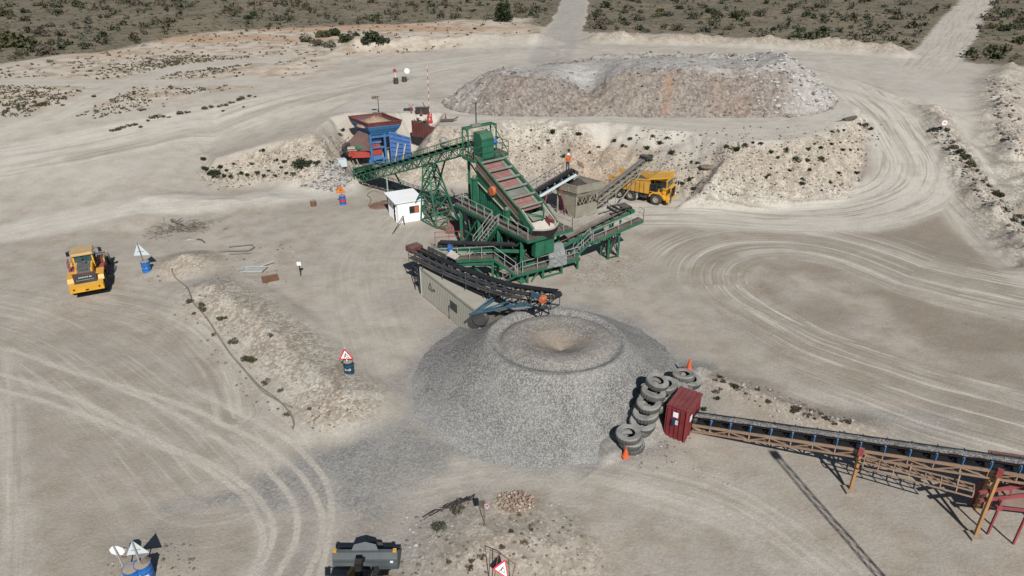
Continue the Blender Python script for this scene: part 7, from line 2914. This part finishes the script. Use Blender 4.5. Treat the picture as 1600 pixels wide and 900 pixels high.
ground_hose('water_hose', 'long grey hose snaking down the left side of the pale gravel ridge', [(269, 421), (272, 432), (290, 447), (298, 462), (302, 474), (322, 497), (340, 524), (360, 554), (385, 582), (410, 608), (436, 628), (452, 645), (459, 660), (458, 672)], 0.055, M['pipe_g'])
ground_hose('water_hose', 'shorter grey hose branching off at the foot of the gravel ridge', [(375, 572), (392, 592), (410, 612), (430, 625), (457, 638)], 0.045, M['pipe_g'])
ground_hose('cable', 'grey cable looping over the ground in front of the hut and coil', [(575, 323), (580, 312), (574, 305), (583, 299), (592, 301)], 0.05, M['pipe_g'], 'cable')
ground_hose('cable', 'thin dark cable curling below the crusher conveyor foot', [(566, 284), (575, 291), (578, 295), (572, 297)], 0.05, M['pipe_g'], 'cable')
ground_hose('pipe', 'grey curved pipe lying across the small mound near the brushwood', [(287, 379), (296, 376), (306, 377)], 0.08, M['pale_pl'], 'pipe')
ground_hose('pipe', 'dark bent pipe right of the curved grey pipe', [(308, 375), (315, 376), (320, 380)], 0.07, M['steel'], 'pipe')
q = gp(592, 322)
m = MB()
m.lathe([(0.001, 0.10), (0.5, 0.12), (0.95, 0.10), (1.05, 0.02), (1.08, -0.05)], q, UP, 24)
tag(m.build('cable_coil', M['rust'], org=q), 'flat rusty brown coil lying left of the white hut', 'coil')
q = gp(601, 316)
m = MB()
m.lathe([(0.001, 0.08), (0.35, 0.1), (0.5, 0.04), (0.52, -0.05)], q, UP, 18)
tag(m.build('cable_coil', M['rust'], org=q), 'smaller rusty coil between the larger coil and the hut', 'coil')
q0, q1 = gp(613, 366), gp(631, 352)
m = MB()
m.tube(q0, q1 + UP * 1.0, 0.045, 6)
m.tube(q1 + V(0.1, 0.0, -0.1), q1 + UP * 1.0, 0.045, 6)
tag(m.build('leaning_pole', M['steel'], org=q0), 'thin dark pole leaning in front of the white hut', 'pole')
q = gp(688, 360)
m = MB()
m.bar(q + V(-0.7, 0.8, .1), q + V(0.6, -0.3, .2), 0.16)
m.bar(q + V(-0.1, 0.6, .15), q + V(0.6, -0.2, .25), 0.12)
tag(m.build('steel_offcut', M['rust'], org=q), 'two joined rusty bars lying right of the hut', 'bars')
q = gp(708, 362)
m = MB()
for k in range(4):
    m.bar(q + V(-0.5 + k * .3, -0.5, 0.1), q + V(-0.2 + k * .3, 0.4, 0.9), 0.1, 0.28)
m.plate([q + V(-0.7, -0.6, 0.1), q + V(0.8, -0.6, 0.1), q + V(1.1, 0.4, 1.0), q + V(-0.4, 0.4, 1.0)], 0.06)
tag(m.build('skip', M['maroon'], org=q), 'small maroon ribbed tray beside the left tower legs', 'tray')
q = gp(688, 335)
m = MB()
for dx in (-0.9, 0.9):
    for dy in (-0.6, 0.6):
        m.bar(q + V(dx, dy, -0.1), q + V(dx, dy, 0.9), 0.07)
for a, b in (((-0.9, -0.6), (0.9, -0.6)), ((0.9, -0.6), (0.9, 0.6)), ((0.9, 0.6), (-0.9, 0.6)), ((-0.9, 0.6), (-0.9, -0.6))):
    m.bar(q + V(a[0], a[1], 0.85), q + V(b[0], b[1], 0.85), 0.09)
m.plate([q + V(-0.8, 0.0, 0.9), q + V(0.8, 0.0, 0.9), q + V(0.8, 0.6, 0.9), q + V(-0.8, 0.6, 0.9)], 0.05)
tag(m.build('work_stand', M['red_leg'], org=q), 'low red steel stand at the foot of the lattice tower', 'stand')

# thin black strips along the mound
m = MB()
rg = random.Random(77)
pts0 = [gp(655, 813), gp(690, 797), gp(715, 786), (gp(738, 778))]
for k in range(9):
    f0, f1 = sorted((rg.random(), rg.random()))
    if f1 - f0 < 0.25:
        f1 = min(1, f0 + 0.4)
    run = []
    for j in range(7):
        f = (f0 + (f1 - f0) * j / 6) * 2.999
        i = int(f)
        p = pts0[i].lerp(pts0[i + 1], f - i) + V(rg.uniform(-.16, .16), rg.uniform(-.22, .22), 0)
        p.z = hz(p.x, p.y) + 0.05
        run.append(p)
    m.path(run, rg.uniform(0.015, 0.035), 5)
tag(m.build('dark_strips', M['black'], org=pts0[0]), 'tangle of thin black strips along the edge of the foreground mound', 'belt scrap')

# brick rubble heap
q = gp(806, 785)
m = MB()
rg = random.Random(21)
for k in range(130):
    a, r_ = rg.uniform(0, 6.28), 0.85 * rg.random() ** 0.6
    m.k = 0 if rg.random() < 0.72 else 1
    p = q + V(r_ * math.cos(a) * 1.2, r_ * math.sin(a), 0.06 + 0.16 * (1 - r_))
    p.z = hz(p.x, p.y) + 0.04 + 0.16 * (1 - r_)
    m.box(p, (rg.uniform(.08, .2), rg.uniform(.07, .11), .07), ax=tuple(Matrix.Rotation(rg.uniform(0, 6), 3, V(rg.uniform(-.5, .5), rg.uniform(-.5, .5), 1)).col))
M['twig'] = paint('dry_twigs', (0.15, 0.12, 0.095), 0.9, 0.2)
M['brick'] = paint('broken_brick', (0.30, 0.20, 0.15), 0.9, 0.3, var=0.4, scale=3)
tag(m.build('brick_rubble', [M['brick'], M['cream']], org=q), 'patch of orange broken brick rubble above the foreground mound', 'rubble heap')

# brushwood heaps
for k, (px, py, n_, sc_) in enumerate(((300, 357, 110, 1.8), (258, 362, 60, 1.3))):
    q = gp(px, py)
    m = MB()
    rg = random.Random(30 + k)
    for i in range(n_):
        a = rg.gauss(-0.35, 0.7)
        l = rg.uniform(.3, 1.1)
        p = q + V(rg.gauss(0, sc_ * .6), rg.gauss(0, .8), 0)
        p.z = hz(p.x, p.y) + rg.uniform(0.02, .35)
        d = V(math.cos(a), math.sin(a), rg.uniform(-.25, .25)) * l
        m.bar(p - d / 2, p + d / 2, 0.022)
    tag(m.build('brushwood', M['twig'], org=q), ('larger heap of dry brushwood at the top of the left mounds', 'smaller heap of dry twigs left of the larger brushwood heap')[k], 'brushwood')
q0, q1 = gp(269, 347), gp(286, 354)
m = MB()
m.tube(q0 + UP * .2, q1 + UP * .2, 0.16, 8, 0.1)
m.tube(q0.lerp(q1, .4) + UP * .2, q0.lerp(q1, .6) + V(.2, .5, .5), 0.06, 6)
tag(m.build('dead_log', M['dark_rk'], org=q0), 'grey dead log lying at the brushwood heap', 'log')

# pieces of broken light stone at the crusher foot, and stones on the ground
M['st_l'] = paint('pale_broken_stone', (0.44, 0.43, 0.41), 0.9, 0.1, var=0.3, scale=3)
M['st_d'] = paint('grey_broken_stone', (0.20, 0.195, 0.185), 0.9, 0.1, var=0.3, scale=3)
m = MB()
rg = random.Random(41)
poly = [xy(gp(*p)) for p in [(468, 293), (498, 270), (543, 263), (552, 284), (520, 300)]]
pa = np.array(poly)
cnt = 0
while cnt < 520:
    x, y = rg.uniform(pa[:, 0].min(), pa[:, 0].max()), rg.uniform(pa[:, 1].min(), pa[:, 1].max())
    if poly_sd(np.array([x]), np.array([y]), poly)[0] < 0:
        continue
    r_ = 0.08 + 0.2 * rg.random() ** 2
    m.k = 0 if rg.random() < 0.6 else 1
    m.rock((x, y, hz(x, y) + r_ * .3), r_, rg)
    cnt += 1
o = m.build('broken_stones', [M['st_l'], M['st_d']], org=V(*poly[0], 0))
o['kind'] = 'stuff'
m = MB()
a0, a1 = gp(580, 284), gp(725, 318)
for k in range(230):
    f = rg.random()
    p = a0.lerp(a1, f) + V(rg.gauss(0, .5), rg.gauss(0, .5), 0)
    r_ = 0.07 + 0.16 * rg.random() ** 2
    m.k = 0 if rg.random() < 0.7 else 1
    m.rock((p.x, p.y, hz(p.x, p.y) + r_ * .3), r_, rg)
o = m.build('dropped_stones', [M['st_l'], M['st_d']], org=a0)
o['kind'] = 'stuff'
m = MB()
zones = [((560, 905), (960, 905), (860, 770), (640, 800), 420, .05), ((215, 430), (300, 440), (470, 680), (400, 640), 170, .06), ((330, 380), (460, 380), (480, 450), (340, 450), 150, .06),
         ((880, 395), (1000, 395), (1000, 440), (880, 460), 130, .05), ((1110, 590), (1200, 610), (1340, 670), (1200, 660), 240, .06), ((490, 640), (580, 600), (570, 660), (470, 690), 150, .05),
         ((990, 690), (1060, 660), (1150, 760), (980, 730), 150, .045), ((180, 860), (300, 850), (320, 905), (160, 905), 130, .05), ((990, 200), (1390, 195), (1330, 310), (1000, 305), 1900, .085), ((700, 200), (900, 200), (980, 300), (760, 275), 1100, .08), ((300, 270), (530, 210), (530, 270), (330, 300), 900, .08), ((1450, 200), (1480, 200), (1640, 390), (1580, 380), 500, .12), ((1540, 120), (1600, 130), (1600, 260), (1560, 210), 300, .14)]
for a, b, c, d, n_, sz in zones:
    for k in range(n_):
        f, h_ = rg.random(), rg.random()
        px = (a[0] * (1 - f) + b[0] * f) * (1 - h_) + (d[0] * (1 - f) + c[0] * f) * h_
        py = (a[1] * (1 - f) + b[1] * f) * (1 - h_) + (d[1] * (1 - f) + c[1] * f) * h_
        p = at(px, py, 0) if py > 330 else gp(px, py)
        r_ = sz * (0.4 + 1.6 * rg.random() ** 3)
        m.k = 0 if rg.random() < 0.3 else (1 if rg.random() < .6 else 2)
        m.rock((p.x, p.y, hz(p.x, p.y) + r_ * .3), r_, rg)
o = m.build('loose_stones', [M['st_l'], M['rk_c'], M['dark_rk']])
o['kind'] = 'stuff'

# lattice mast outside the picture whose shadow crosses the lower right
mt = thing('lattice_mast', 'tall lattice floodlight mast standing beyond the lower right edge', 'mast', V(19.3, 14.2, 0))
m = MB()
bc = V(19.3, 14.2, 0)
HM = 15.2
for sx2, sy2 in ((-1, -1), (1, -1), (1, 1), (-1, 1)):
    m.bar(bc + V(sx2 * .22, sy2 * .22, -0.1), bc + V(sx2 * .16, sy2 * .16, HM), 0.045)
for k in range(21):
    z0, z1 = k * 0.72, (k + 1) * 0.72
    s0, s1 = .22 - .06 * z0 / HM, .22 - .06 * z1 / HM
    for (ax_, ay), (bx2, by2) in (((-1, -1), (1, -1)), ((1, -1), (1, 1)), ((1, 1), (-1, 1)), ((-1, 1), (-1, -1))):
        m.bar(bc + V(ax_ * s0, ay * s0, z0), bc + V(bx2 * s1, by2 * s1, z1), 0.025)
m.build('mast', M['galv'], mt)
m = MB()
m.box(bc + V(0, 0, HM - 0.2), (0.5, 0.3, 0.4))
m.build('floodlight', M['steel'], mt)

# ------------------------------------------------------------------ vegetation


def foliage(name, dark, light, var=0.5):
    g = NM(name)
    rnd = g.n('ObjectInfo').outputs['Random']
    n = g.noise(2.2, 3, g.pos(), 0.6)
    c = g.mix(g.ramp(n, 0.3, 0.7), dark, light)
    c = g.mix(g.math('MULTIPLY', rnd, var), c, tuple(x * 0.6 for x in light))
    g.b.inputs['Specular IOR Level'].default_value = 0.15
    return g.done(c, 0.85, spec=0.12)


M['lf_dark'] = foliage('dark_green_leaves', (0.022, 0.032, 0.018), (0.055, 0.068, 0.034))
M['lf_olive'] = foliage('olive_leaves', (0.045, 0.050, 0.026), (0.105, 0.102, 0.055))
M['lf_grey'] = foliage('grey_green_leaves', (0.065, 0.066, 0.048), (0.135, 0.130, 0.098))
M['lf_dry'] = foliage('dry_brown_twigs', (0.060, 0.046, 0.034), (0.125, 0.098, 0.072))
M['bark'] = paint('bark', (0.10, 0.075, 0.055), 0.9, 0.1, var=0.4, scale=3)
nrng = np.random.RandomState(17)


def leaf_quads(cx, cy, cz, rx, rz_, n, size, rng, hollow=0.25, lobes=5):
    """many small leaf faces through the volume of an uneven crown"""
    ang = rng.uniform(0, 2 * math.pi, lobes)
    lo = np.stack([np.cos(ang) * rng.uniform(0.2, 0.6, lobes), np.sin(ang) * rng.uniform(0.2, 0.6, lobes), rng.uniform(0.15, 0.65, lobes)], -1)
    lr = rng.uniform(0.30, 0.58, lobes)
    k = rng.randint(0, lobes, n)
    d = rng.normal(size=(n, 3))
    d /= np.linalg.norm(d, axis=1, keepdims=True)
    r = (hollow + (1 - hollow) * rng.uniform(0, 1, n) ** 0.5) * lr[k]
    p = lo[k] + d * r[:, None]
    p[:, 2] = np.abs(p[:, 2])
    c = np.stack([cx + p[:, 0] * rx, cy + p[:, 1] * rx, cz + p[:, 2] * rz_], -1)
    a = rng.normal(size=(n, 3))
    a /= np.linalg.norm(a, axis=1, keepdims=True)
    b = np.cross(a, rng.normal(size=(n, 3)))
    b /= np.linalg.norm(b, axis=1, keepdims=True) + 1e-9
    s = size * rng.uniform(0.55, 1.35, n)[:, None]
    v = np.stack([c - a * s - b * s * .6, c + a * s - b * s * .6, c + a * s * .8 + b * s * .6, c - a * s * .8 + b * s * .6], 1)
    return v.reshape(-1, 3)


def quad_mesh(name, v, mats, mi=None):
    me = bpy.data.meshes.new(name)
    n = len(v) // 4
    me.vertices.add(len(v))
    me.vertices.foreach_set('co', v.astype(np.float32).ravel())
    me.loops.add(len(v))
    me.loops.foreach_set('vertex_index', np.arange(len(v), dtype=np.int32))
    me.polygons.add(n)
    me.polygons.foreach_set('loop_start', (np.arange(n) * 4).astype(np.int32))
    me.polygons.foreach_set('loop_total', np.full(n, 4, np.int32))
    for m_ in mats:
        me.materials.append(m_)
    if mi is not None:
        me.polygons.foreach_set('material_index', mi.astype(np.int32))
    me.update(calc_edges=True)
    return me


def shrub_mesh(name, mat, n, size, lobes, seed, squash=0.8):
    rng = np.random.RandomState(seed)
    return quad_mesh(name, leaf_quads(0, 0, -0.05, 1.0, squash, n, size, rng, 0.2, lobes), [mat])


SHR = {
    'dark': [shrub_mesh('dark_shrub', M['lf_dark'], 300, 0.095, 6, s) for s in (1, 2, 3)],
    'olive': [shrub_mesh('olive_shrub', M['lf_olive'], 300, 0.095, 6, s) for s in (4, 5, 6)],
    'grey': [shrub_mesh('grey_shrub', M['lf_grey'], 300, 0.09, 6, s) for s in (7, 8, 9)],
    'dry': [shrub_mesh('dry_shrub', M['lf_dry'], 240, 0.085, 5, s, 0.6) for s in (10, 11)],
}
vr = random.Random(99)


def shrub(kind, x, y, s, label, group, cat='shrub'):
    o = bpy.data.objects.new(kind + '_shrub' if kind in ('dry', 'grey', 'olive', 'dark') else 'shrub', vr.choice(SHR[kind]))
    C.objects.link(o)
    o.location = (x, y, hz(x, y))
    o.rotation_euler = (0, 0, vr.uniform(0, 6.28))
    k = vr.uniform(0.8, 1.25)
    o.scale = (s * k, s * k, s)
    tag(o, label, cat, group)
    return o


# shrubs on the bank faces (photo positions for the ones that stand out, then a scatter over the rest)
LB_R = 'small dark green shrub growing on the stony bank right of the dump truck'
LB_C = 'small dark green shrub growing on the bank face behind the screening tower'
LB_L = 'small dark green shrub growing on the low bank left of the crusher'
GB = 'shrubs on the stony bank faces'
for px, py, s in [(1150, 235, .8), (1137, 233, .6), (1228, 237, .75), (1262, 234, .5), (1283, 232, .55), (1252, 288, .6), (1254, 282, .45), (1165, 228, .5), (1188, 225, .5), (1201, 276, .45), (1196, 278, .5), (1298, 287, .4), (1310, 271, .5), (1338, 271, .5),
                  (1300, 227, .5), (1316, 236, .5), (1328, 236, .45), (1340, 235, .4), (1245, 251, .7), (1262, 252, .7), (1284, 251, .7), (1215, 247, .5), (1203, 239, .5), (1299, 207, .5), (1309, 206, .55), (1318, 205, .45), (1266, 266, .4), (1233, 267, .4),
                  (1354, 197, .6), (1348, 199, .6), (1360, 203, .6), (1343, 196, .5), (1075, 283, .7), (1065, 288, .6), (1050, 240, .7), (1030, 225, .6), (1010, 232, .7), (1016, 246, .6), (1080, 255, .5), (1090, 256, .45), (1084, 296, .55), (1020, 214, .5), (1042, 218, .5), (1175, 224, .4)]:
    q = gp(px, py)
    shrub('dark', q.x, q.y, s * 0.8, LB_R, GB)
for px, py, s in [(862, 208, .6), (905, 211, .5), (842, 233, .35), (880, 245, .45), (890, 236, .35), (920, 240, .4), (935, 232, .35), (830, 205, .3), (856, 222, .3), (776, 217, .3), (760, 205, .3), (630, 245, .7), (640, 243, .6), (960, 222, .5), (975, 230, .45), (985, 218, .4)]:
    q = gp(px, py)
    shrub('dark', q.x, q.y, s, LB_C, GB)
for px, py, s in [(475, 258, 1.0), (468, 262, .8), (485, 256, .6), (498, 257, .7), (459, 258, .5), (445, 254, .4), (332, 270, .6), (340, 272, .7), (325, 266, .6), (350, 276, .6), (345, 262, .5), (361, 278, .5), (318, 264, .5), (336, 277, .6), (410, 237, .4), (395, 258, .4), (432, 252, .4),
                  (375, 273, .45), (386, 275, .5), (402, 272, .4), (414, 277, .4), (430, 276, .4), (448, 272, .4), (458, 273, .4), (328, 274, .5), (355, 268, .4), (517, 255, .5), (535, 205, .5), (531, 212, .4), (366, 258, .35), (420, 268, .35), (440, 263, .35), (318, 250, .6)]:
    q = gp(px, py)
    shrub('dark', q.x, q.y, s, LB_L, GB)
n = 0
while n < 34:
    px, py = vr.uniform(985, 1375), vr.uniform(195, 305)
    q = gp(px, py)
    s_ = float(poly_sd(np.array([q.x]), np.array([q.y]), FILL)[0])
    if -6.5 < s_ < -0.2:
        shrub('dark', q.x, q.y, vr.uniform(.12, .25), LB_R, GB)
        n += 1
# right windrow
for px, py, s in [(1492, 232, .7), (1500, 240, .8), (1508, 248, .8), (1516, 258, .7), (1512, 262, .6), (1480, 205, .5), (1466, 203, .6), (1452, 206, .5), (1525, 268, .5), (1535, 285, .4), (1555, 304, .9), (1562, 308, .7), (1572, 330, .6), (1592, 340, .8), (1582, 345, .6), (1545, 292, .4), (1600, 352, .7), (1490, 222, .5)]:
    q = gp(px, py)
    shrub(vr.choice(['dark', 'olive', 'dry']), q.x, q.y, s, 'low shrub on the windrow between the two right-hand haul roads', 'shrubs on the right windrow')
# berm by the overland conveyor
for k in range(26):
    f = vr.random()
    px, py = 1115 + 225 * f + vr.gauss(0, 8), 596 + 78 * f + vr.gauss(0, 6)
    q = gp(px, py)
    shrub('dry', q.x, q.y, vr.uniform(.15, .32), 'tiny dry plant on the low berm behind the overland conveyor', 'dry plants on the low berm')
for px, py, s in [(1152, 608, .3), (1120, 624, .25), (1098, 640, .25), (1104, 655, .22), (1125, 590, .25)]:
    q = gp(px, py)
    shrub('dark', q.x, q.y, s, 'small green plant by the red container', 'green plants by the red container')
# plants along the hose and on the foreground mound
for px, py, s in [(316, 480, .45), (318, 486, .35), (298, 472, .35), (345, 500, .3), (365, 538, .45), (335, 524, .3), (386, 563, .4), (395, 565, .4), (416, 598, .35), (438, 612, .3), (449, 648, .3), (303, 491, .25), (423, 525, .25), (352, 497, .25), (485, 640, .25)]:
    q = gp(px, py)
    shrub(vr.choice(['dry', 'olive', 'grey']), q.x, q.y, s, 'small weed beside the hose along the pale gravel ridge', 'weeds along the hose')
for px, py, s in [(715, 802, .42), (710, 800, .3), (686, 826, .36), (722, 797, .25), (692, 822, .25)]:
    q = gp(px, py)
    shrub('grey', q.x, q.y, s, 'grey-green weed on the foreground mound left of the marker post', 'weeds on the foreground mound')
for px, py, s in [(752, 871, .22), (735, 878, .2), (783, 855, .2), (800, 832, .22), (820, 848, .25), (688, 818, .15), (733, 889, .25), (830, 830, .2), (700, 880, .2), (812, 805, .15)]:
    q = gp(px, py)
    shrub('dry', q.x, q.y, s, 'small dry tuft on the foreground mound', 'dry tufts on the foreground mound')
# row of brown bushes along the left haul road
for px, py, s in [(176, 205, .8), (184, 203, 1.0), (192, 200, .8), (203, 197, .9), (212, 196, .8), (220, 199, .7), (232, 190, .7), (243, 184, 1.3), (256, 183, .8), (264, 184, .6), (283, 178, 1.2), (293, 176, .8), (319, 170, 1.0), (331, 169, 1.0), (344, 167, .9), (353, 165, .8), (362, 161, .8), (372, 157, 1.0), (380, 155, 1.2), (390, 151, .8), (398, 152, .5), (349, 174, .5), (380, 168, .5), (222, 172, .9), (146, 152, .9), (100, 152, .6), (48, 146, .6), (40, 152, .6), (62, 165, 1.2), (70, 163, 1.0), (54, 160, .9), (30, 172, .8), (10, 175, .8), (90, 162, .8), (98, 165, .7)]:
    q = gp(px, py)
    shrub('dry', q.x, q.y, s * 0.62, 'low brown bush in the broken row along the left haul road', 'brown bushes along the left haul road')
# bigger bushes of the plain, from the photograph
for px, py, s, kd in [(15, 72, 5.0, 'olive'), (40, 75, 3.6, 'olive'), (-20, 72, 4.5, 'olive'), (388, 30, 2.3, 'dark'), (436, 32, 2.6, 'grey'), (397, 25, 2.2, 'dark'), (40, 33, 2.0, 'grey'), (78, 42, 1.6, 'grey'), (88, 12, 3.2, 'grey'), (120, 10, 3.2, 'dark'), (40, 20, 2.4, 'dark'), (10, 25, 3.0, 'olive'), (137, 36, 1.6, 'grey'), (280, 22, 1.4, 'dark'),
                      (945, 12, 3.2, 'dark'), (1062, 14, 2.2, 'dark'), (1030, 18, 1.8, 'olive'), (975, 20, 1.8, 'grey'), (1000, 32, 2.0, 'grey'), (1045, 25, 2.0, 'grey'), (1085, 30, 3.0, 'grey'), (1120, 30, 3.4, 'olive'), (1150, 28, 3.2, 'dark'), (1110, 20, 2.8, 'dark'), (1185, 25, 3.0, 'grey'), (1060, 48, 2.4, 'grey'), (1100, 50, 2.2, 'grey'), (1140, 47, 2.2, 'grey'), (955, 38, 1.4, 'grey'), (1010, 50, 1.4, 'grey'), (1175, 50, 1.6, 'grey'),
                      (1206, 48, 1.5, 'dark'), (1264, 25, 2.0, 'dark'), (1270, 60, 2.8, 'dark'), (1290, 48, 2.0, 'dark'), (1355, 2, 3.4, 'dark'), (1285, 12, 2.0, 'grey'), (1318, 31, 1.8, 'grey'), (1232, 32, 1.6, 'grey'), (1330, 45, 1.4, 'grey'), (1240, 12, 2.4, 'grey'), (1410, 8, 2.4, 'grey'), (1425, 40, 1.6, 'grey'), (1395, 30, 1.4, 'olive'),
                      (1568, 48, 2.8, 'dark'), (1590, 66, 2.4, 'dark'), (1580, 20, 2.0, 'grey'), (1548, 45, 1.6, 'olive'), (1554, 78, 1.6, 'grey'), (1600, 35, 2.5, 'dark'),
                      (480, 65, 2.4, 'grey'), (497, 72, 2.2, 'grey'), (515, 74, 2.2, 'grey'), (505, 58, 3.0, 'olive'), (520, 56, 3.2, 'dark'), (538, 66, 2.8, 'dark'), (548, 62, 2.6, 'grey'), (572, 68, 2.2, 'dark'), (585, 63, 3.2, 'dark'), (598, 67, 2.4, 'dark'), (557, 56, 1.6, 'dark'), (1095, 38, 1.5, 'grey')]:
    q = gp(px, py)
    names = {'dark': 'dark green', 'olive': 'olive green', 'grey': 'grey-green'}
    if 470 < px < 610:
        lab, gr_ = names[kd] + ' bush in the thicket behind the grey spoil at the upper left', 'bushes of the thicket behind the grey spoil'
    elif px < 470:
        lab, gr_ = names[kd] + ' bush on the scrub plain left of the straight road', 'bushes on the left scrub plain'
    elif px < 1500:
        lab, gr_ = names[kd] + ' bush on the scrub plain between the two straight roads', 'bushes on the middle scrub plain'
    else:
        lab, gr_ = names[kd] + ' bush right of the straight track at the upper right', 'bushes on the right scrub plain'
    o = shrub(kd, q.x, q.y, s * 0.78, lab, gr_, 'bush')


def tree(label, base, crown_r, crown_h, trunk_h, mat, seed, n=1600, leaf=0.16):
    t = thing('tree', label, 'tree', base)
    b = Vector(base)
    m = MB()
    rg = random.Random(seed)
    for k in range(5):
        a = 2 * math.pi * k / 5 + rg.uniform(-.3, .3)
        d = V(math.cos(a), math.sin(a), 0)
        m.tube(b + V(0, 0, -0.15) + d * 0.05, b + d * crown_r * 0.2 + UP * trunk_h, 0.10 * crown_r / 1.4, 6, 0.06 * crown_r / 1.4)
        m.tube(b + d * crown_r * 0.2 + UP * trunk_h, b + d * crown_r * 0.55 + UP * (trunk_h + crown_h * 0.45), 0.06 * crown_r / 1.4, 6, 0.02)
    m.build('trunk', M['bark'], t)
    rng = np.random.RandomState(seed)
    v = leaf_quads(0, 0, trunk_h * 0.4, crown_r, crown_h, n, leaf, rng, 0.15, 11)
    o = bpy.data.objects.new('crown', quad_mesh('crown', v, [mat]))
    C.objects.link(o)
    o.parent = t
    return t


q = gp(660, 208)
tree('round grey-green tree on the bank crest below the striped barrier', q, 1.25, 1.9, 0.35, M['lf_olive'], 3, 1500, 0.085)
q = gp(787, 34)
tree('tall dark green tree standing left of the straight grey road', q, 2.6, 4.6, 1.0, M['lf_dark'], 5, 1800, 0.22)
q = gp(648, 246)

# background scrub: more bushes than anyone could count
N = 8500
vs, mi = [], []
rng = np.random.RandomState(23)


def attr_at(arr, x, y):
    i = min(max(int(np.searchsorted(gx, x)), 0), len(gx) - 1)
    j = min(max(int(np.searchsorted(gy, y)), 0), len(gy) - 1)
    return arr[j, i]


cnt = tries = 0
while cnt < N and tries < 120000:
    tries += 1
    y = 105 + 300 * rng.rand() ** 1.35
    x = (rng.rand() * 2 - 1) * (0.80 * y + 25)
    sc_ = attr_at(scrub, x, y)
    pl_ = attr_at(palem, x, y)
    if attr_at(road_light, x, y) > 0.12:
        continue
    clump = 0.5 + 0.9 * float(fbm(np.array([x]), np.array([y]), 22, 2, 611)[0])
    if rng.rand() > max(sc_, 0.55 * pl_) * (0.35 + clump):
        continue
    big = rng.rand() ** 5
    s = 0.20 + 0.30 * rng.rand() + 1.7 * big * sc_
    z = hz(x, y)
    nq = 10 if s < 0.6 else (22 if s < 1.1 else 46)
    vs.append(leaf_quads(x, y, z - 0.05, s * 1.1, s * (0.7 if s < .8 else 0.95), nq, 0.17 * s ** 0.6 + 0.03, rng, 0.2, 4))
    kd = rng.choice(4, p=[.22, .25, .33, .20] if sc_ > .4 else [.12, .16, .32, .40])
    mi.append(np.full(nq, kd))
    cnt += 1
me = quad_mesh('scrub', np.concatenate(vs), [M['lf_dark'], M['lf_olive'], M['lf_grey'], M['lf_dry']], np.concatenate(mi))
o = bpy.data.objects.new('scrub', me)
C.objects.link(o)
o['kind'] = 'stuff'
# small tufts on the pale left ground and the site edges
vs, mi = [], []
cnt = 0
polyl = [xy(gp(*p)) for p in [(-60, 215), (60, 205), (180, 200), (400, 155), (440, 130), (330, 125), (420, 90), (200, 85), (0, 110), (-60, 120)]]
pa = np.array(polyl)
while cnt < 1500:
    x, y = rng.uniform(pa[:, 0].min(), pa[:, 0].max()), rng.uniform(pa[:, 1].min(), pa[:, 1].max())
    if poly_sd(np.array([x]), np.array([y]), polyl)[0] < 0 or attr_at(road_light, x, y) > 0.3:
        continue
    if rng.rand() > 0.35 + 1.2 * float(fbm(np.array([x]), np.array([y]), 14, 3, 621)[0]):
        continue
    s = 0.14 + 0.34 * rng.rand() ** 2.2
    nq = 9
    vs.append(leaf_quads(x, y, hz(x, y) - 0.04, s * 1.2, s * 0.8, nq, 0.15 * s ** 0.5 + 0.02, rng, 0.2, 3))
    mi.append(np.full(nq, rng.choice(3, p=[.3, .35, .35])))
    cnt += 1
me = quad_mesh('tufts', np.concatenate(vs), [M['lf_olive'], M['lf_grey'], M['lf_dry']], np.concatenate(mi))
o = bpy.data.objects.new('tufts', me)
C.objects.link(o)
o['kind'] = 'stuff'
# two pale low sheds far out on the plain
for k, (px, py, w_) in enumerate(((1130, 35, 4.0), (908, 33, 3.0))):
    q = gp(px, py)
